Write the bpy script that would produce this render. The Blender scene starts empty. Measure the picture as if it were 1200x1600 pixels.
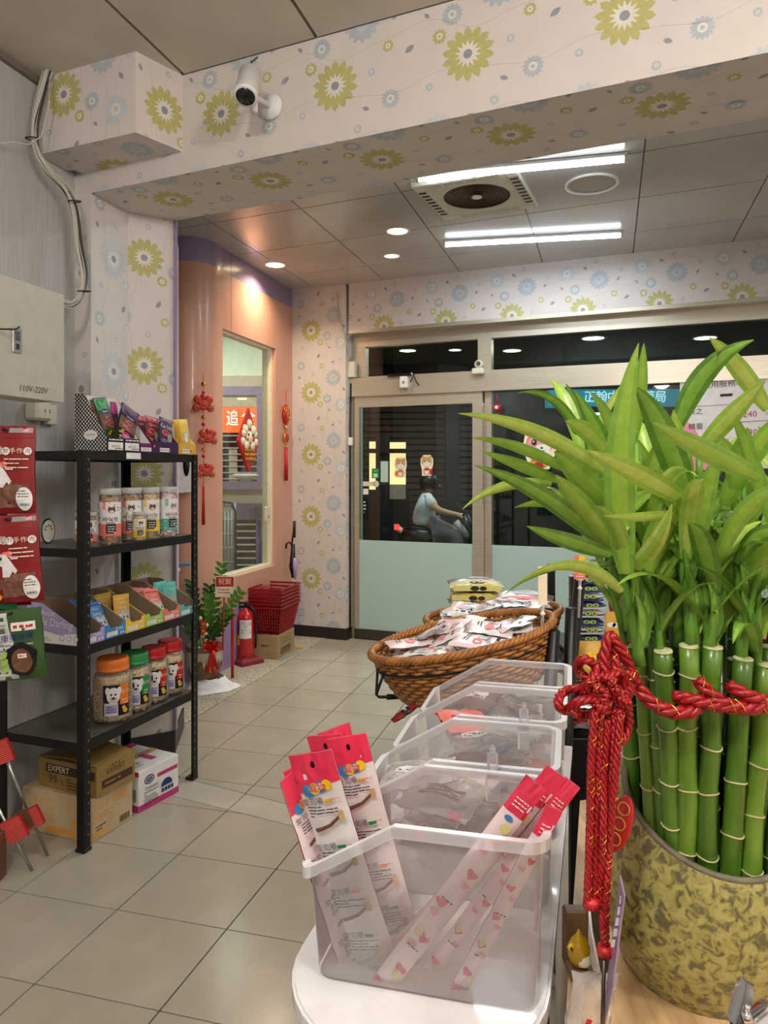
import bpy, bmesh, math, random
from mathutils import Vector, Matrix
random.seed(7)
PI = math.pi
# ---------------------------------------------------------------- camera, world, lights, exposure
F, HY, H = 1150.0, 740.0, 1.45          # focal length in px of the 1200 px wide frame, horizon row, eye height
scene = bpy.context.scene
root_col = scene.collection
cam_d = bpy.data.cameras.new('camera'); cam = bpy.data.objects.new('camera', cam_d); root_col.objects.link(cam)
cam.location = (0, 0, H); cam.rotation_euler = (PI/2, 0, 0)
cam_d.sensor_fit = 'HORIZONTAL'; cam_d.sensor_width = 36; cam_d.lens = 36*F/1200; cam_d.shift_y = -(800-HY)/1200
cam_d.clip_start = 0.02; cam_d.clip_end = 200
scene.camera = cam
scene.view_settings.view_transform = 'Standard'; scene.view_settings.look = 'None'
scene.view_settings.gamma = 1; scene.view_settings.use_curve_mapping = False
scene.view_settings.exposure = 0.13
world = bpy.data.worlds.new('night'); scene.world = world; world.use_nodes = True
world.node_tree.nodes['Background'].inputs[0].default_value = (0.012, 0.014, 0.02, 1)
world.node_tree.nodes['Background'].inputs[1].default_value = 0.6
def area_light(name, loc, sx, sy, power, color, rot=(0, 0, 0), shape='RECTANGLE', spread=PI):
    d = bpy.data.lights.new(name, 'AREA'); d.shape = shape; d.size = sx
    if shape in ('RECTANGLE', 'ELLIPSE'): d.size_y = sy
    d.energy = power; d.color = color; d.spread = spread
    o = bpy.data.objects.new(name, d); o.location = loc; o.rotation_euler = rot; root_col.objects.link(o); return o
# fluorescent ceiling lamps of the near half of the shop (above and behind the camera)
def point_light(name, loc, power, color, r=.1):
    d = bpy.data.lights.new(name, 'POINT'); d.energy = power; d.color = color; d.shadow_soft_size = r
    o = bpy.data.objects.new(name, d); o.location = loc; root_col.objects.link(o); return o
for loc_, w_ in (((.9, .6, 2.95), 34), ((-.6, -.5, 2.95), 88), ((1.7, -.9, 2.9), 70)):
    point_light('ceiling_lamp_light', loc_, w_, (1.0, .94, .89), .14)

# ---------------------------------------------------------------- measuring helpers
def P(u, v, Y): return Vector(((u-600)/F*Y, Y, H-(v-HY)/F*Y))
def G(u, v, z=0.0):
    return P(u, v, (H-z)*F/(v-HY))
def lin(c): return c/12.92 if c <= 0.04045 else ((c+0.055)/1.055)**2.4
def rgb(r, g, b): return (lin(r/255), lin(g/255), lin(b/255), 1)
class Wall:                               # vertical plane through (x,y) running along direction d
    def __init__(s, x, y, dx, dy):
        l = math.hypot(dx, dy); s.o = Vector((x, y)); s.d = Vector((dx/l, dy/l))
    def s(s, u):
        k = (u-600)/F
        return (k*s.o.y-s.o.x)/(s.d.x-k*s.d.y)
    def at(s, t, z): return Vector((s.o.x+s.d.x*t, s.o.y+s.d.y*t, z))
    def hit(s, u, v):
        p = s.at(s.s(u), 0); return P(u, v, p.y)
    def z(s, u, v): return s.hit(u, v).z

# ---------------------------------------------------------------- materials
MATS = {}
def nodes_of(m): return m.node_tree.nodes, m.node_tree.links
def mat(name, color=(128, 128, 128), rough=0.5, metal=0.0, var=0.06, scale=20, emit=0, bump=0.0, coat=0, trans=0, sheen=0, aniso=None, spec=0.5):
    if name in MATS: return MATS[name]
    m = bpy.data.materials.new(name); m.use_nodes = True; N, L = nodes_of(m); b = N['Principled BSDF']
    c = rgb(*color)
    tc = N.new('ShaderNodeTexCoord'); no = N.new('ShaderNodeTexNoise'); no.inputs['Scale'].default_value = scale; no.inputs['Detail'].default_value = 4
    if aniso:
        mp = N.new('ShaderNodeMapping'); mp.inputs['Scale'].default_value = aniso
        L.new(tc.outputs['Object'], mp.inputs[0]); L.new(mp.outputs[0], no.inputs[0])
    else: L.new(tc.outputs['Object'], no.inputs[0])
    r = N.new('ShaderNodeValToRGB'); r.color_ramp.elements[0].position = .3; r.color_ramp.elements[1].position = .7
    r.color_ramp.elements[0].color = tuple(x*(1-var) for x in c[:3])+(1,); r.color_ramp.elements[1].color = tuple(min(1, x*(1+var)) for x in c[:3])+(1,)
    L.new(no.outputs[0], r.inputs[0]); L.new(r.outputs[0], b.inputs['Base Color'])
    b.inputs['Roughness'].default_value = rough; b.inputs['Metallic'].default_value = metal
    b.inputs['Coat Weight'].default_value = coat; b.inputs['Transmission Weight'].default_value = trans
    b.inputs['Specular IOR Level'].default_value = spec; b.inputs['Sheen Weight'].default_value = sheen
    if emit:
        L.new(r.outputs[0], b.inputs['Emission Color']); b.inputs['Emission Strength'].default_value = emit
    if bump:
        bp = N.new('ShaderNodeBump'); bp.inputs['Strength'].default_value = bump; bp.inputs['Distance'].default_value = 0.004
        L.new(no.outputs[0], bp.inputs['Height']); L.new(bp.outputs[0], b.inputs['Normal'])
    MATS[name] = m; return m
def clear(name, color, fac, rough=0.1, fres=True):      # see-through sheet: transparent mixed with a reflecting body
    if name in MATS: return MATS[name]
    m = bpy.data.materials.new(name); m.use_nodes = True; N, L = nodes_of(m); b = N['Principled BSDF']
    b.inputs['Base Color'].default_value = rgb(*color); b.inputs['Roughness'].default_value = rough
    t = N.new('ShaderNodeBsdfTransparent'); mx = N.new('ShaderNodeMixShader'); o = N['Material Output']
    if fres:
        lw = N.new('ShaderNodeLayerWeight'); lw.inputs[0].default_value = 0.25
        ma = N.new('ShaderNodeMath'); ma.operation = 'ADD'; ma.use_clamp = True; ma.inputs[1].default_value = fac
        L.new(lw.outputs[0], ma.inputs[0]); L.new(ma.outputs[0], mx.inputs[0])
    else: mx.inputs[0].default_value = fac
    L.new(t.outputs[0], mx.inputs[1]); L.new(b.outputs[0], mx.inputs[2]); L.new(mx.outputs[0], o.inputs[0])
    MATS[name] = m; return m
def glassy(name, tint=(235, 245, 240), base=0.02):
    if name in MATS: return MATS[name]
    m = bpy.data.materials.new(name); m.use_nodes = True; N, L = nodes_of(m); N.remove(N['Principled BSDF'])
    t = N.new('ShaderNodeBsdfTransparent'); t.inputs[0].default_value = rgb(*tint)
    g = N.new('ShaderNodeBsdfGlossy'); g.inputs['Roughness'].default_value = 0.02
    f = N.new('ShaderNodeLayerWeight'); f.inputs[0].default_value = .5
    pw_ = N.new('ShaderNodeMath'); pw_.operation = 'POWER'; pw_.inputs[1].default_value = 4; L.new(f.outputs['Facing'], pw_.inputs[0])
    ma = N.new('ShaderNodeMath'); ma.operation = 'MULTIPLY_ADD'; ma.inputs[1].default_value = .7; ma.inputs[2].default_value = .045; L.new(pw_.outputs[0], ma.inputs[0])
    mx = N.new('ShaderNodeMixShader'); L.new(ma.outputs[0], mx.inputs[0]); L.new(t.outputs[0], mx.inputs[1]); L.new(g.outputs[0], mx.inputs[2])
    L.new(mx.outputs[0], N['Material Output'].inputs[0]); MATS[name] = m; return m
def ramp_mat(name, stops, tex='NOISE', scale=5, detail=6, aniso=None, rough=0.5, bump=0, metal=0, coat=0, dist=0, feature=None, bdist=.004):
    if name in MATS: return MATS[name]
    m = bpy.data.materials.new(name); m.use_nodes = True; N, L = nodes_of(m); b = N['Principled BSDF']
    tc = N.new('ShaderNodeTexCoord'); mp = N.new('ShaderNodeMapping'); mp.inputs['Scale'].default_value = aniso or (1, 1, 1)
    L.new(tc.outputs['Object'], mp.inputs[0])
    if tex == 'VORONOI':
        no = N.new('ShaderNodeTexVoronoi'); no.feature = feature or 'F1'; no.inputs['Scale'].default_value = scale
        n2 = N.new('ShaderNodeTexNoise'); n2.inputs['Scale'].default_value = scale*.8; mxv = N.new('ShaderNodeMixRGB'); mxv.inputs[0].default_value = dist
        L.new(mp.outputs[0], n2.inputs[0]); L.new(mp.outputs[0], mxv.inputs[1]); L.new(n2.outputs[1], mxv.inputs[2]); L.new(mxv.outputs[0], no.inputs[0])
    else:
        no = N.new('ShaderNodeTexNoise'); no.inputs['Scale'].default_value = scale; no.inputs['Detail'].default_value = detail; no.inputs['Distortion'].default_value = dist
        L.new(mp.outputs[0], no.inputs[0])
    r = N.new('ShaderNodeValToRGB'); el = r.color_ramp.elements
    while len(el) < len(stops): el.new(0.5)
    for e, (p, c) in zip(el, stops): e.position = p; e.color = rgb(*c)
    L.new(no.outputs[0], r.inputs[0]); L.new(r.outputs[0], b.inputs['Base Color'])
    b.inputs['Roughness'].default_value = rough; b.inputs['Metallic'].default_value = metal; b.inputs['Coat Weight'].default_value = coat
    if bump:
        bp = N.new('ShaderNodeBump'); bp.inputs['Strength'].default_value = bump; bp.inputs['Distance'].default_value = bdist
        L.new(no.outputs[0], bp.inputs['Height']); L.new(bp.outputs[0], b.inputs['Normal'])
    MATS[name] = m; return m
def emis(name, color, s):
    if name in MATS: return MATS[name]
    m = bpy.data.materials.new(name); m.use_nodes = True; N, L = nodes_of(m); b = N['Principled BSDF']
    b.inputs['Base Color'].default_value = rgb(*color); b.inputs['Emission Color'].default_value = rgb(*color); b.inputs['Emission Strength'].default_value = s
    MATS[name] = m; return m
# surfaces of the place
ramp_mat('tile', [(.25, (170, 163, 148)), (.55, (178, 171, 156)), (.85, (186, 179, 164))], scale=4.5, detail=10, rough=.2, bump=.04, dist=.6)
ramp_mat('tile_worn', [(.3, (176, 171, 158)), (.6, (190, 185, 172)), (.8, (200, 195, 184))], scale=7, detail=10, rough=.3, bump=.05)
mat('grout', (48, 42, 34), .9, var=.3, scale=40)
ramp_mat('granite', [(.35, (120, 112, 98)), (.5, (176, 168, 150)), (.65, (205, 198, 182))], scale=90, detail=5, rough=.7)
ramp_mat('wood_wall', [(.2, (166, 166, 164)), (.5, (180, 180, 177)), (.8, (190, 190, 186))], scale=3, aniso=(45, 45, 1.2), detail=5, rough=.6, bump=.05)
ramp_mat('ceiling_near', [(.3, (196, 188, 176)), (.7, (212, 205, 193))], scale=3, rough=.55)
ramp_mat('ceiling_far', [(.3, (184, 180, 174)), (.7, (198, 194, 188))], scale=2, rough=.15, detail=2, bump=.04, bdist=.02)
mat('ceiling_strip', (120, 108, 96), .5)
mat('paper', (214, 206, 200), .55, var=.03, scale=9, bump=.05)
mat('paper_yellow', (186, 182, 116), .55, var=.06, scale=60)
mat('paper_blue', (180, 188, 192), .55); mat('paper_bluelt', (196, 202, 204), .55); mat('paper_grey', (150, 152, 160), .55); mat('paper_white', (224, 220, 210), .5)
mat('paper_vine', (186, 182, 178), .6)
mat('pink_wall', (208, 156, 134), .32, var=.03, scale=3, coat=.15)
mat('purple_wall', (150, 132, 168), .3, var=.03, coat=.15)
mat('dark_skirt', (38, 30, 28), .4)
ramp_mat('champagne', [(.3, (186, 178, 160)), (.6, (200, 192, 174))], scale=3, aniso=(1, 1, 60), rough=.3, metal=.5)
mat('steel_dark', (90, 84, 76), .35, .8); mat('steel', (190, 190, 188), .25, .9)
mat('frost', (176, 204, 198), .5, var=.02, scale=2)
glassy('glass')
clear('bin_plastic', (232, 230, 230), .2, .25)
clear('bin_rim', (232, 232, 236), .3, .2)
clear('clear_bag', (225, 222, 220), .22, .12)
clear('jar_plastic', (235, 232, 225), .10, .06)
clear('acrylic', (240, 240, 245), .2, .05)
mat('black_metal', (26, 23, 22), .42, .3, var=.2, scale=30, bump=.1)
mat('black', (14, 14, 15), .35); mat('black_gloss', (10, 10, 12), .12); mat('white', (232, 230, 226), .4); mat('white_gloss', (238, 238, 240), .18, coat=.3)
mat('ivory', (214, 210, 190), .45); mat('panel_board', (180, 177, 162), .5); mat('arcade', (96, 94, 90), .7)
ramp_mat('shelf_board', [(.3, (92, 90, 84)), (.7, (120, 117, 108))], scale=8, rough=.35, metal=.3)
ramp_mat('cardboard', [(.3, (160, 134, 96)), (.7, (178, 152, 112))], scale=6, aniso=(1, 1, 8), rough=.8)
ramp_mat('cardboard_pale', [(.3, (186, 164, 126)), (.7, (204, 184, 146))], scale=6, rough=.8)
mat('cardboard_inside', (132, 112, 88), .85)
mat('gold_box', (150, 124, 66), .55); mat('brown_print', (70, 46, 32), .6); mat('orange_print', (226, 160, 70), .7); mat('ink', (44, 38, 36), .6)
for n_, c_ in dict(red=(190, 28, 34), dred=(128, 22, 24), orange=(230, 120, 40), yellow=(236, 196, 40), green=(40, 140, 74), lime=(156, 196, 84), teal=(78, 176, 168),
                   blue=(60, 130, 190), navy=(30, 44, 110), lilac=(168, 156, 206), purple=(92, 34, 92), dpurple=(52, 24, 70), magenta=(186, 52, 122), pink=(238, 150, 170), hotpink=(226, 52, 92),
                   coral=(232, 120, 110), cream=(240, 228, 200), brown=(110, 74, 52), skin=(206, 160, 132), tan=(196, 160, 116), grey=(150, 148, 144), dgrey=(70, 68, 66),
                   lgrey=(200, 200, 200), gold=(214, 168, 70), mint=(110, 206, 190), dgreen=(52, 84, 36), palepink=(244, 214, 220), kibble=(196, 158, 112), bone=(222, 198, 152), paleye=(222, 216, 140)).items():
    mat(n_, c_, .42 if n_ not in ('kibble', 'bone', 'tan') else .8)
mat('chicken_white', (222, 220, 218), .5)
mat('meat', (122, 80, 70), .5, var=.4, scale=60)
mat('red_bag', (132, 24, 26), .38, var=.1, scale=12, bump=.2)
mat('foil', (196, 194, 196), .25, .6, var=.25, scale=14, bump=.5)
mat('foil_white', (232, 228, 226), .3, .1, var=.08, scale=18, bump=.5)
mat('pink_foil', (226, 56, 88), .3, .1, var=.12, scale=20, bump=.35)
mat('palepink_film', (242, 222, 226), .3, .05, var=.05, scale=24, bump=.3)
mat('gold_metal', (226, 176, 70), .25, .9)
mat('chrome', (220, 220, 222), .08, 1.0)
mat('lid_grey', (186, 186, 184), .4, var=.03)
def bamboo_mat(name, c1, c2, rough, aniso, scale):
    return ramp_mat(name, [(.3, c1), (.7, c2)], scale=scale, aniso=aniso, rough=rough, coat=.2)
bamboo_mat('bamboo', (54, 92, 22), (86, 128, 36), .32, (20, 20, 4), 2)
bamboo_mat('bamboo_lt', (84, 122, 34), (116, 154, 50), .32, (20, 20, 4), 2)
mat('bamboo_cut', (196, 200, 150), .8, var=.15, scale=90); mat('node_ring', (188, 178, 138), .7, var=.2)
for i_, (a_, b_) in enumerate([((146, 184, 62), (172, 206, 88)), ((122, 168, 60), (150, 192, 84)), ((84, 132, 48), (112, 158, 66)), ((172, 200, 84), (202, 220, 116))]):
    m_ = ramp_mat('leaf_%d' % i_, [(.3, a_), (.7, b_)], scale=30, aniso=(3, 3, 3), rough=.32, coat=.15)
    m_.node_tree.nodes['Principled BSDF'].inputs['Subsurface Weight'].default_value = 0.0
    N_, L_ = nodes_of(m_); tr_ = N_.new('ShaderNodeBsdfTranslucent'); tr_.inputs[0].default_value = rgb(*b_); mx_ = N_.new('ShaderNodeMixShader'); mx_.inputs[0].default_value = .22
    L_.new(N_['Principled BSDF'].outputs[0], mx_.inputs[1]); L_.new(tr_.outputs[0], mx_.inputs[2]); L_.new(mx_.outputs[0], N_['Material Output'].inputs[0])
mat('stem_green', (92, 138, 44), .4)
mat('zz_leaf', (44, 84, 34), .25, var=.25, scale=20); mat('zz_leaf_lt', (84, 136, 50), .25, var=.2, scale=20)
ramp_mat('pot_glaze', [(.39, (96, 92, 62)), (.45, (124, 119, 70)), (.485, (148, 142, 78)), (.62, (168, 162, 98))], scale=78, detail=4, dist=.9, rough=.38, bump=.2, coat=.35, bdist=.001)
mat('pot_rim', (104, 98, 78), .5, var=.3, scale=50)
mat('plant_pot_brown', (112, 88, 58), .45, var=.15); mat('plant_pot_drip', (182, 172, 154), .5, var=.2, scale=30)
ramp_mat('wood_counter', [(.3, (170, 134, 92)), (.5, (206, 172, 126)), (.7, (222, 192, 148))], scale=2.5, aniso=(14, 1.5, 1), detail=9, rough=.4, dist=.8)
ramp_mat('wicker', [(.3, (132, 82, 34)), (.7, (186, 124, 58))], scale=30, rough=.42, coat=.2)
mat('wicker_dark', (104, 64, 28), .6)
ramp_mat('rope_red', [(.0, (184, 24, 30)), (.3, (164, 14, 24)), (.9, (136, 10, 18))], tex='VORONOI', scale=210, rough=.35)
mat('rug_cloth', (230, 230, 232), .9, bump=.4, scale=30)
mat('glass_amber', (176, 140, 20), .08, coat=.6)
mat('asphalt', (40, 40, 42), .9); mat('shutter', (84, 74, 68), .6, .2)
mat('dark_paint', (30, 30, 34), .3); mat('rubber', (18, 18, 18), .8); mat('cone_red', (128, 34, 44), .55); mat('basket_red', (150, 22, 30), .35)
mat('extinguisher', (186, 20, 28), .22, coat=.5); mat('green_wall', (222, 234, 214), .6); mat('beige_frame', (196, 178, 158), .5)
mat('cable', (196, 190, 178), .5); mat('cable_dark', (70, 66, 60), .5)
mat('shirt', (236, 238, 244), .8); mat('trousers', (110, 112, 124), .8)

# ---------------------------------------------------------------- object helpers
def thing(name, label, cat, loc=(0, 0, 0), rotz=0, group=None):
    o = bpy.data.objects.new(name, None); o.empty_display_size = .05; root_col.objects.link(o)
    o.location = loc; o.rotation_euler = (0, 0, rotz); o['label'] = label; o['category'] = cat
    if group: o['group'] = group
    return o
def tag(o, label, cat, group=None):
    o['label'] = label; o['category'] = cat
    if group: o['group'] = group
    return o
def dup(o, loc=None, rot=None, label=None, parent=None):
    c = o.copy(); root_col.objects.link(c); c.parent = parent
    if loc is not None: c.location = loc
    if rot is not None: c.rotation_euler = rot
    if label: c['label'] = label
    for ch in CHILD.get(o.name, []): 
        dup(ch, parent=c)
    return c
CHILD = {}
def rootmat(o):
    return Matrix.Translation(o.location) @ o.rotation_euler.to_matrix().to_4x4()
_cub = {}
class MB:
    def __init__(s, m=None): s.v = []; s.f = []; s.fm = []; s.sm = []; s.mats = []; s.cur = 0; s.M = None; (s.mat(m) if m else None)
    def mat(s, n):
        if n not in s.mats: s.mats.append(n)
        s.cur = s.mats.index(n); return s
    def add(s, vs, fs, smooth=False):
        k = len(s.v)
        if s.M is None: s.v += [Vector(p) for p in vs]
        else: s.v += [s.M @ Vector(p) for p in vs]
        for f in fs: s.f.append([i+k for i in f]); s.fm.append(s.cur); s.sm.append(smooth)
        return s
    def box(s, x0, x1, y0, y1, z0, z1, bev=0):
        if bev:
            b = bev; vs = []; 
            for X, sx in ((x0, 1), (x1, -1)):
                for Y, sy in ((y0, 1), (y1, -1)):
                    for Z, sz in ((z0, 1), (z1, -1)):
                        vs += [(X, Y+sy*b, Z+sz*b), (X+sx*b, Y, Z+sz*b), (X+sx*b, Y+sy*b, Z)]
            def I(i, j, k, a): return (i*4+j*2+k)*3+a
            fs = [[I(i, 0, 0, 0), I(i, 1, 0, 0), I(i, 1, 1, 0), I(i, 0, 1, 0)] for i in (0, 1)]
            fs += [[I(0, j, 0, 1), I(1, j, 0, 1), I(1, j, 1, 1), I(0, j, 1, 1)] for j in (0, 1)]
            fs += [[I(0, 0, k, 2), I(1, 0, k, 2), I(1, 1, k, 2), I(0, 1, k, 2)] for k in (0, 1)]
            for i in (0, 1):
                for j in (0, 1): fs.append([I(i, j, 0, 0), I(i, j, 1, 0), I(i, j, 1, 1), I(i, j, 0, 1)])
                for k in (0, 1): fs.append([I(i, 0, k, 0), I(i, 1, k, 0), I(i, 1, k, 2), I(i, 0, k, 2)])
            for j in (0, 1):
                for k in (0, 1): fs.append([I(0, j, k, 1), I(1, j, k, 1), I(1, j, k, 2), I(0, j, k, 2)])
            for i in (0, 1):
                for j in (0, 1):
                    for k in (0, 1): fs.append([I(i, j, k, 0), I(i, j, k, 1), I(i, j, k, 2)])
            return s.add(vs, fs)
        vs = [(x, y, z) for x in (x0, x1) for y in (y0, y1) for z in (z0, z1)]
        return s.add(vs, [(0, 1, 3, 2), (4, 6, 7, 5), (0, 4, 5, 1), (2, 3, 7, 6), (0, 2, 6, 4), (1, 5, 7, 3)])
    def tube(s, pts, r, n=8, closed=False, caps=True, smooth=True, flat=None):
        pts = [Vector(p) for p in pts]; m = len(pts)
        rr = r if isinstance(r, (list, tuple)) else [r]*m
        vs = []; up = None
        for i, p in enumerate(pts):
            if closed: t = pts[(i+1) % m]-pts[i-1]
            else: t = pts[min(i+1, m-1)]-pts[max(i-1, 0)]
            if t.length < 1e-9: t = Vector((0, 0, 1))
            t.normalize()
            if up is None:
                up = Vector((0, 0, 1)) if abs(t.z) < .9 else Vector((1, 0, 0))
            a = t.cross(up)
            if a.length < 1e-6: a = t.cross(Vector((0, 1, 0)))
            a.normalize(); up = a.cross(t).normalized()
            for k in range(n):
                an = 2*PI*k/n
                vs.append(p+(a*math.cos(an)+up*math.sin(an)*(flat or 1))*rr[i])
        fs = []
        for i in range(m if closed else m-1):
            j = (i+1) % m
            for k in range(n):
                l = (k+1) % n; fs.append((i*n+k, i*n+l, j*n+l, j*n+k))
        if caps and not closed: fs += [list(range(n))[::-1], [(m-1)*n+k for k in range(n)]]
        return s.add(vs, fs, smooth)
    def lathe(s, prof, n=24, smooth=True, sx=1, sy=1, c=(0, 0, 0), cap=True):
        vs = []; fs = []
        for r, z in prof:
            for k in range(n):
                a = 2*PI*k/n; vs.append((c[0]+r*sx*math.cos(a), c[1]+r*sy*math.sin(a), c[2]+z))
        for i in range(len(prof)-1):
            for k in range(n):
                l = (k+1) % n; fs.append((i*n+k, i*n+l, (i+1)*n+l, (i+1)*n+k))
        if cap: fs += [list(range(n))[::-1], [(len(prof)-1)*n+k for k in range(n)]]
        return s.add(vs, fs, smooth)
    def grid(s, fn, nu, nv, smooth=True, mf=None, closed=False):
        vs = [fn(i, j) for j in range(nv+1) for i in range(nu+(0 if closed else 1))]
        w = nu if closed else nu+1; k = len(s.v); s.add(vs, [], smooth)
        for j in range(nv):
            for i in range(nu):
                if mf: s.mat(mf(i, j))
                a = j*w+i; b = j*w+(i+1) % w
                s.f.append([k+a, k+b, k+b+w, k+a+w]); s.fm.append(s.cur); s.sm.append(smooth)
        return s
    def prism(s, poly, z0, z1):
        n = len(poly); vs = [(x, y, z0) for x, y in poly]+[(x, y, z1) for x, y in poly]
        return s.add(vs, [list(range(n))[::-1], [n+i for i in range(n)]]+[(i, (i+1) % n, n+(i+1) % n, n+i) for i in range(n)])
    def slab(s, quad, thick):               # a 3-D polygon given thickness along the vector
        n = len(quad); t = Vector(thick); vs = [Vector(q) for q in quad]+[Vector(q)+t for q in quad]
        return s.add(vs, [list(range(n)), [n+i for i in range(n)][::-1]]+[(i, n+i, n+(i+1) % n, (i+1) % n) for i in range(n)])
    def dec(s, polys, fn, m):               # flat print laid on a surface: fn(x, y) -> point
        s.mat(m)
        for p in polys: s.add([fn(x, y) for x, y in p], [list(range(len(p)))])
        return s
    def build(s, name, parent=None, world=False, at=None):
        me = bpy.data.meshes.new(name)
        vs = s.v
        if world and parent is not None:
            Mi = rootmat(parent).inverted(); vs = [Mi @ p for p in vs]
        if at is not None: A = Vector(at); vs = [p-A for p in vs]
        me.from_pydata([tuple(p) for p in vs], [], s.f)
        for n in s.mats: me.materials.append(MATS[n])
        me.polygons.foreach_set('material_index', s.fm); me.polygons.foreach_set('use_smooth', s.sm)
        me.update(); me.validate()
        if 'glass' in s.mats:
            b_ = bmesh.new(); b_.from_mesh(me); bmesh.ops.recalc_face_normals(b_, faces=b_.faces); b_.to_mesh(me); b_.free()
        o = bpy.data.objects.new(name, me); root_col.objects.link(o)
        if parent is not None: o.parent = parent; CHILD.setdefault(parent.name, []).append(o)
        if at is not None: o.location = at
        return o
def recalc(o):
    bm = bmesh.new(); bm.from_mesh(o.data); bmesh.ops.recalc_face_normals(bm, faces=bm.faces); bm.to_mesh(o.data); bm.free(); return o
def struct(o): o['kind'] = 'structure'; return o
def stuff(o): o['kind'] = 'stuff'; return o
def frame(o, ex, ey, ez=None):
    ex = Vector(ex).normalized(); ey = Vector(ey); ey = (ey-ex*ey.dot(ex)).normalized(); ez = ex.cross(ey)
    M = Matrix((ex, ey, ez)).transposed().to_4x4(); M.translation = Vector(o); return M
# ---- flat shapes for print
def ell(cx, cy, rx, ry=None, n=14, a0=0):
    ry = rx if ry is None else ry
    return [[(cx+rx*math.cos(a0+2*PI*i/n), cy+ry*math.sin(a0+2*PI*i/n)) for i in range(n)]]
def rect(x0, y0, x1, y1): return [[(x0, y0), (x1, y0), (x1, y1), (x0, y1)]]
def xf(polys, dx=0, dy=0, s=1, r=0):
    c, q = math.cos(r)*s, math.sin(r)*s
    return [[(dx+x*c-y*q, dy+x*q+y*c) for x, y in p] for p in polys]
def heart(s): return [[(s*.5*math.sin(t)**3*1.1, s*(.41*math.cos(t)-.16*math.cos(2*t)-.06*math.cos(3*t))) for t in [2*PI*i/16 for i in range(16)]]]
def wave(R, k, amp, n=64): return [[(R*(1+amp*math.cos(k*t))*math.cos(t), R*(1+amp*math.cos(k*t))*math.sin(t)) for t in [2*PI*i/n for i in range(n)]]]
def leafshape(L, W, n=6): 
    up = [(L*i/n, W*math.sin(PI*i/n)) for i in range(n+1)]; dn = [(L*i/n, -W*math.sin(PI*i/n)) for i in range(n-1, 0, -1)]
    return [up+dn]
def lines(x0, x1, y, n, dy, h, seed=0, frag=3):     # rows of print too fine to read
    rr = random.Random(seed); out = []
    for i in range(n):
        x = x0; yy = y-i*dy
        while x < x1-h:
            w = min((x1-x0)*rr.uniform(.12, .9/frag+.15), x1-x); out += rect(x, yy-h/2, x+w, yy+h/2); x += w+h*.8
            if rr.random() < .12: break
    return out
_txt = {}
def txt(sx, size, cx=0, cy=0, r=0, squash=1, italic=0):
    key = (sx,)
    if key not in _txt:
        c = bpy.data.curves.new('lettering', 'FONT'); c.body = sx; c.align_x = 'CENTER'; c.align_y = 'CENTER'; c.resolution_u = 2
        o = bpy.data.objects.new('lettering', c); root_col.objects.link(o)
        dg = bpy.context.evaluated_depsgraph_get(); e = o.evaluated_get(dg); me = e.to_mesh()
        _txt[key] = [[(me.vertices[i].co.x, me.vertices[i].co.y) for i in p.vertices] for p in me.polygons]
        e.to_mesh_clear(); bpy.data.objects.remove(o); bpy.data.curves.remove(c)
    ps = [[((x+italic*y)*squash, y) for x, y in p] for p in _txt[key]]
    return xf(ps, cx, cy, size, r)
def clip(poly, cp):
    out = poly
    for i in range(len(cp)):
        ax, ay = cp[i]; bx, by = cp[(i+1) % len(cp)]; src = out; out = []
        if not src: return []
        def side(p): return (bx-ax)*(p[1]-ay)-(by-ay)*(p[0]-ax)
        for j in range(len(src)):
            p, q = src[j-1], src[j]; sp, sq = side(p), side(q)
            if sq >= 0:
                if sp < 0: t = sp/(sp-sq); out.append((p[0]+(q[0]-p[0])*t, p[1]+(q[1]-p[1])*t))
                out.append(q)
            elif sp >= 0: t = sp/(sp-sq); out.append((p[0]+(q[0]-p[0])*t, p[1]+(q[1]-p[1])*t))
    return out if len(out) > 2 else []
def ccw(cp):
    a = sum(cp[i-1][0]*cp[i][1]-cp[i][0]*cp[i-1][1] for i in range(len(cp))); return cp if a > 0 else cp[::-1]
def cat_face(s, fur, light='white', ink='ink'):
    return [(fur, [[(-.45*s, .15*s), (-.42*s, .62*s), (-.1*s, .4*s)], [(.45*s, .15*s), (.42*s, .62*s), (.1*s, .4*s)]]), (fur, ell(0, 0, .5*s, .43*s)), (light, ell(0, -.18*s, .26*s, .2*s)),
            (ink, ell(-.2*s, .06*s, .08*s, .1*s, 8)+ell(.2*s, .06*s, .08*s, .1*s, 8)+ell(0, -.1*s, .06*s, .045*s, 6)+rect(-.01*s, -.26*s, .01*s, -.1*s))]
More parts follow.
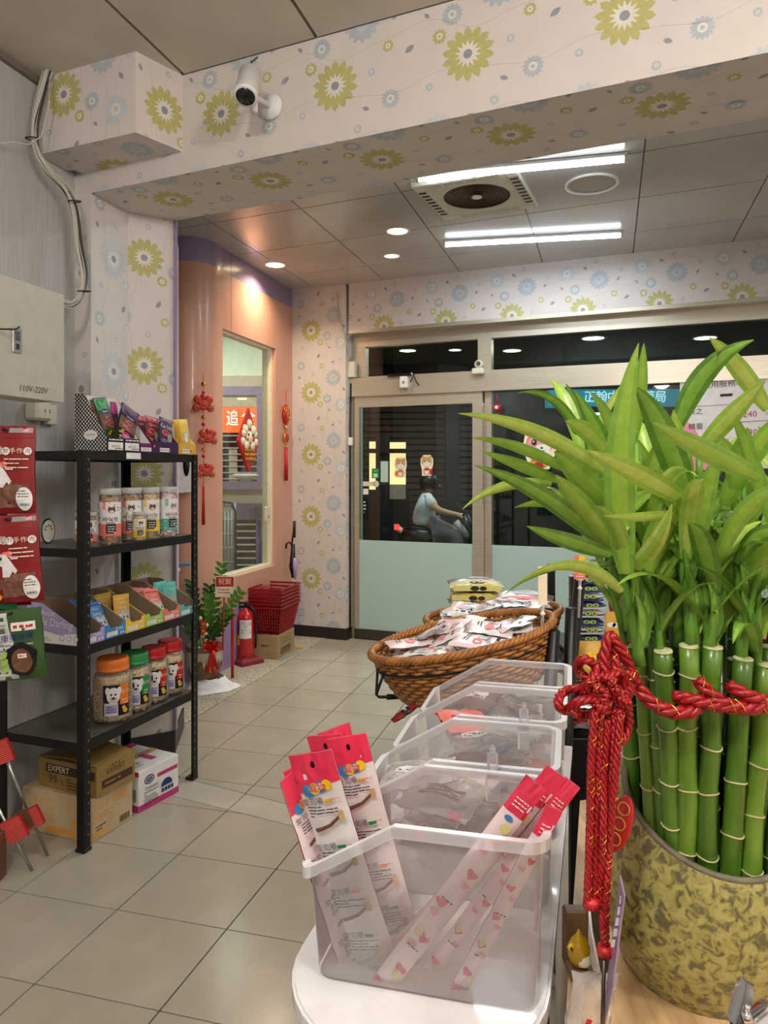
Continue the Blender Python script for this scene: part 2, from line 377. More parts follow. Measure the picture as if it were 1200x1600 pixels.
# ---- wallpaper
CELL = .55
def paper_cell():
    E = []
    def big(x, y, R):
        for k in range(14):
            a = 2*PI*k/14; E.append(('paper_yellow', 1, xf([[(.34*R, -.05*R), (.6*R, -.17*R), (.85*R, -.13*R), (R, 0), (.85*R, .13*R), (.6*R, .17*R), (.34*R, .05*R)]], x, y, 1, a)))
        E.append(('paper_yellow', 1.5, ell(x, y, .66*R, n=20)))
        E.append(('paper_white', 2, xf([[(v*(R*(.52 if i % 2 == 0 else .3)), w*(R*(.52 if i % 2 == 0 else .3))) for i, (v, w) in enumerate([(math.cos(2*PI*i/28), math.sin(2*PI*i/28)) for i in range(28)])]], x, y)))
        E.append(('paper_grey', 3, ell(x, y, .17*R)))
    def blue(x, y, R, m='paper_blue', c='paper_white'):
        E.append((m, 1, xf(wave(R, 14, .12), x, y))); E.append((c, 2, ell(x, y, .45*R))); E.append((m, 3, ell(x, y, .22*R)))
    def leaf(x, y, a, L=.045): E.append(('paper_grey', 1, xf(leafshape(L, L*.26), x, y, 1, a)))
    def vine(x, ph, amp):
        pts = [(x+amp*math.sin(2*PI*t/24+ph)+.3*amp*math.sin(4*PI*t/24), CELL*t/24) for t in range(25)]
        for p, q in zip(pts, pts[1:]): E.append(('paper_vine', 1, [[(p[0]-.0009, p[1]), (p[0]+.0009, p[1]), (q[0]+.0009, q[1]), (q[0]-.0009, q[1])]]))
    vine(.08, 0, .02); vine(.27, 1.6, .03); vine(.45, 3.5, .022); vine(.37, .4, .015)
    big(.14, .2, .102); blue(.36, .32, .07, 'paper_blue', 'paper_bluelt'); blue(.43, .08, .06, 'paper_bluelt', 'paper_white'); blue(.3, .14, .038); blue(.04, .44, .036)
    for x, y, R in ((.245, .43, .022), (.23, .09, .026)): E.append(('paper_yellow', 1, xf(wave(R, 10, .16, 40), x, y))); E.append(('paper_white', 2, ell(x, y, .5*R))); E.append(('paper_yellow', 3, ell(x, y, .2*R, n=8)))
    for x, y, R in ((.5, .3, .016), (.16, .36, .014), (.42, .48, .015), (.05, .05, .014)): blue(x, y, R)
    leaf(.2, .5, 1.0); leaf(.47, .2, 2.2, .04); leaf(.03, .32, 2.0, .034); leaf(.34, .45, .6, .035); leaf(.33, .03, 2.4, .03)
    return E
PCELL = paper_cell()
def wallpaper(mb, M, cp, ph=(0, 0), swap=False, yellow=True, base=True):   # M: local (x, y, 0) -> world, normal +z towards the viewer
    cp = ccw(cp); keep = mb.M; mb.M = M
    if base: mb.mat('paper').add([(x, y, 0) for x, y in cp], [list(range(len(cp)))])
    x0 = min(p[0] for p in cp); x1 = max(p[0] for p in cp); y0 = min(p[1] for p in cp); y1 = max(p[1] for p in cp)
    for i in range(int((x0-ph[0])//CELL)-1, int((x1-ph[0])//CELL)+2):
        for j in range(int((y0-ph[1])//CELL)-1, int((y1-ph[1])//CELL)+2):
            for m, lay, polys in PCELL:
                if not yellow and m == 'paper_yellow': m = 'paper_bluelt'
                for p in polys:
                    q = [((y if swap else x)+ph[0]+i*CELL, (x if swap else y)+ph[1]+j*CELL) for x, y in p]
                    if max(a for a, b in q) < x0 or min(a for a, b in q) > x1 or max(b for a, b in q) < y0 or min(b for a, b in q) > y1: continue
                    q = clip(q, cp)
                    if q: mb.mat(m).add([(x, y, .0004*lay) for x, y in q], [list(range(len(q)))])
    mb.M = keep
def paper_wall(mb, p0, p1, z0, z1, ph=(0, 0), **k):      # vertical face from p0 to p1 (left to right as seen)
    p0 = Vector((p0[0], p0[1], 0)); p1 = Vector((p1[0], p1[1], 0)); L = (p1-p0).length
    wallpaper(mb, frame(p0, p1-p0, (0, 0, 1)), [(0, z0), (L, z0), (L, z1), (0, z1)], ph, **k)

# ---------------------------------------------------------------- the setting
AX = Vector((.2835, .959)); BX = Vector((.917, -.399))
ZN, ZF = 3.20, 3.10                                   # near and far ceiling heights
# --- floor: grout bed, tiles one by one, granite strip
C_LO = Vector((-1.25, -1.2)); 
fl = struct(MB('grout').box(-5, 4, -2.2, 8.2, -.06, -.004).build('floor'))
near_o = Vector((-.7824, 2.803)); na = Vector((.105, .356)); nb = Vector((.3865, -.105))
far_o = Vector((-.786, 4.243)); fa = Vector((.0974, .3575)); fb = Vector((.375, -.105))
def gp(u, v): q = G(u, v); return Vector((q.x, q.y))
W1a, W1b = gp(275, 1245), gp(467, 1293); W2a, W2b = gp(280, 1214), gp(450, 1256.7)
def line_pts(a, b, up):                               # half plane left (+1) or right (-1) of a->b as a huge quad
    d = (b-a).normalized(); n = Vector((-d.y, d.x))*up*20; a2 = a-d*20; b2 = b+d*20
    return ccw([tuple(a2), tuple(b2), tuple(b2+n), tuple(a2+n)])
ROOMP = ccw([(-2.46, .2), (3.0, .2), (3.0, 5.16), (-.25, 6.5), (-.6, 6.64)])
SE0, SE1 = gp(272, 1142), gp(505, 999)
def inset(q, g):
    c = sum((Vector(p) for p in q), Vector((0, 0)))/len(q)
    out = []
    n = len(q)
    for i in range(n):
        a, b, c2 = Vector(q[i-1]), Vector(q[i]), Vector(q[(i+1) % n])
        d1 = (b-a); d2 = (c2-b)
        if d1.length < 1e-5 or d2.length < 1e-5: continue
        d1.normalize(); d2.normalize(); n1 = Vector((-d1.y, d1.x)); n2 = Vector((-d2.y, d2.x))
        k = n1+n2
        if k.length < .12: continue
        k = k/(k.dot(n1)); out.append(tuple(b+k*min(g, 1)))
    return out
def area(q): return abs(sum(q[i-1][0]*q[i][1]-q[i][0]*q[i-1][1] for i in range(len(q))))/2
tile_mesh = {}
tiles = 0
def lay(o, a, b, rng_a, rng_b, clips, m='tile', key=None):
    global tiles
    for i in range(*rng_b):
        for j in range(*rng_a):
            q = [tuple(o+b*i+a*j), tuple(o+b*(i+1)+a*j), tuple(o+b*(i+1)+a*(j+1)), tuple(o+b*i+a*(j+1))]; q = ccw(q); full = area(q)
            for c in clips:
                q = clip(q, c)
                if not q: break
            if not q or area(q) < .0003: continue
            q2 = inset(ccw(q), .0024)
            if len(q2) < 3 or area(q2) < .0001: continue
            if key and abs(area(q)-full) < 1e-4:          # a whole tile: shares its mesh
                c0 = Vector(q[0]); 
                org = o+b*i+a*j
                if key not in tile_mesh:
                    t = MB(m).prism([(x-org.x, y-org.y) for x, y in q2], -.02, 0).build('floor_tile', fl); tile_mesh[key] = t
                else: t = tile_mesh[key].copy(); root_col.objects.link(t); t.parent = fl
                t.location = (org.x, org.y, 0)
            else: MB(m).prism(q2, -.02, 0).build('floor_tile', fl)
            tiles += 1
beyondW2 = line_pts(W2a, W2b, 1); beforeW1 = line_pts(W1a, W1b, -1); betw = [line_pts(W1a, W1b, 1), line_pts(W2a, W2b, -1)]
right_of_strip = line_pts(SE0, SE1, -1)
lay(near_o, na, nb, (-6, 5), (-3, 9), [ROOMP, beforeW1], key='n')
lay(near_o, na*1.0, (W2b-W2a).normalized()*.39, (-6, 5), (-2, 9), [ROOMP]+betw, 'tile_worn')
lay(far_o, fa, fb, (-4, 8), (-3, 10), [ROOMP, beyondW2, right_of_strip], key='f')
perp = Vector((-AX.y, AX.x))
sp = [tuple(SE0-AX*.35), tuple(SE1+AX*.25), tuple(SE1+AX*.25+perp*1.2), tuple(SE0-AX*.35+perp*1.2)]
MB('granite').prism(ccw([tuple(Vector(p)) for p in sp]), -.02, .003).build('granite_strip', fl)
# --- left wall (grey wood-grain panels)
LW = Wall(-1.536, 3.27, *AX)
lw = MB('wood_wall'); a0 = LW.at(-6, 0); a1 = LW.at(.6, 0)
n_ = Vector((-AX.y, AX.x, 0))*.1
lw.slab([LW.at(-6, 0), LW.at(.6, 0), LW.at(.6, ZN), LW.at(-6, ZN)], n_); wall_left = struct(lw.build('wall_left'))
for k in range(9):                                    # panel cover strips and the aluminium trim at the ceiling
    t = -.9-k*.6
    MB('wood_wall').slab([LW.at(t, 0), LW.at(t+.006, 0), LW.at(t+.006, ZN), LW.at(t, ZN)], -n_*.03).build('panel_joint', wall_left)
MB('ceiling_strip').slab([LW.at(-5, ZN-.03), LW.at(.2, ZN-.03), LW.at(.2, ZN), LW.at(-5, ZN)], -n_*.25).build('cornice', wall_left)
# --- near pillar with wallpaper, beam, bulkhead box
ZB = 2.766
p_a, p_b, p_c = Vector((-1.376, 3.455)), Vector((-1.29, 3.709)), Vector((-1.093, 3.83))
bdir = Vector((2.576, -1.155)).normalized()
p_0 = p_a-bdir*.3
pil = MB()
paper_wall(pil, p_0, p_a, 0, ZB, (.1, .0), yellow=False); paper_wall(pil, p_a, p_b, 0, ZB, (.02, .1), yellow=False)
paper_wall(pil, p_b, p_c, 0, ZB, (-.06, .15))
pil.mat('paper').prism([tuple(p_0+Vector((.003, .006))), tuple(p_a+Vector((-.004, .004))), tuple(p_b+Vector((-.004, .004))), tuple(p_c+Vector((-.002, .004))), (-1.2, 4.3), (-1.9, 4.3)], 0, ZB)
struct(pil.build('wall_left_pillar'))
bf0, bf1 = p_0-bdir*.6, p_a+bdir*5.2                 # beam front bottom line
bb0, bb1 = Vector((-1.093, 3.83))-Vector((2.177, -.964)).normalized()*1.0, Vector((-1.093, 3.83))+Vector((2.177, -.964)).normalized()*4.9
def beam_faces():
    mb = MB(); paper_wall(mb, bf0, bf1, ZB, ZN, (.345, .10), swap=True)
    paper_wall(mb, bb1, bb0, ZB, ZN, (.2, 0), swap=True)
    ex = Vector((bf1-bf0).to_3d()).normalized(); M = frame((bf0.x, bf0.y, ZB), ex, Vector((ex.y, -ex.x, 0)))   # soffit seen from below
    Mi = M.inverted(); q = [(lambda w: (w.x, w.y))(Mi @ Vector((p.x, p.y, ZB))) for p in (bf0, bf1, bb1, bb0)]
    return mb, M, q
bm_, M_, q_ = beam_faces()
if M_.col[2].z > 0:
    ex = Vector((bf1-bf0).to_3d()).normalized(); M_ = frame((bf0.x, bf0.y, ZB), ex, Vector((-ex.y, ex.x, 0))); 
    Mi = M_.inverted(); q_ = [(lambda w: (w.x, w.y))(Mi @ Vector((p.x, p.y, ZB))) for p in (bf0, bf1, bb1, bb0)]
    if M_.col[2].z > 0: M_.col[1] = -M_.col[1]; M_.col[2] = -M_.col[2]
wallpaper(bm_, M_, q_, (.45, .19), swap=True)
bm_.mat('paper').prism([tuple(bf0+Vector((.004, .006))), tuple(bf1+Vector((.0, .006))), tuple(bb1-Vector((0, .006))), tuple(bb0-Vector((0, .006)))], ZB+.003, ZN+.1)
beam = struct(bm_.build('trim_1'))
bx = MB(); c1 = Vector((-1.029, 3.05)); c0 = Vector((-1.55, 3.27)); c2 = Vector((-.865, 3.26)); ZX = 2.864
paper_wall(bx, c0, c1, ZX, ZN, (.03, .15)); paper_wall(bx, c1, c2, ZX, ZN, (0, .06))
Mx = frame((c0.x, c0.y, ZX), (c1-c0).to_3d(), (0, 1, 0))
if Mx.col[2].z > 0: Mx.col[1] = -Mx.col[1]; Mx.col[2] = -Mx.col[2]
Mi = Mx.inverted(); wallpaper(bx, Mx, [(lambda w: (w.x, w.y))(Mi @ Vector((p.x, p.y, ZX))) for p in (c0, c1, c2, Vector((-1.4, 3.5)))], (.1, .1))
bx.mat('paper').prism([tuple(c0+Vector((.003, .006))), tuple(c1+Vector((-.002, .006))), tuple(c2+Vector((-.005, .003))), (-1.3, 3.44), (-1.5, 3.44)], ZX+.003, ZN+.05)
struct(bx.build('trim_2'))
MB('purple_wall').box(p_c.x+.001, p_c.x+.014, p_c.y-.01, p_c.y+.02, 0.12, ZB).build('corner_strip', bpy.data.objects['wall_left_pillar'])
# --- ceilings
ce = MB('ceiling_strip').prism([tuple(p) for p in (Vector((-3, -2.2)), Vector((4, -2.2)), bf1+Vector((0, .2)), bf0+Vector((0, .2)))], ZN+.012, ZN+.12); ceil1 = struct(ce.build('ceiling'))
co = Vector((-.875, 3.246)); cb = bdir*.667
for i in range(-2, 6):
    for j in range(-5, 1):
        o_ = co+cb*i+AX*(1.25*j-.0); q = ccw([tuple(o_), tuple(o_+cb), tuple(o_+cb+AX*1.25), tuple(o_+AX*1.25)])
        q = clip(q, line_pts(bf0, bf1, -1)); q = clip(q, ccw([(-2.6, -2.1), (3.4, -2.1), (3.4, 5), (-2.6, 5)])) if q else q
        if q and area(q) > .01: MB('ceiling_near').prism(inset(ccw(q), .008), ZN, ZN+.02).build('ceiling_panel', ceil1)
cf = MB('ceiling_strip').prism([tuple(bb0+Vector((-.6, -.1))), tuple(bb1+Vector((0, -.1))), (3.6, 5.3), (-.5, 7.3), (-3.2, 7.6), (-3.2, 4.4)], ZF+.006, ZF+.08); ceil2 = struct(cf.build('ceiling_far'))
o0 = Vector((1.911, 5.664)); cB = Vector((.617, -.27)); cA = Vector((.2, .655)).normalized()*.66
for i in range(-6, 4):
    for j in range(-4, 3):
        o_ = o0+cB*i+cA*j; q = ccw([tuple(o_), tuple(o_+cB), tuple(o_+cB+cA), tuple(o_+cA)])
        for c in (line_pts(bb0, bb1, 1), ccw([(-1.75, 2), (3.2, 2), (3.2, 8), (-1.75, 8)])):
            q = clip(q, c) if q else q
        if q and area(q) > .01: MB('ceiling_far').prism(inset(ccw(q), .004), ZF, ZF+.01).build('ceiling_panel', ceil2)
# --- pink wall with rounded end, purple bands and a glazed opening
PW = Wall(-.821, 6.608, *AX)
z_st, z_sk = 2.93, .46
curve = [Vector((-2.6, 5.45)), Vector((-1.75, 5.16)), Vector((-1.45, 5.11)), Vector((-1.36, 5.115)), Vector((-1.29, 5.145)), Vector((-1.235, 5.20)), Vector((-1.2, 5.275))]
pw = MB(); na_ = Vector((AX.x, AX.y)); 
g0, g1 = PW.s(347.8), PW.s(430.6); gz1 = PW.z(347.8, 513); gz0 = PW.z(428, 884)
cur = [v for v in curve]+[PW.at(g0, 0).to_2d()]
def rail(pts, z0, z1, m):
    pw.mat(m); vs = [(p.x, p.y, z) for p in pts for z in (z0, z1)]
    pw.add(vs, [(2*i, 2*i+2, 2*i+3, 2*i+1) for i in range(len(pts)-1)], True)
def smooth_pts(pts, k=4):
    out = []
    for i in range(len(pts)-1):
        a, b, c, d = pts[max(i-1, 0)], pts[i], pts[i+1], pts[min(i+2, len(pts)-1)]
        for t in range(k):
            t /= k; out.append(.5*((2*b)+(c-a)*t+(2*a-5*b+4*c-d)*t*t+(3*b-a-3*c+d)*t**3))
    return out+[pts[-1]]
cs = smooth_pts(cur)
for z0, z1, m in ((0, z_sk, 'purple_wall'), (z_sk, z_st, 'pink_wall'), (z_st, ZF, 'purple_wall')): rail(cs, z0, z1, m)
pt = Vector((-AX.y, AX.x, 0))*.10
def flat(s0, s1, z0, z1, m): pw.mat(m).slab([PW.at(s0, z0), PW.at(s1, z0), PW.at(s1, z1), PW.at(s0, z1)], pt)
flat(g0, g1, 0, z_sk, 'purple_wall'); flat(g1, .1, 0, z_sk, 'purple_wall'); flat(g0, g1, z_sk, gz0, 'pink_wall'); flat(g0, g1, gz1, z_st, 'pink_wall'); flat(g1, .1, z_sk, z_st, 'pink_wall'); flat(g0, .1, z_st, ZF, 'purple_wall')
pw.mat('pink_wall').slab([PW.at(g0-.004, z_sk), PW.at(g0, z_sk), PW.at(g0, z_st), PW.at(g0-.004, z_st)], pt)
wp = struct(pw.build('wall_left_pink'))
w1 = MB('champagne')
for s0, s1, z0, z1 in ((g0, g0+.02, gz0, gz1), (g1-.03, g1, gz0, gz1), (g0, g1, gz0, gz0+.02), (g0, g1, gz1-.015, gz1)):
    w1.mat('cream' if s1 != g0+.02 else 'champagne').slab([PW.at(s0, z0)+pt*.3, PW.at(s1, z0)+pt*.3, PW.at(s1, z1)+pt*.3, PW.at(s0, z1)+pt*.3], pt*.8)
win1 = struct(w1.build('window_1'))
MB('glass').slab([PW.at(g0+.02, gz0+.02)+pt*.6, PW.at(g1-.03, gz0+.02)+pt*.6, PW.at(g1-.03, gz1-.015)+pt*.6, PW.at(g0+.02, gz1-.015)+pt*.6], pt*.06).build('pane', win1)
# seams of the pink cladding
for s in (PW.s(361),): MB('brown').slab([PW.at(s, gz1), PW.at(s+.003, gz1), PW.at(s+.003, ZF), PW.at(s, ZF)], -pt*.01).build('cladding_joint', wp)
# --- back pillar and wall over the door
PF = Wall(-.346, 6.413, .925, -.38)
lft = Vector((-.87, 6.62)); cor = PF.at(PF.s(540), 0).to_2d()
DW = Wall(-.289, 6.514, .925, -.38)
bp = MB(); paper_wall(bp, lft, cor, 0, ZF, (.10, .32), swap=False)
paper_wall(bp, cor, DW.at(-.0, 0).to_2d(), 0, ZF, (0, 0))
bp.mat('paper').prism([tuple(lft+Vector((.0, .006))), tuple(cor+Vector((-.004, .006))), tuple(DW.at(-.004, 0).to_2d()), (-.2, 6.9), (-.7, 7.0)], 0, ZF)
struct(bp.build('wall_back_pillar'))
bs = MB('dark_skirt'); k0, k1 = lft+Vector((0, -.012)), cor+Vector((.008, -.012)); e_ = DW.at(.0, 0).to_2d()+Vector((.01, -.01))
bs.slab([(k0.x, k0.y, 0), (k1.x, k1.y, 0), (k1.x, k1.y, .1), (k0.x, k0.y, .1)], (0, .01, 0)); bs.slab([(k1.x, k1.y, 0), (e_.x, e_.y, 0), (e_.x, e_.y, .1), (k1.x, k1.y, .1)], (-.01, 0, 0)); struct(bs.build('baseboard_back'))
bs = MB('dark_skirt'); 
for a_, b_ in ((p_b, p_c),): bs.slab([(a_.x, a_.y-.012, 0), (b_.x+.01, b_.y-.012, 0), (b_.x+.01, b_.y-.012, .115), (a_.x, a_.y-.012, .115)], (0, .01, 0))
bs.slab([(p_c.x+.01, p_c.y-.012, 0), (-1.14, 4.2, 0), (-1.14, 4.2, .115), (p_c.x+.01, p_c.y-.012, .115)], (-.01, 0, 0)); struct(bs.build('baseboard_left'))
ob = MB(); d0 = PF.at(PF.s(545), 0).to_2d(); d1 = PF.at(4.1, 0).to_2d(); zb = 2.695
paper_wall(ob, d0, d1, zb, ZF, (.13, -.735), swap=True)
ob.mat('ivory').slab([(d0.x, d0.y+.004, zb-.0), (d1.x, d1.y+.004, zb), (d1.x, d1.y+.004, ZF), (d0.x, d0.y+.004, ZF)], (0.04, .1, 0))
ob.mat('champagne').slab([(d0.x, d0.y, zb-.03), (d1.x, d1.y, zb-.03), (d1.x, d1.y, zb), (d0.x, d0.y, zb)], (0.05, .13, 0)); struct(ob.build('wall_back'))
# --- metal shop front: frame, transoms, sliding door, fixed panes
def DS(u): return DW.s(u)
def bar(mb, s0, s1, z0, z1, d0=0.0, d1=.07):
    n = Vector((-DW.d.y, DW.d.x, 0)); mb.slab([DW.at(s0, z0)+n*d0, DW.at(s1, z0)+n*d0, DW.at(s1, z1)+n*d0, DW.at(s0, z1)+n*d0], n*(d1-d0))
zt0, zt1 = 2.30, 2.56; zh0, zh1 = 2.125, 2.285; s_end = 3.75
fr = MB('champagne'); sA = 0.0
bar(fr, sA, s_end, zt1, 2.67); bar(fr, sA, s_end, zh0, zh1, -.05, .1); bar(fr, sA, s_end, zh1, zt0, 0, .06)
bar(fr, sA, DS(571), zh1, zt1); bar(fr, DS(747), DS(768), zh1, zt1, -.01); bar(fr, DS(1300), DS(1318), 0, zt1)
front = struct(fr.build('door_2'))
MB('champagne'); j = MB('champagne'); bar(j, sA, DS(556), 0, zh0, -.01, .08); j.build('door_jamb', front)
j = MB('champagne'); bar(j, DS(757.5), DS(768), 0, zh0, 0.0, .08); j.build('mullion', front)
j = MB('steel_dark'); bar(j, DS(762), s_end, 0, .1, -.005, .06); j.build('sill', front)
def pane(name, s0, s1, z0, z1, d):
    m = MB('glass'); bar(m, s0, s1, z0, z1, d, d+.006); return struct(m.build(name))
pane('window_2', DS(571), DS(747), zt0, zt1, .03); pane('window_3', DS(768), s_end, zt0, zt1, .03); pane('window_4', DS(768), s_end, .1, zh0, .03)
j = MB('frost'); bar(j, DS(768), s_end, .1, .863, .022, .028); j.build('frosted_film', front)
dr = MB('champagne'); bar(dr, DS(556), DS(755), 2.03, zh0, -.03, .01); bar(dr, DS(739.5), DS(757), 0.05, 2.03, -.03, .01); bar(dr, DS(556), DS(563), .05, 2.03, -.03, .01)
door = struct(dr.build('door_1'))
j = MB('steel_dark'); bar(j, DS(556), DS(757), 0.005, .09, -.032, .012); j.build('bottom_rail', door)
j = MB('glass'); bar(j, DS(563), DS(740), .09, 2.03, -.012, -.006); j.build('pane', door)
j = MB('frost'); bar(j, DS(560), DS(740), .09, .868, -.016, -.013); j.build('frosted_film', door)
j = MB('steel'); bar(j, DS(756), DS(759), 1.2, 2.0, -.04, -.03); j.build('edge_guard', door)
# --- unseen walls that close the room
struct(MB('paper').box(3.0, 3.1, -2.2, 5.6, 0, ZN).build('wall_right')); struct(MB('paper').box(-3.4, 3.1, -2.3, -2.2, 0, ZN).build('wall_rear'))
# --- lights of the far room, each lamp with its own light
def led_tube(u0, v0, u1, v1, z, label):
    a = G(u0, v0, z); b = G(u1, v1, z); c = (a+b)/2; d = (b-a); L = d.length; rz = math.atan2(d.y, d.x)
    t = thing('tube_lamp', label, 'lamp', (c.x, c.y, ZF), rz)
    MB('white').box(-L/2, L/2, -.018, .018, -.02, 0, .003).build('housing', t)
    MB('led').tube([(-L/2+.01, 0, -.034), (L/2-.01, 0, -.034)], .0135, 10).build('tube', t)
    for x in (-L/2, L/2-.015): MB('ivory').box(x, x+.015, -.016, .016, -.05, 0).build('end_cap', t)
    area_light('tube_light', (c.x, c.y, ZF-.06), L, .04, 15, (.86, .93, 1.0), (0, 0, rz))
emis('led', (225, 240, 255), 14); emis('warm_disc', (255, 226, 170), 12); emis('dim_disc', (255, 236, 200), 1.6)
led_tube(693, 383, 973, 368, ZF-.034, 'white fluorescent tube lamp nearest the shop door')
led_tube(650, 280, 980, 249, ZF-.034, 'white fluorescent tube lamp partly hidden by the wallpapered beam')
def downlight(u, v, r, label, m='warm_disc', W=6):
    c = G(u, v, ZF); t = thing('downlight', label, 'lamp', (c.x, c.y, ZF), 0)
    MB('white').lathe([(r*1.18, 0), (r*1.18, -.006), (r*1.0, -.009), (r*.98, -.003)], 28, cap=False).build('bezel', t)
    MB(m).lathe([(0.001, -.004), (r, -.004)], 28, cap=False).build('diffuser', t)
    if W: area_light('downlight_light', (c.x, c.y, ZF-.02), r*2, r*2, W, (1, .80, .56), (0, 0, 0), 'DISK', 2.4)
downlight(621, 360, .070, 'round warm recessed downlight left of the ceiling fan', W=8)
downlight(612, 399, .058, 'small faint recessed downlight nearer the door', 'dim_disc', 0)
downlight(430, 413, .072, 'round warm recessed downlight beside the pink wall', W=9)
# --- what lies behind the glass in the pink wall
ir = MB(); Yi = 7.5
def ib(mb, u0, u1, v0, v1, d0=0, d1=.05):
    a = P(u0, v1, Yi); b = P(u1, v0, Yi); mb.box(a.x, b.x, Yi+d0, Yi+d1, a.z, b.z)
ir.mat('green_wall').box(-3.2, -.75, Yi+.05, Yi+.12, 0, ZF); ir.mat('green_wall').box(-3.3, -3.2, 5.4, 7.6, 0, ZF); struct(ir.build('wall_inner'))
di = MB('beige_frame'); ib(di, 340, 424, 587, 905, 0, .05); door3 = struct(di.build('door_3'))
m = MB('purple_wall'); ib(m, 346, 412, 604, 618, -.03, .0); ib(m, 402, 412, 618, 752, -.03, 0); ib(m, 346, 412, 752, 765, -.03, 0); ib(m, 366, 412, 786, 812, -.03, 0); ib(m, 401, 412, 812, 890, -.03, 0); m.build('door_frame', door3)
m = MB('dark_paint'); ib(m, 346, 402, 676, 752, -.004, .0); ib(m, 368, 401, 812, 890, -.004, 0); m.build('dark_pane', door3)
m = MB('beige_frame'); ib(m, 346, 402, 618, 636, -.008, .0); ib(m, 346, 402, 631, 636, -.02, .0); ib(m, 358, 371, 700, 752, -.012, 0); m.build('inner_panel', door3)
emis('sign_orange', (236, 92, 40), 1.3); emis('sign_white', (235, 235, 240), 1.6); emis('warm_glow', (255, 214, 150), 2.0)
m = MB('sign_orange'); ib(m, 346, 402, 636, 676, -.012, 0)  # reflected sign in the door window, put in as a glowing panel
fx = lambda x, y: P(x, y, Yi-.014)
m.dec([[(a, b) for a, b in p] for p in [[(363+x*20, 655-y*26) for x, y in q] for q in txt('追', 1)]+[[(388+x*22, 654-y*26) for x, y in q] for q in txt('全', 1)]], fx, 'sign_white')
m.mat('warm_glow'); ib(m, 372, 386, 622, 625, -.014, -.01); m.build('sign_reflection', door3)
for k in range(8): v = 680+k*9.6; m = MB('lgrey'); ib(m, 346, 402, v, v+1.8, -.02, -.012); m.build('louver_slat', door3)
for k in range(7): v = 818+k*10.5; m = MB('cream'); ib(m, 369, 400, v, v+2.5, -.02, -.012); m.build('louver_slat', door3)
area_light('inner_room_light', (-1.7, 6.6, 3.0), .9, .3, 30, (1.0, .97, .88))
# --- the street at night
struct(MB('asphalt').box(-9, 12, 6.9, 22, -.12, -.02).build('street'))
bl = thing('shophouse', 'dark shuttered shophouse front across the street', 'building', (1.5, 11.5, 0))
MB('dark_paint').box(-8, 8, .1, .4, 0, 6).build('wall', bl)
MB('dark_paint').box(-.55, -.35, -.25, .1, 0, 3).build('column', bl)
sl = MB('shutter').box(-1.0, 1.0, -.02, .04, -.045, .045, .012).build('shutter_slat', bl); sl.location = (-.9, -.02, .25)
for k in range(1, 24): s2 = sl.copy(); root_col.objects.link(s2); s2.location = (-.9, -.02, .25+.1*k)

# ================================================================ left side of the shop
FL = Vector((-1.143, 2.803)); e1 = Vector((.34, .940)).normalized(); e2 = Vector((-.940, .34)).normalized()
SYAW = math.atan2(e1.y, e1.x)                       # local x runs along the shelf, local y towards the wall
def S(s, t, z=0): p = FL+e1*s+e2*t; return Vector((p.x, p.y, z))
def sU(u, t):
    k = (u-600)/F; o = FL+e2*t; return (k*o.y-o.x)/(e1.x-k*e1.y)
SL, SD = .75, .42
LV = [(1.538, 'top'), (1.160, 'upper'), (.787, 'middle'), (.417, 'lower')]
shelf = thing('shelf_rack', 'black slotted-angle metal shelf rack with four levels against the left wall', 'shelf', S(0, 0, 0), SYAW)
def post(x, y, sx, sy):
    m = MB('black_metal'); t = .0035; w = .034
    xa, xb = sorted((x, x+sx*w)); ya, yb = sorted((y, y+sy*t)); m.box(xa, xb, ya, yb, 0.012, 1.54)
    xa, xb = sorted((x, x+sx*t)); ya, yb = sorted((y+sy*t, y+sy*w)); m.box(xa, xb, ya, yb, 0.012, 1.54)
    m.mat('grey')
    if sy > 0:
        for k in range(37):                          # punched slots
            z = .06+k*.04
            if sy > 0: m.box(*sorted((x+sx*.022, x+sx*.0255)), y-.0006, y+.0002, z, z+.009)
    p = m.build('post', shelf)
    MB('black').box(min(x, x+sx*.04)-.002, max(x, x+sx*.04)+.002, min(y, y+sy*.04)-.002, max(y, y+sy*.04)+.002, 0, .014, .002).build('foot_cap', p)
for x, y, sx, sy in ((0, 0, 1, 1), (SL, 0, -1, 1), (0, SD, 1, -1), (SL, SD, -1, -1)): post(x, y, sx, sy)
for z, nm in LV:
    m = MB('black_metal'); m.box(0.004, SL-.004, .004, .007, z-.034, z); m.box(0.004, SL-.004, SD-.007, SD-.004, z-.034, z); m.box(.004, .007, .004, SD-.004, z-.034, z); m.box(SL-.007, SL-.004, .004, SD-.004, z-.034, z)
    m.box(.004, SL-.004, .004, .018, z-.001, z+.0015)
    sh = m.build('shelf_frame', shelf)
    MB('shelf_board').box(.006, SL-.006, .008, SD-.008, z-.012, z-.001).build('shelf_board', sh)
MB('white').box(.245, .335, .0015, .0032, 1.511, 1.537).build('label_strip', shelf)
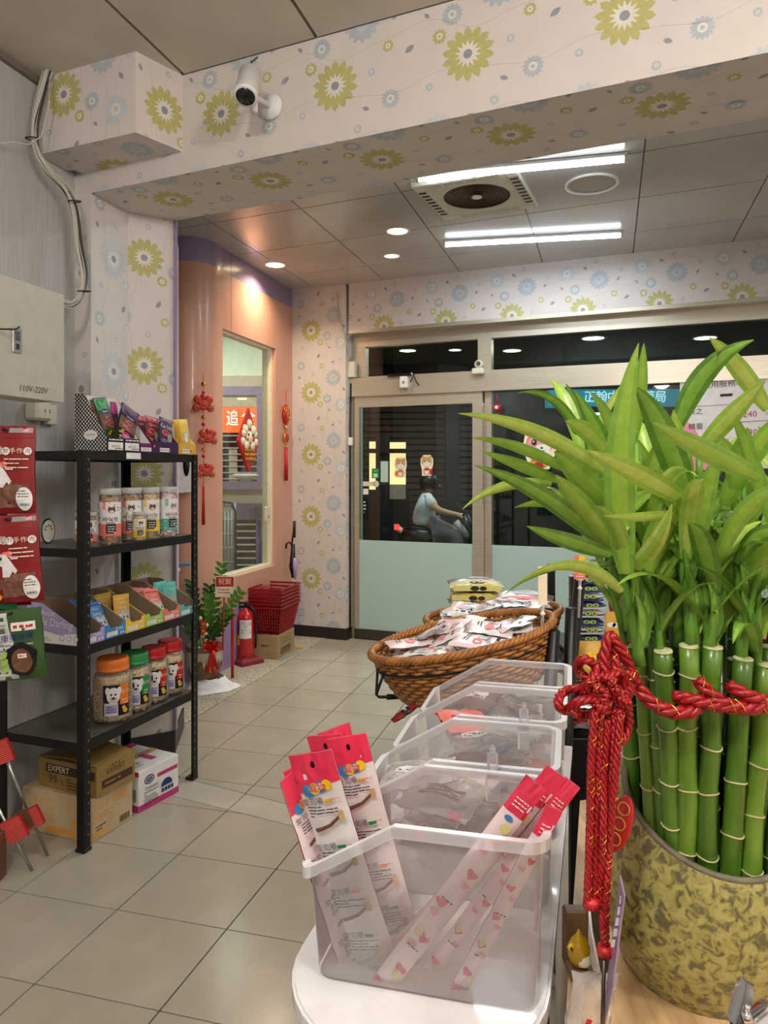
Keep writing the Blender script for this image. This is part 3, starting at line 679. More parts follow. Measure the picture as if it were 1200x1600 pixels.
def pouch(mb, w, h, t, M, m='foil', back=None, seal=.06, mf=None, rumple=.0015, seed=0, nu=8, nv=12, taper=0, hang=0):
    """soft bag centred on x, standing from y=0 to y=h, bulging in z"""
    rr = random.Random(seed); N = [[rr.uniform(-1, 1) for _ in range(nu+1)] for _ in range(nv+1)]
    def surf(x, y, side=1):
        a = abs(2*x/w); b = abs(2*y/h-1); b2 = max(0, min(1, (1-b)/(1-(1-2*seal)) if b > 1-2*seal else 1))
        bulge = t/2*(1-min(a, 1)**3)**.8*(1-max(0, (b-.0))**6)*b2**.5
        return side*max(bulge, .0006)
    def P3(x, y, side=1, off=0):
        i = min(nu, max(0, (x/w+.5)*nu)); j = min(nv, max(0, y/h*nv)); i0, j0 = int(min(i, nu-1)), int(min(j, nv-1)); fi, fj = i-i0, j-j0
        n = N[j0][i0]*(1-fi)*(1-fj)+N[j0][i0+1]*fi*(1-fj)+N[j0+1][i0]*(1-fi)*fj+N[j0+1][i0+1]*fi*fj
        wob = n*rumple
        return (x, y, surf(x, y, side)+wob+off*side)
    keep = mb.M; mb.M = M if keep is None else keep @ M
    mb.mat(m); f = lambda i, j: P3((i/nu-.5)*w*(1-.04*math.sin(PI*j/nv)), j/nv*h)
    mb.grid(f, nu, nv, True, mf)
    mb.mat(back or m); mb.grid(lambda i, j: P3((.5-i/nu)*w*(1-.04*math.sin(PI*j/nv)), j/nv*h, -1), nu, nv, True)
    mb.M = keep
    MM = M if keep is None else keep @ M
    def fn(layer=1): return lambda x, y: MM @ Vector(P3(x*(1-.04*math.sin(PI*min(1, max(0, y/h)))), min(h, max(0, y)), 1, .0004+.00035*layer))
    fn.xs = [(i/nu-.5)*w for i in range(nu+1)]; fn.ys = [j/nv*h for j in range(nv+1)]
    return fn
def cells(polys, xs, ys):                    # cut print along the surface grid so that it follows the bulge
    out = []
    for p in polys:
        x0, x1 = min(a for a, b in p), max(a for a, b in p); y0, y1 = min(b for a, b in p), max(b for a, b in p)
        I = [i for i in range(len(xs)-1) if xs[i+1] > x0 and xs[i] < x1]; J = [j for j in range(len(ys)-1) if ys[j+1] > y0 and ys[j] < y1]
        if len(I)*len(J) <= 1: out.append(p); continue
        for i in I:
            for j in J:
                q = clip(p, [(xs[i], ys[j]), (xs[i+1], ys[j]), (xs[i+1], ys[j+1]), (xs[i], ys[j+1])])
                if len(q) > 2 and area(q) > 1e-9: out.append(q)
    return out
def dec(mb, fn, items, k0=1):
    keep = mb.M; mb.M = None
    for k, (m, polys) in enumerate(items): mb.dec(cells(polys, fn.xs, fn.ys) if hasattr(fn, 'xs') else polys, fn(k0+k), m)
    mb.M = keep
def sub(M, *a): return M @ Matrix.Translation(Vector(a))
def upright(o, d, tilt=0, roll=0):          # local x = d (to the right as seen), y = up, z = towards the viewer
    d = Vector((d[0], d[1], 0)).normalized(); M = frame(o, d, (0, 0, 1)); return M @ Matrix.Rotation(tilt, 4, 'X') @ Matrix.Rotation(roll, 4, 'Z')

# --- display boxes and sachets on the top level
def tray(name, label, s0, s1, depth, zf, zb, z, outer, inner, cat='box', front_dec=None, side_dec=None, group=None, notch=True):
    """open display carton: low front at the aisle side, high back; sides slope"""
    r = thing(name, label, cat, S(s0, .012, z+.002), SYAW, group); w = s1-s0; t = .0022
    m = MB(outer); 
    for x in (0, w-t):
        prof = [(0, 0), (depth, 0), (depth, zb), (depth*.72, zb), (0, zf)]
        m.mat(outer); m.add([(x, a, b) for a, b in prof]+[(x+t, a, b) for a, b in prof], [list(range(5)), list(range(5, 10))[::-1]]+[(i, (i+1) % 5, 5+(i+1) % 5, 5+i) for i in range(5)])
    for k, x in enumerate((t+.0002, w-t-.0002)): m.mat(inner).add([(x, t, t), (x, depth-t, t), (x, depth-t, zb), (x, depth*.72, zb), (x, t, zf)], [list(range(5))])
    m.build('side_walls', r)['kind'] = 'stuff'
    m = MB(inner).box(t, w-t, depth-t, depth, 0, zb).build('back_wall', r)
    MB(inner).box(t, w-t, 0, depth, 0, t).build('base', r)
    m = MB(outer)
    if notch: m.prism([(0, 0), (w, 0), (w, zf), (w*.85, zf), (w*.78, zf*.72), (w*.3, zf*.72), (w*.22, zf), (0, zf)], -t, 0); m.v = [Vector((p.x, -p.z-0.0, p.y)) if True else p for p in m.v]; m.v = [Vector((p.x, p.y-t, p.z)) for p in m.v]
    else: m.box(0, w, -t, 0, 0, zf)
    fr_ = m
    if front_dec: dec(fr_, lambda l: (lambda x, y: Vector((x, -t-.0006-.0003*l-.0, y))), front_dec(w, zf))
    fr_.build('front_lip', r)
    if side_dec:
        m = MB(); dec(m, lambda l: (lambda x, y: Vector((-.0006-.0003*l, depth-x, y))), side_dec(depth, zf, zb)); m.build('side_print', r)
    return r
def tagdec(w, h): return [('black', rect(0, 0, w, h)), ('white', rect(.004, .006, w-.004, h*.68)), ('white', lines(.008, w-.006, h*.86, 1, 0, .005, 1, 5)), ('ink', xf(txt('바이스틱', .013), w*.5, h*.36)), ('ink', lines(w*.45, w-.008, .012, 1, 0, .003, 5))]
zT = 1.538
b1 = tray('display_box', 'black and white checkered carton of meat stick sachets, leftmost on the top shelf', sU(172, 0)-.004, sU(221, .0), .16, .055, .235, zT, 'black', 'white', notch=False,
    front_dec=lambda w, h: [(m, xf(p, i*w/2)) for i in (0, 1) for m, p in tagdec(w/2-.002, h)],
    side_dec=lambda d, zf, zb: [('white', [q for q in (clip([(0, 0)][:0] or p, ccw([(0, 0), (d, 0), (d, zf), (d*.28, zb), (0, zb)])) for i in range(28) for j in range(20) if (i+j) % 2 == 0 for p in [[(j*.0084, i*.0084), (j*.0084+.0066, i*.0084), (j*.0084+.0066, i*.0084+.0066), (j*.0084, i*.0084+.0066)]]) if q]),
                               ('white', ell(d*.5, .066, .034, .02, 18)), ('black', txt('SALMON', .0135, d*.5, .066, 0, .8))])
b2 = tray('display_box', 'dark maroon carton with a white inner wall, between the black carton and the purple carton', sU(222, 0), sU(240, 0), .13, .04, .15, zT, 'dred', 'white', notch=False, front_dec=lambda w, h: [('purple', rect(0, 0, w, h)), ('white', rect(.004, .006, w-.004, .022)), ('ink', txt('BOWWOW', .012, w/2, .014, 0, .8))])
b3 = tray('display_box', 'purple carton holding dark cat stick sachets on the top shelf', sU(241, 0), sU(281, 0), .13, .05, .15, zT, 'purple', 'purple', notch=False, front_dec=lambda w, h: [('dpurple', rect(0, 0, w, h)), ('white', rect(.05, .006, .12, .024)), ('ink', txt('BOWWOW', .014, .085, .015)), ('orange', ell(.012, .03, .006)), ('red', rect(.12, .008, .128, .02))])
b4 = tray('display_box', 'yellow carton with a pale back, rightmost on the top shelf', sU(283, 0), sU(308.5, 0), .14, .05, .15, zT, 'yellow', 'cream', notch=False, front_dec=lambda w, h: [('gold', rect(0, 0, w, h)), ('white', rect(.02, .006, .085, .024)), ('ink', txt('BOWWOW', .014, .052, .015)), ('red', rect(.085, .008, .092, .02))])
def stick_bag(name, label, cat, s, t, z, w, h, th, tilt, roll, base, items, group=None, m2=None, seed=1):
    o = S(s, t, z); M = upright(o, e1, tilt, roll); mb = MB(); fn = pouch(mb, w, h, th, M, base, m2, seed=seed)
    dec(mb, fn, items); ob = mb.build(name, at=tuple(o)); return tag(ob, label, cat, group)
def meatbag(w, h, top, emblem='navy', seed=0):
    r = random.Random(seed)
    it = [(top, rect(-w*.48, h*.74, w*.48, h*.97)), ('brown', rect(-w*.46, h*.34, w*.46, h*.66))]
    it.append(('meat', sum([xf(rect(-w*.3, -.004, w*.3, .004), r.uniform(-.1, .1)*w, h*(.37+.045*i), 1, r.uniform(-.5, .5)) for i in range(7)], [])))
    it.append(('coral', sum([xf(rect(-w*.2, -.0015, w*.2, .0015), r.uniform(-.15, .15)*w, h*(.39+.05*i), 1, r.uniform(-.6, .6)) for i in range(5)], [])))
    it += [(emblem, ell(0, h*.70, w*.26, h*.055)), ('white', rect(-w*.18, h*.69, w*.18, h*.705)), ('lime', sum([ell(r.uniform(-.4, .4)*w, r.uniform(.12, .3)*h, w*.06, w*.04, 7) for _ in range(9)], [])),
           ('orange', ell(-w*.2, h*.24, w*.1, w*.07)+ell(w*.1, h*.18, w*.09, w*.06)), ('white', lines(-w*.3, w*.3, h*.14, 2, .012, .004, seed)), ('black', ell(0, h*.9, .004, n=8))]
    return it
s0 = sU(150, .1)
stick_bag('treat_sachet', 'clear and green meat stick sachet leaning in the black checkered carton', 'treat bag', sU(193, .03)-.02, .06, zT+.03, .085, .205, .014, -.25, .16, 'dgreen', meatbag(.085, .205, 'green', seed=3))
stick_bag('treat_sachet', 'brown-red sachet at the far left inside the black checkered carton', 'treat bag', sU(178, .03)+.01, .085, zT+.03, .07, .19, .012, -.15, .12, 'brown', meatbag(.085, .2, 'brown', seed=4))
stick_bag('treat_sachet', 'purple-topped sachet standing at the back of the black checkered carton', 'treat bag', sU(206, .05)+.01, .11, zT+.02, .085, .2, .014, -.12, .02, 'purple', meatbag(.085, .2, 'magenta', seed=6))
stick_bag('treat_sachet', 'black and maroon meat sachet leaning far to the right out of the checkered carton', 'treat bag', sU(201, .0), .03, zT+.035, .115, .17, .016, -.1, -.42, 'black', meatbag(.115, .17, 'purple', seed=8)+[('magenta', ell(.0, .03, .03, .02)), ('palepink', lines(-.02, .02, .034, 2, .008, .003, 3))])
for k in range(3):
    stick_bag('treat_sachet', ['front dark purple cat stick sachet with white lettering in the purple carton', 'middle red-topped cat stick sachet in the purple carton', 'rearmost red-topped cat stick sachet in the purple carton'][k], 'treat bag',
        sU(262-k*11, .02), .03+.03*k, zT+.03+.004*k, .095, .135, .012, -.15, -.2+.08*k, 'dpurple' if k == 0 else 'dred',
        [('red' if k else 'purple', rect(-.045, .11, .045, .13)), ('white', txt('Cat Stick', .026 if k == 0 else .016, 0, .095, 0, .9)), ('coral', ell(-.01, .065, .026, .014)), ('dred', ell(-.01, .065, .021, .010)), ('grey', ell(.02, .045, .018, .022)), ('white', lines(-.03, .03, .125, 1, .008, .002, k)), ('white', lines(-.035, 0, .03, 2, .008, .002, k))], seed=k+20)
stick_bag('treat_sachet', 'yellow cat treat sachet with a grey cat picture in the yellow carton', 'treat bag', sU(294, .02), .03, zT+.03, .075, .14, .012, -.12, .06, 'yellow', [('gold', rect(-.034, .01, .034, .07)), ('lgrey', ell(0, .055, .018, .026)), ('white', ell(0, .045, .011, .015)), ('cream', xf(txt('Chick', .024), 0, .115, 1, .1)), ('white', lines(-.025, .03, .09, 2, .009, .003, 4))], seed=31)
stick_bag('treat_sachet', 'second yellow cat treat sachet behind the front one in the yellow carton', 'treat bag', sU(299, .02), .075, zT+.02, .075, .15, .012, -.12, .02, 'yellow', [('cream', txt('Chick', .022, 0, .12))], seed=32)

# --- clear jars of cat treats on the upper level
def jar(name, label, s, t, z, r, h, band, turn, fill='kibble', group=None, fill_top=.86, cap='lid_grey'):
    o = S(s, t, z+.0015); j = thing(name, label, 'jar', tuple(o))
    wall = [(r*.9, 0), (r, .006), (r, h*.83), (r*.97, h*.87), (r*.95, h*.9)]
    MB('jar_plastic').lathe(wall, 28, cap=False).build('body', j)
    MB(cap).lathe([(r*.98, h*.885), (r*1.02, h*.895), (r*1.02, h*.99), (r*.97, h), (0.001, h)], 28).build('lid', j)
    rr = random.Random(int(s*1000)); m = MB(fill)                      # heaped kibble seen through the wall
    for i in range(150):
        a = rr.uniform(0, 2*PI); zz = rr.uniform(.006, h*fill_top); q = r*.86*(1 if rr.random() < .75 else rr.random()**.5); sz = rr.uniform(.006, .0085)*(r/.043)
        m.M = Matrix.Translation((q*math.cos(a), q*math.sin(a), zz)) @ Matrix.Rotation(rr.uniform(0, 3), 4, Vector((rr.random(), rr.random(), rr.random()+.1)).normalized()); m.box(-sz, sz, -sz*.8, sz*.8, -sz*.5, sz*.5)
    m.M = None; m.lathe([(r*.78, .006), (r*.78, h*fill_top*.97)], 12)
    stuff(m.build('treats', j))
    l0, l1 = h*.15, h*.76
    m = MB('white').lathe([(r*1.006, l0), (r*1.006, l1)], 36, cap=False)
    def fn(l): return lambda x, y: Vector(((r*1.006+.0004*(l+1))*math.cos(turn+x/r), (r*1.006+.0004*(l+1))*math.sin(turn+x/r), y))
    H_ = l1-l0
    def seg(x0, x1, y0, y1, n=10): return sum([rect(x0+(x1-x0)*i/n, y0, x0+(x1-x0)*(i+1)/n, y1) for i in range(n)], [])
    it = [(band, seg(-r*3.1, r*3.1, l0, l0+H_*.36, 40)), (band, seg(-r*.62, -r*.3, l0+H_*.78, l1, 3)), ('white', txt('CAT', r*.26, -r*.46, l0+H_*.89, PI/2)), ('white', []),
          ('ink', seg(-r*.25, r*.62, l0+H_*.08, l0+H_*.36, 5)), ('white', lines(-r*.1, r*.5, l0+H_*.28, 3, H_*.07, H_*.025, 3)), ('ink', txt('바이트', r*.52, r*.15, l0+H_*.48)), ('ink', seg(-r*.25, r*.55, l0+H_*.385, l0+H_*.4, 5))]
    it += [(m_, xf(p_, r*.25, l0+H_*.76)) for m_, p_ in cat_face(r*.62, 'brown' if band != 'teal' else 'grey', 'white')] + [('palepink', ell(r*.5, l0+H_*.1, r*.09)), ('lgrey', lines(-r*1.5, -r*.8, l0+H_*.7, 8, H_*.06, H_*.014, 9)), ('white', lines(-r*1.5, -r*.8, l0+H_*.28, 4, H_*.06, H_*.012, 7))]
    dec(m, fn, it); m.build('label', j); return j
tv = -PI/2-.1                                     # towards the camera
z2 = LV[1][0]; fg = None
jar('treat_jar', 'tall clear jar with a coral cat label, leftmost of the tall jars', sU(172, .06), .06, z2, .0430, .228, 'coral', tv+.35)
jar('treat_jar', 'tall clear jar with a coral cat label, second of the tall jars', sU(205, .09), .09, z2, .0430, .228, 'coral', tv+.2)
jar('treat_jar', 'tall clear jar with a yellow label, third of the tall jars', sU(233.5, .07), .07, z2, .0430, .228, 'yellow', tv+.45, 'bone', fill_top=.94)
jar('treat_jar', 'tall clear jar with a teal label, rightmost on the upper shelf', sU(262, .055), .055, z2, .0430, .228, 'teal', tv+.75, 'palepink', fill_top=.94)
jar('treat_jar', 'short clear jar with a pink rimmed label behind the left shelf post', sU(134, .08)+.005, .085, z2, .040, .135, 'coral', tv+.5)
jar('treat_jar', 'small jar with a yellow label standing in front of the tall jars', sU(219, .02)+.012, .034, z2, .026, .125, 'yellow', tv+.4, 'bone')
o = S(sU(117, .16), .30, z2+.002); m = MB('black').lathe([(.001, 0), (.036, 0), (.036, .004), (.001, .004)], 24, sy=1.45)
m.M = None; dec(m, lambda l: (lambda x, y: Vector((x, y, .004+.0004*l))), [('ivory', ell(0, 0, .032, .046, 24)), ('ink', [p for k in range(5) for p in xf(ell(0, 0, .004), .018*math.cos(k*.7+.2), .02*math.sin(k*.7+.2)+.004)])])
m.v = [o+e1.to_3d()*p.x+Vector((0, 0, p.y+.052))-e2.to_3d()*p.z for p in m.v]; tag(m.build('display_card', at=tuple(o)), 'oval cream card with a black edge standing at the back of the upper shelf', 'card')
m = MB('black'); o = S(.55, .26, z2+.001); m.M = Matrix.Translation(o) @ Matrix.Rotation(SYAW, 4, 'Z'); m.box(-.05, .05, -.003, .003, 0, .15, .001); m.box(-.055, .055, -.01, .03, 0, .004); m.M = None
tag(m.build('price_stand', at=tuple(o)), 'black price card stand behind the tall treat jars', 'sign')

# --- cartons of cat sachets on the middle level
z3 = LV[2][0]
tr_names = [('lilac', 'lilac display carton with white lettering, leftmost on the middle shelf'), ('blue', 'blue display carton of blue sachets on the middle shelf'), ('yellow', 'yellow-fronted display carton holding two yellow sachets'), ('lime', 'lime green-fronted empty display carton on the middle shelf'), ('coral', 'coral red display carton filled with pink sachets'), ('teal', 'teal display carton, rightmost on the middle shelf')]
def fdec(c2):
    return lambda w, h: [('white', rect(w*.08, h*.12, w*.6, h*.45)), ('lgrey', lines(w*.1, w*.55, h*.36, 2, h*.14, .004, 3)), ('white', txt('Darling', .018, w*.68, h*.58, .05, .8)), ('white', ell(w*.88, h*.22, .005)+ell(w*.76, h*.22, .005))]
for k, (c, lb) in enumerate(tr_names):
    sd = None
    if k == 0: sd = lambda d, zf, zb: [('white', [ccw([(0.002, .002), (d-.002, .002), (d-.002, .05), (d*.6, .036), (d*.3, .05), (.002, .05)])]), ('lilac', rect(d*.08, .02, d*.4, .022)), ('white', txt('Hulucat', .034, d*.34, .12, -.1)), ('white', txt('Little Darling', .046, d*.47, .082, -.06, .85, .2)), ('lgrey', lines(d*.1, d*.4, .036, 2, .012, .003, 2)), ('lilac', ell(d*.66, .026, .012)+ell(d*.78, .026, .012)+ell(d*.9, .026, .012)), ('white', ell(d*.66, .026, .009)+ell(d*.78, .026, .009)+ell(d*.9, .026, .009)), ('lgrey', lines(d*.33, d*.5, .014, 1, .01, .006, 5))]
    tray('display_box', lb, .002+k*.1245, .002+k*.1245+.1225, .27, .055, .155, z3, c, 'cardboard_inside', front_dec=fdec(c), side_dec=sd)
def cat_sachet(c, c2, k):
    w, h = .1, .14
    return [(c2, rect(-w*.45, h*.86, w*.45, h*.9)), ('white', [[(-w*.46, h*.05), (w*.46, h*.05), (w*.46, h*.36), (w*.2, h*.44), (-w*.2, h*.44), (-w*.46, h*.34)]]), ('white', txt('Hulucat', .012, 0, h*.76)), ('white', txt('Darling', .02, -.0, h*.6, 0, .85, .2)), ('cream', lines(-w*.34, w*.3, h*.5, 1, .01, .0025, k))]+[(m_, xf(p_, w*.12, h*.28)) for m_, p_ in cat_face(.06, 'lgrey', 'white')]+[(c2, ell(-w*.3, h*.14, .008)), ('lgrey', ell(w*.38, h*.9, .005))]
cols = {'blue': ('blue', 'navy'), 'yellow': ('gold', 'yellow'), 'coral': ('coral', 'red'), 'teal': ('teal', 'mint')}
def sach(c, ks, t, k, lb, tilt=-.5):
    s = .002+ks*.1245+.061; w = .1
    o = S(s, t, z3+.010); M = upright(o, e1, tilt, random.uniform(-.05, .05)); mb = MB(); mb_c = {'blue': 'blue', 'yellow': 'gold', 'coral': 'coral', 'teal': 'mint'}[c]
    fn = pouch(mb, w, .14, .012, M, mb_c, seed=k*7+ks, rumple=.001); dec(mb, fn, cat_sachet(c, cols[c][1], k)); return tag(mb.build('cat_treat_sachet', at=tuple(o)), lb, 'treat bag')
ordw = ['front', 'second', 'third', 'fourth', 'fifth', 'rearmost']
for k in range(6): sach('blue', 1, .07+.034*k, k, ordw[k]+' blue sachet in the blue display carton')
for k in range(2): sach('yellow', 2, .075+.09*k, k, ['front yellow sachet with a big cat face in the yellow display carton', 'rear yellow sachet in the yellow display carton'][k], -.12)
for k in range(6): sach('coral', 4, .07+.034*k, k, ordw[k]+' pink-red sachet in the coral display carton')
for k in range(2): sach('teal', 5, .10+.05*k, k, ['front teal sachet with a cat face in the teal display carton', 'rear teal sachet in the teal display carton'][k], -.15)

# --- big jars of dog biscuits on the lower level
def big_jar(label, s, t, r, h, cap, accent, turn, fill):
    z = LV[3][0]+.0015; j = thing('biscuit_jar', label, 'jar', tuple(S(s, t, z)))
    prof = [(r*.8, 0), (r*.98, .012), (r, .03), (r*.97, h*.5), (r, h*.66), (r*.93, h*.75), (r*.72, h*.8), (r*.7, h*.84)]
    MB('jar_plastic').lathe(prof, 28, cap=False).build('body', j)
    m = MB(cap).lathe([(r*.8, h*.80), (r*.84, h*.815), (r*.84, h*.845), (r*.8, h*.85), (r*.82, h*.87), (r*.82, h*.97), (r*.77, h), (r*.6, h*.99), (.001, h*.985)], 32); m.build('lid', j)
    rr = random.Random(int(s*999)); m = MB(fill); n = 900 if fill == 'bone' and cap == 'orange' else 230; szz = .0045 if n > 300 else .011
    for i in range(n):
        a = rr.uniform(0, 2*PI); zz = rr.uniform(.01, h*.72); R_ = r*(.93 if zz < h*.68 else .82); q = R_*(rr.uniform(.9, 1) if n > 300 else rr.uniform(.78, .93)); 
        m.M = Matrix.Translation((q*math.cos(a), q*math.sin(a), zz)) @ Matrix.Rotation(a, 4, 'Z') @ Matrix.Rotation(rr.uniform(-1, 1), 4, 'X') @ Matrix.Rotation(rr.uniform(-.5, .5), 4, 'Y')
        if n > 300: m.tube([(0, -szz*1.6, 0), (0, 0, 0), (0, szz*1.6, 0)], [szz*.6, szz, szz*.6], 5)
        else: m.tube([(-.002, 0, 0), (.003, 0, 0)], szz, 8)
    m.M = None; m.mat(fill).lathe([(r*.78, .01), (r*.78, h*.7)], 16); stuff(m.build('biscuits', j))
    Rl = r*1.0; L0, L1 = h*.14, h*.62
    def fn(l): return lambda x, y: Vector(((Rl+.0012+.0004*l)*math.cos(turn+x/r), (Rl+.0012+.0004*l)*math.sin(turn+x/r), y))
    def seg(x0, x1, y0, y1, n=5): return sum([rect(x0+(x1-x0)*i/n, y0, x0+(x1-x0)*(i+1)/n, y1) for i in range(n)], [])
    hh = L1-L0
    m = MB('black'); it = [('black', seg(-.055*r/.08, .055*r/.08, L0, L1, 8)), (accent, seg(.012, .052*r/.08, L0+hh*.35, L1, 3)), ('lgrey', seg(-.05*r/.08, .004, L0, L0+hh*.42, 4)), ('lilac', seg(-.046*r/.08, 0, L0+hh*.08, L0+hh*.36, 4))]
    dog = xf([*ell(0, 0, .026, .034)], -.014, L0+hh*.66)
    it += [('white', dog), ('white', ell(-.036, L0+hh*.82, .009, .016)+ell(.008, L0+hh*.82, .009, .016)), ('lgrey', ell(-.014, L0+hh*.52, .017, .014)), ('ink', ell(-.022, L0+hh*.7, .004, .005)+ell(-.006, L0+hh*.7, .004, .005)+ell(-.014, L0+hh*.58, .007, .005)), ('ink', lines(-.04, -.004, L0+hh*.3, 3, hh*.08, .003, 2)),
           ('cream', xf(txt('쿠키', .02), .032*r/.08, L0+hh*.75, 1)), ('gold', ell(.032*r/.08, L0+hh*.15, .01)+ell(.026*r/.08, L0+hh*.25, .008)), ('cream', lines(.02, .044*r/.08, L0+hh*.5, 2, .012, .005, 6))]
    dec(m, fn, it); m.build('label', j); return j
tb = tv+.55
big_jar('large biscuit jar with an orange lid full of tiny bone biscuits', sU(175, .1), .095, .079, .262, 'orange', 'orange', tb+.1, 'bone')
big_jar('large biscuit jar with a green lid', sU(211, .10), .10, .070, .250, 'green', 'green', tb+.12, 'bone')
big_jar('large biscuit jar with a red lid beside the green-lidded jar', sU(240, .1), .10, .068, .245, 'red', 'red', tb+.1, 'bone')
big_jar('large biscuit jar with a red lid, rightmost on the lower shelf', sU(268, .09), .10, .068, .250, 'red', 'red', tb+.12, 'bone')

# --- cartons on the floor under the shelf
def carton(label, C0, e_r, w, e_l, d, h, z, body, rdec=None, ldec=None, name='cardboard_box', open_=0, tdec=None):
    """C0 near corner; e_r runs right along the aisle face, e_l runs left along the end face"""
    e_r = Vector(e_r).normalized(); e_l = Vector((-e_r.y, e_r.x)); yaw = math.atan2(e_r.y, e_r.x)
    t = thing(name, label, 'box', (C0[0], C0[1], z+.001), yaw)
    MB(body).box(0, w, 0, d, 0, h, .002).build('body', t)
    m = MB(body); 
    if open_:
        for y0, y1, a in ((0, d*.5, open_), (d, d*.5, -open_)):
            sgn = 1 if y1 > y0 else -1; L_ = abs(y1-y0)
            q = [(0.002, y0, h), (w-.002, y0, h), (w-.002, y0+sgn*L_*math.cos(abs(a)), h+L_*math.sin(abs(a))), (.002, y0+sgn*L_*math.cos(abs(a)), h+L_*math.sin(abs(a)))]
            MB(body).slab(q, (0, 0, .003)).build('flap', t)
    else: MB('tan').box(0.0, w, d/2-.02, d/2+.02, h, h+.0008).build('tape', t)
    if rdec: m = MB(); dec(m, lambda l: (lambda x, y: Vector((x, -.0006-.0003*l, y))), rdec(w, h)); m.build('aisle_print', t)
    if ldec: m = MB(); dec(m, lambda l: (lambda x, y: Vector((-.0006-.0003*l, d-x, y))), ldec(d, h)); m.build('end_print', t)
    if tdec: m = MB(); dec(m, lambda l: (lambda x, y: Vector((x, y, h+.001+.0003*l))), tdec(w, d)); m.build('top_print', t)
    return t
bars = lambda x, y, w, h, s: sum([rect(x+w*i/14, y, x+w*(i+random.Random(s+i).uniform(.2, .8))/14, y+h) for i in range(14)], [])
carton('pale cardboard box with faint orange cat lettering on the floor under the shelf', (-1.144, 2.88), (.081, .208), .235, 0, .36, .172, 0, 'cardboard_pale',
    rdec=lambda w, h: [('orange_print', txt('MAY', .04, w*.24, h*.72)+txt('MSBC', .04, w*.28, h*.5)+txt('喵樂', .045, w*.68, h*.74)+rect(w*.05, h*.06, w*.4, h*.16)), ('ink', bars(w*.66, h*.08, w*.26, h*.16, 3)+lines(w*.1, w*.35, h*.3, 2, .012, .004, 1))],
    ldec=lambda d, h: [('orange_print', txt('M\'C', .06, d*.32, h*.7)+txt('SBC', .055, d*.36, h*.38)+txt('主子喵', .04, d*.78, h*.68)+rect(d*.35, h*.06, d*.95, h*.2)+ell(d*.75, h*.38, .018, .012))])
carton('dark gold cardboard box printed EXPERT 99 stacked on the pale box', (-1.127, 2.888), (.085, .194), .212, 0, .315, .118, .173, 'gold_box', open_=.09,
    rdec=lambda w, h: [('brown_print', rect(w*.12, h*.22, w*.92, h*.5)+txt('EXPERT', .03, w*.48, h*.72)+ell(w*.4, h*.88, .004)+ell(w*.48, h*.91, .004)+ell(w*.56, h*.88, .004)), ('gold_box', lines(w*.2, w*.85, h*.36, 1, .01, .008, 2))],
    ldec=lambda d, h: [('brown_print', rect(d*.14, h*.55, d*.97, h*.84)+txt('99', .05, d*.26, h*.32)+txt('%', .03, d*.42, h*.28)+lines(d*.5, d*.78, h*.42, 4, .012, .005, 4)+rect(d*.66, h*.02, d*.9, h*.12)), ('cream', txt('EXPERT', .034, d*.36, h*.69)), ('orange_print', rect(d*.45, h*.3, d*.455, h*.5))])
carton('white and magenta carton on the floor right of the stacked boxes', (-1.046, 3.14), (.109, .215), .241, 0, .29, .172, 0, 'white', name='carton',
    rdec=lambda w, h: [('magenta', rect(0, 0, w, h*.16)+rect(w*.45, h*.66, w*.97, h*.76)), ('navy', ell(w*.25, h*.72, .03, .02)), ('white', ell(w*.25, h*.72, .024, .014)), ('navy', ell(w*.25, h*.72, .02, .011)), ('white', txt('汪汪', .012, w*.25, h*.72)), ('ink', txt('Cuteseed', .02, w*.3, h*.52)+lines(w*.12, w*.48, h*.42, 6, .01, .003, 1)), ('navy', [[(w*.6+.035*math.cos(a)+.02, h*.36+.032*math.sin(a)) for a in [PI*i/10 for i in range(11)]]]+sum([rect(w*.6-.012+k*.019, h*.22, w*.6+.003+k*.019, h*.32) for k in range(4)], []))],
    ldec=lambda d, h: [('magenta', rect(0, 0, d, h*.16)+rect(0, h*.88, d, h)), ('ink', bars(d*.78, h*.25, d*.18, h*.3, 5)+lines(d*.5, d*.75, h*.6, 4, .015, .004, 1)), ('lime', rect(d*.8, h*.62, d*.86, h*.7))],
    tdec=lambda w, d: [('magenta', rect(0, d*.85, w, d)+rect(w*.55, d*.2, w*.7, d*.5)), ('navy', ell(w*.3, d*.7, .035, .025)), ('ink', lines(w*.1, w*.35, d*.3, 4, .012, .003, 9))])

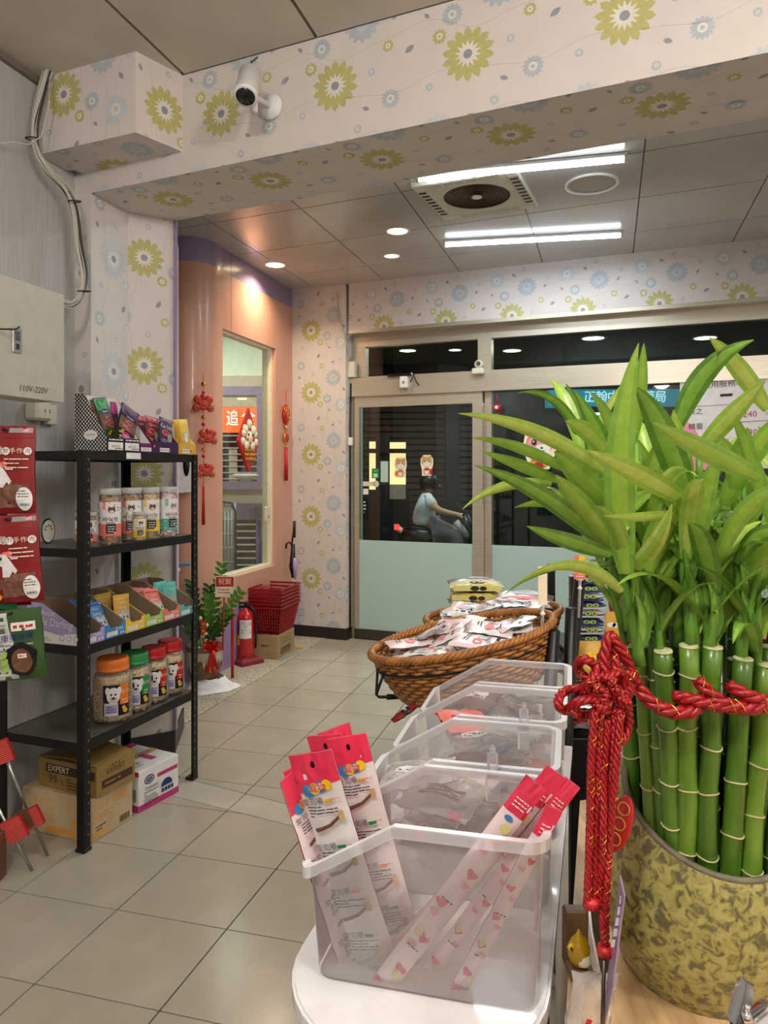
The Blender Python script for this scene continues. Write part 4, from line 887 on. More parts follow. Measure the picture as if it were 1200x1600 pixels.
# --- bags hanging at the left edge, electric box, socket, cables
stand = thing('peg_display', 'black wire display post with pegs that hold the hanging treat bags', 'rack', (-1.31, 2.2, 0))
MB('black_metal').box(-1.325, -1.305, 2.19, 2.21, .02, 1.62).build('post', stand, world=True)
MB('black_metal').box(-1.40, -1.28, 2.10, 2.29, 0, .02, .004).build('base', stand, world=True)
def bagM(u, v, Y, w, h, roll=0, yaw=0):
    c = P(u, v, Y); return c, frame(c-Vector((0, 0, 0)), (math.cos(yaw), math.sin(yaw), 0), (0, 0, 1)) @ Matrix.Rotation(roll, 4, 'Z') @ Matrix.Translation((0, -h/2, 0))
def chicken(w, h, meat_n, seed):
    r = random.Random(seed)
    it = [('dred', rect(-w*.47, h*.86, w*.47, h*.868)), ('grey', rect(w*.05, h*.92, w*.46, h*.975)), ('pink', rect(w*.3, h*.93, w*.4, h*.965)), ('meat', [[(-w*.1, h*.32), (w*.42, h*.34), (w*.4, h*.08), (-w*.2, h*.06)]])]
    it.append(('brown', sum([xf(rect(-.005, -h*.12, .005, h*.12) if meat_n == 0 else ell(0, 0, .012, .006, 8), r.uniform(-.2, .38)*w, h*r.uniform(.14, .26), 1, r.uniform(-.2, .2) if meat_n == 0 else r.uniform(0, 3)) for _ in range(8)], [])))
    cx = w*.2
    it += [('coral', xf(ell(-w*.22, h*.575, .011, .009)+ell(-w*.15, h*.585, .009, .009), cx-.01, -.006)), ('chicken_white', xf([[(-w*.38, h*.5), (-w*.28, h*.57), (-w*.15, h*.55), (-w*.06, h*.47), (w*.04, h*.37), (w*.0, h*.33), (-w*.04, h*.36), (-w*.1, h*.3), (-w*.22, h*.3), (-w*.22, h*.42), (-w*.3, h*.44)]], cx-.02)), ('ink', xf(ell(-w*.24, h*.51, .0045), cx-.02)), ('orange', xf([[(-w*.38, h*.5), (-w*.44, h*.475), (-w*.36, h*.465)]], cx-.02)),
           ('white', txt('地雞', .026, -w*.18, h*.71)), ('white', ell(w*.03, h*.71, .0115)+ell(w*.4, h*.71, .0115)), ('red_bag', txt('鮮', .016, w*.03, h*.71)+txt('肉', .016, w*.4, h*.71)), ('cream', txt('手', .018, w*.15, h*.71)+txt('作', .018, w*.27, h*.71)),
           ('cream', lines(w*.0, w*.42, h*.62, 3, .012, .003, seed, 2)), ('white', rect(w*.02, h*.50, w*.15, h*.525)+ell(w*.34, h*.17, .022, .034, 20)), ('red', rect(w*.03, h*.515, w*.14, h*.522)), ('ink', lines(w*.24, w*.43, h*.26, 3, .008, .0025, 7)+bars(w*.26, h*.09, w*.16, h*.03, 2)), ('orange', ell(-w*.3, h*.08, .02, .012)), ('yellow', ell(-w*.26, h*.07, .01, .008)), ('ink', ell(0, h*.955, .01, .004))]
    return it
def hang_bag(label, u, v, Y, w, h, roll, base, items, seed, yaw=0):
    c, M = bagM(u, v, Y, w, h, roll, yaw); mb = MB(); fn = pouch(mb, w, h, .03, M, base, seed=seed, rumple=.003, seal=.05); dec(mb, fn, items); b = mb.build('treat_bag', at=tuple(c))
    tag(b, label, 'treat bag')
    q = M @ Vector((0, h*.955, 0)); MB('black_metal').tube([(q.x, q.y-.03, q.z), (q.x, q.y+.02, q.z), (-1.315, 2.2+q.z*.001, q.z-.0)], .003, 6).build('peg', stand, world=True)
    return b
hang_bag('red bag with a white chicken, upper one hanging at the left edge', 12, 734, 2.12, .165, .253, 0, 'red_bag', chicken(.165, .253, 0, 1), 41)
hang_bag('lower red bag with a white chicken head hanging at the left edge', 20, 873, 2.10, .165, .25, .07, 'red_bag', chicken(.165, .25, 1, 2), 42)
hang_bag('red bag mostly hidden behind the lower chicken bag', 2, 880, 2.15, .165, .25, .04, 'red_bag', [('yellow', rect(-.06, .02, .06, .05)), ('orange', ell(.03, .04, .02, .015))], 43)
def greenb(w, h): return [('lgrey', [[(-w*.48, h*.02), (-w*.0, h*.02), (w*.06, h*.3), (-w*.05, h*.7), (-w*.1, h*.96), (-w*.48, h*.96)]]), ('white', rect(-w*.02, h*.70, w*.4, h*.82)), ('red', lines(w*.02, w*.36, h*.76, 1, .01, .008, 3)), ('navy', txt('健康美味棒', .024, 0, h*.6, .03)), ('grey', lines(-w*.3, w*.35, h*.51, 2, .015, .005, 8)), ('black', ell(w*.12, h*.3, .042, .05)+ell(w*.28, h*.38, .02, .02)+ell(-w*.05, h*.38, .02, .02)), ('brown', ell(w*.12, h*.28, .03, .035)), ('white', rect(w*.06, h*.32, w*.22, h*.38)), ('red', lines(w*.08, w*.2, h*.35, 1, .01, .004, 2)), ('lime', sum([xf(leafshape(.03, .008), -w*.25, h*(.12+.05*k), 1, 2.4 if k % 2 else .8) for k in range(6)], [])), ('grey', lines(-w*.4, -w*.1, h*.8, 3, .009, .003, 5))]
hang_bag('green and silver bag with a black picture hanging below the red bags', 26, 1007, 2.08, .16, .20, .1, 'dgreen', greenb(.16, .2), 44)
hang_bag('dark green bag cut off by the left edge', -14, 1000, 2.14, .16, .21, .03, 'green', [('lgrey', rect(-.06, .03, .02, .16))], 45)
# folding stand with red pads
fs = thing('folding_stand', 'folded stand with silver legs and red ribbed pads at the left edge', 'stand', (-1.33, 2.62, 0))
for (ua, va, Ya, ub, vb, Yb) in ((-8, 1145, 2.72, 74, 1339, 2.784), (-22, 1228, 2.66, 50, 1363, 2.677)):
    MB('steel').tube([P(ua, va, Ya), P(ub, vb, Yb)+Vector((0, 0, .006))], .006, 8).build('leg', fs, world=True)
for (u, v, Y, w, h, a) in ((2, 1175, 2.7, .075, .085, .35), (52, 1277, 2.73, .062, .075, .42), (23, 1296, 2.66, .075, .085, .42)):
    c = P(u, v, Y); M = frame(c, (1, .1, 0), (0, 0, 1)) @ Matrix.Rotation(a, 4, 'Z'); m = MB('red'); m.M = M
    m.box(-w/2, w/2, -h/2, h/2, -.01, .01, .003)
    for k in range(11): m.mat('coral').box(-w/2+.002, w/2-.002, -h/2+.004+k*h/11.5, -h/2+.0065+k*h/11.5, .01, .0118)
    m.build('pad', fs, world=True)
m = MB('brown'); m.M = frame(P(38, 1288, 2.71), (1, .1, 0), (0, 0, 1)) @ Matrix.Rotation(.42, 4, 'Z'); m.box(-.03, .03, -.02, .05, -.012, .0); m.build('crossbar', fs, world=True)
m = MB('brown').box(-.05, .05, -.04, .04, 0, .17, .006); m.M = None; ob = m.build('wooden_block'); ob.location = (-1.412, 2.62, 0); tag(ob, 'brown wooden block on the floor at the left edge of the frame', 'block')
# electric box on the wall
eb = thing('electric_box', 'grey-green wall fuse box with a latch and handwritten 110V-220V', 'electric box', (-1.33, 2.6, 1.5))
Bn = Vector((.959, -.2835, 0)); Ba = Vector((AX.x, AX.y, 0))
cA_ = P(96, 625, 2.72); 
c_f = P(98, 455, 2.70)
Yf = 2.70; Pb = P(97, 540, Yf); z0_ = P(97, 628, Yf).z; z1_ = P(97, 462, Yf).z
b0 = Pb-Ba*.0; 
m = MB('panel_board'); Mx2 = frame((Pb.x, Pb.y, 0), -Ba, (0, 0, 1)); m.M = Mx2; 
m.box(0, .42, z0_, z1_, .0005, .14, .003); m.M = None; m.build('case', eb, world=True)
# face towards the aisle
BF = Wall(Pb.x, Pb.y, *(-AX))
def bfp(u, v): return BF.hit(u, v)
m = MB('panel_board'); M3 = frame((Pb.x, Pb.y, 0)+Vector() if False else (Pb.x, Pb.y, 0), -Ba, (0, 0, 1))
m.M = frame((Pb.x, Pb.y, 0), Ba, (0, 0, 1)); m.box(-.40, .004, z0_-.004, z1_+.004, 0, .006, .002); m.build('door', eb, world=True)
q = bfp(23, 532); m = MB('steel'); m.M = frame(q, Ba, (0, 0, 1)) @ Matrix.Translation((0, 0, .007)); m.box(-.02, .02, -.042, .042, -.001, .005, .002); m.mat('black').box(-.006, .006, -.03, -.012, .0045, .007); m.mat('dgrey').box(-.008, .008, 0, .03, .0045, .009, .001); m.build('latch', eb, world=True)
def pen(mb, pts, M, s, m='ink'): mb.mat(m); mb.tube([M @ Vector((x*s, y*s, 0)) for x, y in pts], .0009, 4)
q = bfp(50, 609); Mp = frame(q, Ba, (0, 0, 1)) @ Matrix.Translation((0, 0, .0072)); m = MB('ink'); 
keep = [[(x, y) for x, y in p] for p in txt('110V-220V', .03, 0, 0, .02, 1.0, .2)]; m.dec(keep, lambda x, y: Mp @ Vector((x, y, 0)), 'ink'); m.build('handwriting', eb, world=True)
# hook wire left of box
q = P(8, 514, 2.4); m = MB('dark_paint').tube([P(-30, 514, 2.4), P(25, 514.5, 2.4), P(31, 510, 2.4)], .003, 6); tag(m.build('wall_hook', at=tuple(P(-20, 514, 2.4))), 'thin black wire hook at the left edge in front of the fuse box', 'hook')
LWn = Vector((AX.y, -AX.x, 0))
def on_wall(W, u, v, off=0): p = W.hit(u, v); return p+LWn*off
# sockets under the box
so = thing('socket_outlet', 'white double wall socket below the fuse box', 'socket', tuple(on_wall(LW, 55, 645)))
q = on_wall(LW, 50, 643); m = MB('ivory'); m.M = frame(q, Ba, (0, 0, 1)); m.box(-.05, .05, -.04, .04, 0, .07, .01); m.build('socket_box', so, world=True)
q = on_wall(LW, 70, 648); m = MB('ivory'); m.M = frame(q, Ba, (0, 0, 1)); m.box(-.015, .045, -.045, .045, 0, .03, .004); m.build('plate', so, world=True)
m = MB('ink'); m.M = frame(on_wall(LW, 55, 643), Ba, (0, 0, 1)); 
for k in (-1, 1): m.box(-.006+k*.014, -.003+k*.014, -.01, .008, .068, .0715)
m.build('slots', so, world=True)['kind'] = 'stuff'
# cable bundle
cb_ = thing('cable_bundle', 'bundle of white and grey cables running down the corner from the ceiling', 'cable', tuple(P(70, 130, 3.15)))
path = [(76, 108, 3.2), (64, 150, 3.2), (54, 195, 3.18), (58, 232, 3.18), (78, 268, 3.22), (104, 296, 3.3), (117, 330, 3.32), (122, 380, 3.32), (131, 430, 3.32), (126, 462, 3.28), (110, 476, 3.2), (92, 470, 3.1), (72, 462, 3.0)]
for k in range(9):
    rr = random.Random(k); ox, oy = rr.uniform(-9, 8), rr.uniform(-.03, .01)
    pts = [P(u+ox*(1 if i < 9 else .4)*(.6+.5*math.sin(i*1.1+k)), v+(ox*.8 if i >= 9 else 0), Y+oy) for i, (u, v, Y) in enumerate(path)]
    p2 = []
    for i in range(len(pts)-1):
        a, b, c, d = pts[max(i-1, 0)], pts[i], pts[i+1], pts[min(i+2, len(pts)-1)]
        for t in (0, .25, .5, .75): p2.append(.5*((2*b)+(c-a)*t+(2*a-5*b+4*c-d)*t*t+(3*b-a-3*c+d)*t**3))
    MB('cable' if k % 3 else 'cable_dark').tube(p2+[pts[-1]], .0045+.0015*(k % 2), 6).build('cable', cb_, world=True)
for u, v, Y in ((50, 218, 3.16), (116, 316, 3.29), (131, 456, 3.28)):
    c = P(u+2, v, Y); MB('black').tube([c+Vector((.028*math.cos(a), .02*math.sin(a)-.01, .003*math.sin(a))) for a in [2*PI*i/16 for i in range(16)]], .003, 6, closed=True).build('cable_tie', cb_, world=True)
m = MB('cable').tube([P(-20, 226, 3.0), P(20, 222, 3.05), P(45, 226, 3.1), P(64, 214, 3.12), (P(76, 170, 3.14)), P(78, 120, 3.16)], .003, 6); tag(m.build('thin_cable', at=tuple(P(40, 224, 3.1))), 'thin loose white cable sagging across the top of the left wall', 'cable')
# camera on the beam
BFW = Wall(bf0.x, bf0.y, *(bf1-bf0))
cc = BFW.hit(425, 168); bn = Vector((bdir.y, -bdir.x, 0)); bn = bn if bn.y < 0 else -bn
cam_t = thing('security_camera', 'white bullet security camera wrapped in plastic on the wallpapered beam', 'camera', tuple(cc))
m = MB('white'); Mb = frame(cc, bdir.to_3d(), (0, 0, 1)); m.M = Mb; m.M = Mb @ Matrix.Rotation(0, 4, 'X'); m.lathe([(.001, .02), (.05, .018), (.055, .0)], 24, sy=1); m.build('mount_plate', cam_t, world=True)
e_c = P(384, 168, cc.y-.19)
MB('white').tube([cc+bn*.02, cc+bn*.08+bdir.to_3d()*-.03+Vector((0, 0, .01)), e_c+Vector((.03, .03, 0))], .012, 10).build('arm', cam_t, world=True)
ax_ = (P(381, 160, cc.y-.24)-P(392, 112, cc.y-.15)).normalized(); p0_ = P(392, 114, cc.y-.17); 
def along(a, d, prof, n, m, name, par):
    mb = MB(m); z = d.normalized(); x = z.orthogonal().normalized(); mb.M = frame(a, x, z.cross(x)); mb.lathe(prof, n); return mb.build(name, par, world=True)
along(p0_, ax_, [(.03, 0), (.043, .004), (.045, .13), (.047, .135), (.047, .145), (.038, .146)], 24, 'white', 'housing', cam_t)
along(p0_+ax_*.144, ax_, [(.037, 0), (.037, .003), (.02, .004), (.018, .012), (.001, .014)], 24, 'black_gloss', 'lens', cam_t)
MB('cable_dark').tube([p0_, p0_+Vector((-.0, .01, .05)), P(396, 95, cc.y-.05), P(402, 90, cc.y-.01)], .004, 6).build('lead', cam_t, world=True)

# ================================================================ far part of the shop
def bez(a, b, c, n): return [a*(1-t)**2+b*2*t*(1-t)+c*t*t for t in [i/n for i in range(n+1)]]
def leaf_mesh(mb, a, b, c, w, side, n=12, fold=.18, prof=None):
    """leaf along the curve a-b-c; side = approximate width direction"""
    pts = bez(Vector(a), Vector(b), Vector(c), n); vs = []
    for i, p in enumerate(pts):
        t = i/n; T = (pts[min(i+1, n)]-pts[max(i-1, 0)]).normalized(); s = Vector(side); s = (s-T*s.dot(T)).normalized(); nn = s.cross(T)
        ww = w/2*(prof(t) if prof else (math.sin(PI*min(1, t*.93+.07)**.75)**.8 if t < 1 else 0)); ww = max(ww, .0004)
        vs += [p-s*ww+nn*ww*fold, p-s*ww*.5+nn*ww*fold*.25, p-nn*ww*fold*.3, p+s*ww*.5+nn*ww*fold*.25, p+s*ww+nn*ww*fold]
    mb.add(vs, [(i*5+k, i*5+k+1, (i+1)*5+k+1, (i+1)*5+k) for i in range(n) for k in range(4)], True)
# --- potted plant with red bow
pc = Vector((-1.215, 4.98, .07))
cl = MB('rug_cloth'); rr = random.Random(5)
def clothf(i, j):
    a = 2*PI*i/28; r = .09+.085*(j/5)*(1+.18*math.sin(3*a+1)+.08*math.sin(7*a))
    z = (.066 if j == 0 else .066*max(0, 1-j/3.2))+.006+abs(.01*math.sin(9*a+j)) if j < 5 else .006
    return (pc.x+.03+r*1.1*math.cos(a), pc.y-.0+r*math.sin(a), z)
cl.grid(clothf, 28, 5, closed=True); tag(cl.build('floor_cloth', at=(pc.x, pc.y, 0)), 'crumpled white cloth on the floor under the brown plant pot', 'cloth')
st_ = MB('white').lathe([(.085, 0), (.085, .064), (.001, .064)], 24, c=(pc.x, pc.y, 0)).build('plant_riser', at=(pc.x, pc.y, 0)); tag(st_, 'low round riser wrapped by the white cloth under the plant pot', 'plant stand')
pp = thing('potted_plant', 'green leafy plant with a red bow in a brown pot beside the pink wall', 'plant', tuple(pc))
MB('plant_pot_brown').lathe([(.001, 0), (.088, 0), (.098, .02), (.114, .10), (.118, .19), (.124, .195), (.124, .225), (.114, .226), (.108, .19), (.001, .18)], 32).build('pot', pp)
dp = MB('plant_pot_drip'); 
def dripf(i, j): a = 2*PI*i/60; d = (.09+.03*math.sin(5*a)+.02*math.sin(17*a)+.015*math.sin(31*a))*j/4; z = .19-d; return ((.1185-.004*max(0, (.1-z)/.1)+.001)*math.cos(a), (.1185-.004*max(0, (.1-z)/.1)+.001)*math.sin(a), z)
dp.grid(dripf, 60, 4, closed=True); dp.build('glaze_drips', pp)
MB('brown').lathe([(.001, .186), (.107, .186)], 20, cap=False).build('soil', pp)
def zz_stem(base, tip, n, L, mats, seed):
    rr = random.Random(seed); base = Vector(base); tip = Vector(tip); mid = (base+tip)/2+Vector((rr.uniform(-.02, .02), 0, .05)); pts = bez(base, mid, tip, 12)
    MB('stem_green').tube(pts, [.006-.004*i/12 for i in range(13)], 6).build('stalk', pp)
    for k in range(n):
        t = .3+.7*k/n; i = t*12; i0 = min(11, int(i)); p = pts[i0].lerp(pts[i0+1], i-i0); T = (pts[i0+1]-pts[i0]).normalized()
        for sd in (-1, 1):
            s = T.cross(Vector((rr.uniform(-.2, .2), -1, .2))).normalized()*sd; d = (s*.8+T*.6+Vector((0, -.15, rr.uniform(-.1, .2)))).normalized()
            m = MB(mats); leaf_mesh(m, p, p+d*L*.5+Vector((0, 0, .006)), p+d*L, L*.48, T.cross(d) if abs(T.dot(d)) < .3 else T, 6, .2); m.build('leaf', pp)
stems = [((0, 0, .19), (.04, -.02, .56), 8, .06, 'zz_leaf_lt'), ((.01, -.01, .19), (.27, -.05, .60), 9, .058, 'zz_leaf_lt'), ((.01, .01, .19), (.12, .02, .78), 9, .062, 'zz_leaf_lt'), ((-.02, 0, .19), (-.1, .03, .66), 8, .065, 'zz_leaf'), ((-.03, .0, .19), (-.17, -.03, .5), 7, .065, 'zz_leaf'),
         ((0, 0, .19), (-.03, -.08, .45), 8, .06, 'zz_leaf'), ((.02, 0, .19), (.17, .0, .44), 7, .06, 'zz_leaf'), ((0, .02, .19), (.02, .06, .62), 8, .06, 'zz_leaf'), ((.02, -.02, .19), (.12, -.08, .36), 6, .055, 'zz_leaf'), ((-.02, -.02, .19), (-.1, -.07, .36), 6, .055, 'zz_leaf')]
for k, a in enumerate(stems): zz_stem(*a, seed=k)
for k in range(9):
    rr = random.Random(50+k); p = Vector((rr.uniform(-.06, .04), -.09+rr.uniform(-.02, .03), .22+.025*k)); MB('paleye').lathe([(.001, -.014), (.011, -.006), (.012, .004), (.006, .013), (.001, .015)], 10, c=tuple(p)).build('flower_bud', pp)
bow = thing('red_bow', 'red ribbon bow with long tails tied to the front of the brown plant pot', 'ribbon', (pc.x+.09, pc.y-.11, .27))
emis_ = mat('ribbon_red', (196, 36, 26), .25, .3, var=.25)
bw = Vector((pc.x+.08, pc.y-.115, .29))
for k, (dx, dz) in enumerate(((-.06, .02), (.06, .03), (-.04, .05), (.05, -.01), (.0, .05))):
    m = MB('ribbon_red'); p1_ = bw+Vector((dx, -.02, dz)); leaf_mesh(m, bw, p1_+Vector((0, -.02, .02)), bw+Vector((dx*.9, -.01, dz*1.2)), .05, (0, 0, 1), 8, .5); m.build('loop', bow, world=True)
for dx, L in ((-.03, .15), (.01, .17), (.04, .13)):
    m = MB('ribbon_red'); leaf_mesh(m, bw, bw+Vector((dx*.3, -.025, -L*.5)), bw+Vector((dx, -.01, -L)), .032, (1, 0, 0), 8, .2, prof=lambda t: .8); m.build('tail', bow, world=True)
red_tags = [((-.14, -.1, .50), .03, .05), ((.02, -.11, .36), .035, .1)]
for k, (o_, w_, h_) in enumerate(red_tags):
    m = MB('red').box(-w_/2, w_/2, -.002, .002, -h_/2, h_/2, .0008); m.M = None; dec(m, lambda l: (lambda x, y: Vector((x, -.0024-.0003*l, y))), [('gold', ell(0, h_*.25, w_*.25)+ell(0, -h_*.2, w_*.25)+lines(-w_*.3, w_*.3, h_*.05, 2, .008, .003, k))])
    o = m.build('red_envelope'); o.location = pc+Vector(o_); tag(o, ['small red charm with gold print hanging on the left leaves of the potted plant', 'long red and gold paper charm hanging in the middle of the potted plant'][k], 'charm')
sg = thing('greeting_card', 'red and white greeting card on a stick in the potted plant', 'card', (pc.x+.13, pc.y-.03, .26)); MB('red').tube([(0, 0, 0), (.01, 0, .36)], .006, 6).build('stick', sg)
m = MB('cream').box(-.05, .08, -.003, .0, .36, .50, .001); dec(m, lambda l: (lambda x, y: Vector((x, -.0036-.0003*l, y))), [('red', rect(-.045, .43, .075, .495)+lines(-.03, .06, .41, 2, .02, .006, 3)), ('cream', txt('祝賀', .045, .015, .462))]); m.build('card', sg)
# --- fire extinguisher on its rubber foot
ex = thing('fire_extinguisher', 'red fire extinguisher with white label standing in a dark red foot', 'fire extinguisher', tuple(G(384, 1036)))
MB('cone_red').lathe([(.14, 0), (.14, .03), (.11, .05), (.075, .06), (.07, .045), (.001, .045)], 4, smooth=False, sx=1, sy=1).build('foot', ex)
MB('extinguisher').lathe([(.001, .047), (.06, .047), (.066, .06), (.066, .34), (.062, .37), (.045, .395), (.022, .41), (.018, .425), (.001, .426)], 32).build('cylinder', ex)
MB('black').box(-.05, .03, -.012, .012, .425, .44, .003).box(-.06, .02, -.01, .01, .455, .468, .003).box(-.012, .018, -.014, .014, .41, .46, .003).build('handle', ex)
MB('black').tube([(.01, 0, .435), (.05, -.02, .43), (.078, -.02, .38), (.08, -.015, .25), (.077, -.01, .12)], .009, 8).build('hose', ex)
m = MB('white'); cyl = lambda R: (lambda l: (lambda x, y: Vector(((R+.0004*l)*math.cos(-PI/2-.25+x/R), (R+.0004*l)*math.sin(-PI/2-.25+x/R), y))))
sg_ = lambda x0, x1, y0, y1, n=8: sum([rect(x0+(x1-x0)*i/n, y0, x0+(x1-x0)*(i+1)/n, y1) for i in range(n)], [])
dec(m, cyl(.0672), [('white', sg_(-.02, .075, .20, .34)), ('ink', lines(-.01, .068, .325, 9, .0115, .004, 3, 4)), ('navy', sg_(-.06, -.025, .25, .30, 4)), ('red', ell(-.043, .31, .014)), ('yellow', sg_(-.055, -.02, .15, .225, 4)), ('ink', lines(-.05, -.024, .21, 4, .014, .004, 8)), ('blue', ell(-.043, .275, .01))]); m.build('label', ex)
rp = MB('ribbon_red').tube([(0, 0, 0), (.0, 0, .56)], .011, 8).build('red_pole', at=(0, 0, 0)); rp.location = (-1.075, 5.22, .003); tag(rp, 'thin red pole standing between the potted plant and the fire extinguisher', 'pole')
MB('cone_red')
# --- shopping baskets on a cardboard box
bxC = Vector((-.832, 5.73)); carton('pale cardboard box under the stack of red shopping baskets', tuple(bxC), (.11, .42), .36, 0, .2, .18, .003, 'cardboard', rdec=lambda w, h: [('brown', lines(w*.25, w*.75, h*.8, 3, .02, .006, 2)+rect(w*.2, h*.12, w*.75, h*.4)), ('cardboard', lines(w*.24, w*.7, h*.32, 3, .02, .007, 4))], ldec=lambda d, h: [('brown', lines(d*.3, d*.8, h*.55, 1, .02, .012, 2))])
MB('yellow')
ytag = MB('yellow').box(-.03, .03, -.02, .02, 0, .006, .002).build('yellow_tape'); ytag.location = tuple(G(468, 1012)+Vector((0, 0, .005))); tag(ytag, 'small yellow scrap on the granite beside the basket box', 'scrap')
bk_yaw = math.atan2(.42, .11)
def basket_parts(root):
    W0, D0, W1, D1, Hh = .15, .095, .20, .135, .22     # half sizes bottom and top
    m = MB('basket_red')
    def ringpt(f, k): w = W0+(W1-W0)*f; d = D0+(D1-D0)*f; return [(-w, -d), (w, -d), (w, d), (-w, d)][k]
    for k in range(4):                                   # lattice walls
        a0 = ringpt(0, k); b0 = ringpt(0, (k+1) % 4); a1 = ringpt(1, k); b1_ = ringpt(1, (k+1) % 4); n = 16 if k % 2 == 0 else 11
        for i in range(n+1):
            t = i/n; p = Vector((a0[0]+(b0[0]-a0[0])*t, a0[1]+(b0[1]-a0[1])*t, 0.004)); q = Vector((a1[0]+(b1_[0]-a1[0])*t, a1[1]+(b1_[1]-a1[1])*t, Hh))
            m.tube([p, q], .0032, 4, caps=False, smooth=False)
        for j in range(9):
            f = j/8.; p = ringpt(f, k); q = ringpt(f, (k+1) % 4); z = .004+(Hh-.004)*f; m.tube([(p[0], p[1], z), (q[0], q[1], z)], .0034, 4, caps=False, smooth=False)
    stuff(m.build('lattice_wall', root))
    MB('basket_red').box(-W0, W0, -D0, D0, 0, .006, .002).build('bottom', root)
    m = MB('basket_red'); 
    o_ = [(-W1-.008, -D1-.008), (W1+.008, -D1-.008), (W1+.008, D1+.008), (-W1-.008, D1+.008)]; i_ = [(-W1+.004, -D1+.004), (W1-.004, -D1+.004), (W1-.004, D1-.004), (-W1+.004, D1-.004)]
    for k in range(4):
        a, b, c, d = o_[k], o_[(k+1) % 4], i_[(k+1) % 4], i_[k]; m.slab([(a[0], a[1], Hh-.012), (b[0], b[1], Hh-.012), (c[0], c[1], Hh-.012), (d[0], d[1], Hh-.012)], (0, 0, .014))
    m.build('rim', root)
lb_ = ['bottom', 'second from bottom', 'third from bottom', 'third from top', 'second from top', 'top']
bo = bxC+Vector((.11, .42)).normalized()*.19+Vector((-.42, .11)).normalized()*.10
prev = None
for k in range(6):
    lab = 'red plastic lattice shopping basket, %s of the stack of six on the box' % lb_[k]
    if k == 0: prev = thing('shopping_basket', lab, 'basket', (bo.x, bo.y, .184), bk_yaw, 'stacked red shopping baskets'); basket_parts(prev)
    else: dup(prev, (bo.x, bo.y, .184+.029*k), None, lab)
MB('white')
# --- umbrella in the corner
um = thing('umbrella', 'folded black umbrella with a crook handle leaning in the corner by the pink wall', 'umbrella', tuple(P(458, 880, 6.3)))
Yu = 6.38
MB('black').tube([P(457, 903, Yu), P(457, 880, Yu), P(458, 850, Yu)], [.010, .026, .016], 10).build('canopy', um, world=True)
MB('black').tube([P(456, 850, Yu), P(460, 820, Yu), P(460, 815, Yu)], .008, 8).build('shaft', um, world=True)
MB('dark_skirt').tube([P(459.5, 840, Yu), P(460, 814, Yu)], .014, 8).build('grip', um, world=True)
MB('black').tube([P(457, 868, Yu), P(456, 852, Yu), P(452, 847, Yu), P(447.5, 850, Yu), P(447, 857, Yu)], .009, 8).build('crook', um, world=True)
for k in range(3): MB('black').tube([P(457, 860, Yu), P(452+5*k, 885, Yu-.01), P(455+3*k, 897, Yu)], .004, 5).build('strap', um, world=True)
m = MB('lilac').tube([P(461, 905, Yu-.02), P(461, 885, Yu-.02), P(460, 872, Yu-.02)], [.008, .022, .012], 8); tag(m.build('blue_umbrella', at=tuple(P(461, 890, Yu))), 'small folded pale blue umbrella beside the black one', 'umbrella')
# --- hanging ornaments
def fu_blob(root, c, s, M, m='red', name='charm'):
    mb = MB(m); mb.M = M @ Matrix.Translation(c); 
    for (x, y, r) in ((-.5, .45, .36), (.5, .45, .36), (-.62, -.3, .34), (.62, -.3, .34), (0, 0, .52), (0, .62, .3)):
        mb.M = M @ Matrix.Translation(Vector(c)+Vector((x*s, y*s, 0))); mb.lathe([(r*s, -.008), (r*s*1.04, 0), (r*s*.8, .010), (.001, .014)], 14)
    o = mb.build(name, root, world=True); g = MB('gold'); g.M = None
    rr = random.Random(int(s*1e4)); 
    for (x, y, r) in ((-.5, .45, .36), (.5, .45, .36), (-.62, -.3, .34), (.62, -.3, .34), (0, 0, .52)):
        g.M = M @ Matrix.Translation(Vector(c)+Vector((x*s, y*s, .012))); pts = [(r*s*.62*math.cos(a), r*s*.62*math.sin(a), 0) for a in [2*PI*i/14 for i in range(14)]]; g.tube(pts, .0014, 5, closed=True)
    g.mat('dgreen').M = M @ Matrix.Translation(Vector(c)+Vector((0, 0, .012))); g.tube([(-s*.6, -s*.3, 0), (-s*.3, -s*.45, 0)], .004, 5); g.tube([(s*.6, -s*.3, 0), (s*.3, -s*.45, 0)], .004, 5)
    g.M = None; stuff(g.build('gold_trim', root, world=True)); return o
def orn_frame(c, d): return frame(c, d, (0, 0, 1))
# long string of charms on the rounded end of the pink wall
cxx = P(318, 640, 5.085); wn = Vector((.45, -.89, 0)); Mo = orn_frame(cxx, (.89, .45, 0))
t1 = thing('hanging_ornament', 'long string of red and gold cloth charms with tassel on the rounded pink wall', 'ornament', tuple(cxx))
zz = lambda v: (640-v)/F*5.085
def yv(v): return zz(v)
MB('red').tube([Mo @ Vector((0, yv(582), 0)), Mo @ Vector((0, yv(760), 0))], .0025, 6).build('cord', t1, world=True)
def bead(root, M, y, r, m): mb = MB(m); mb.M = M @ Matrix.Translation((0, y, 0)); mb.lathe([(.001, -r), (r*.7, -r*.7), (r, 0), (r*.7, r*.7), (.001, r)], 12); mb.build('bead', root, world=True)
for v, r, m in ((600, .018, 'gold_metal'), (613, .012, 'red'), (652, .016, 'gold_metal'), (663, .014, 'red'), (703, .016, 'gold_metal'), (713, .014, 'red'), (757, .012, 'gold_metal')): bead(t1, Mo, yv(v), r, m)
fu_blob(t1, (.0, yv(632), 0), .078, Mo); fu_blob(t1, (.03, yv(684), 0), .07, Mo); fu_blob(t1, (.02, yv(737), 0), .064, Mo)
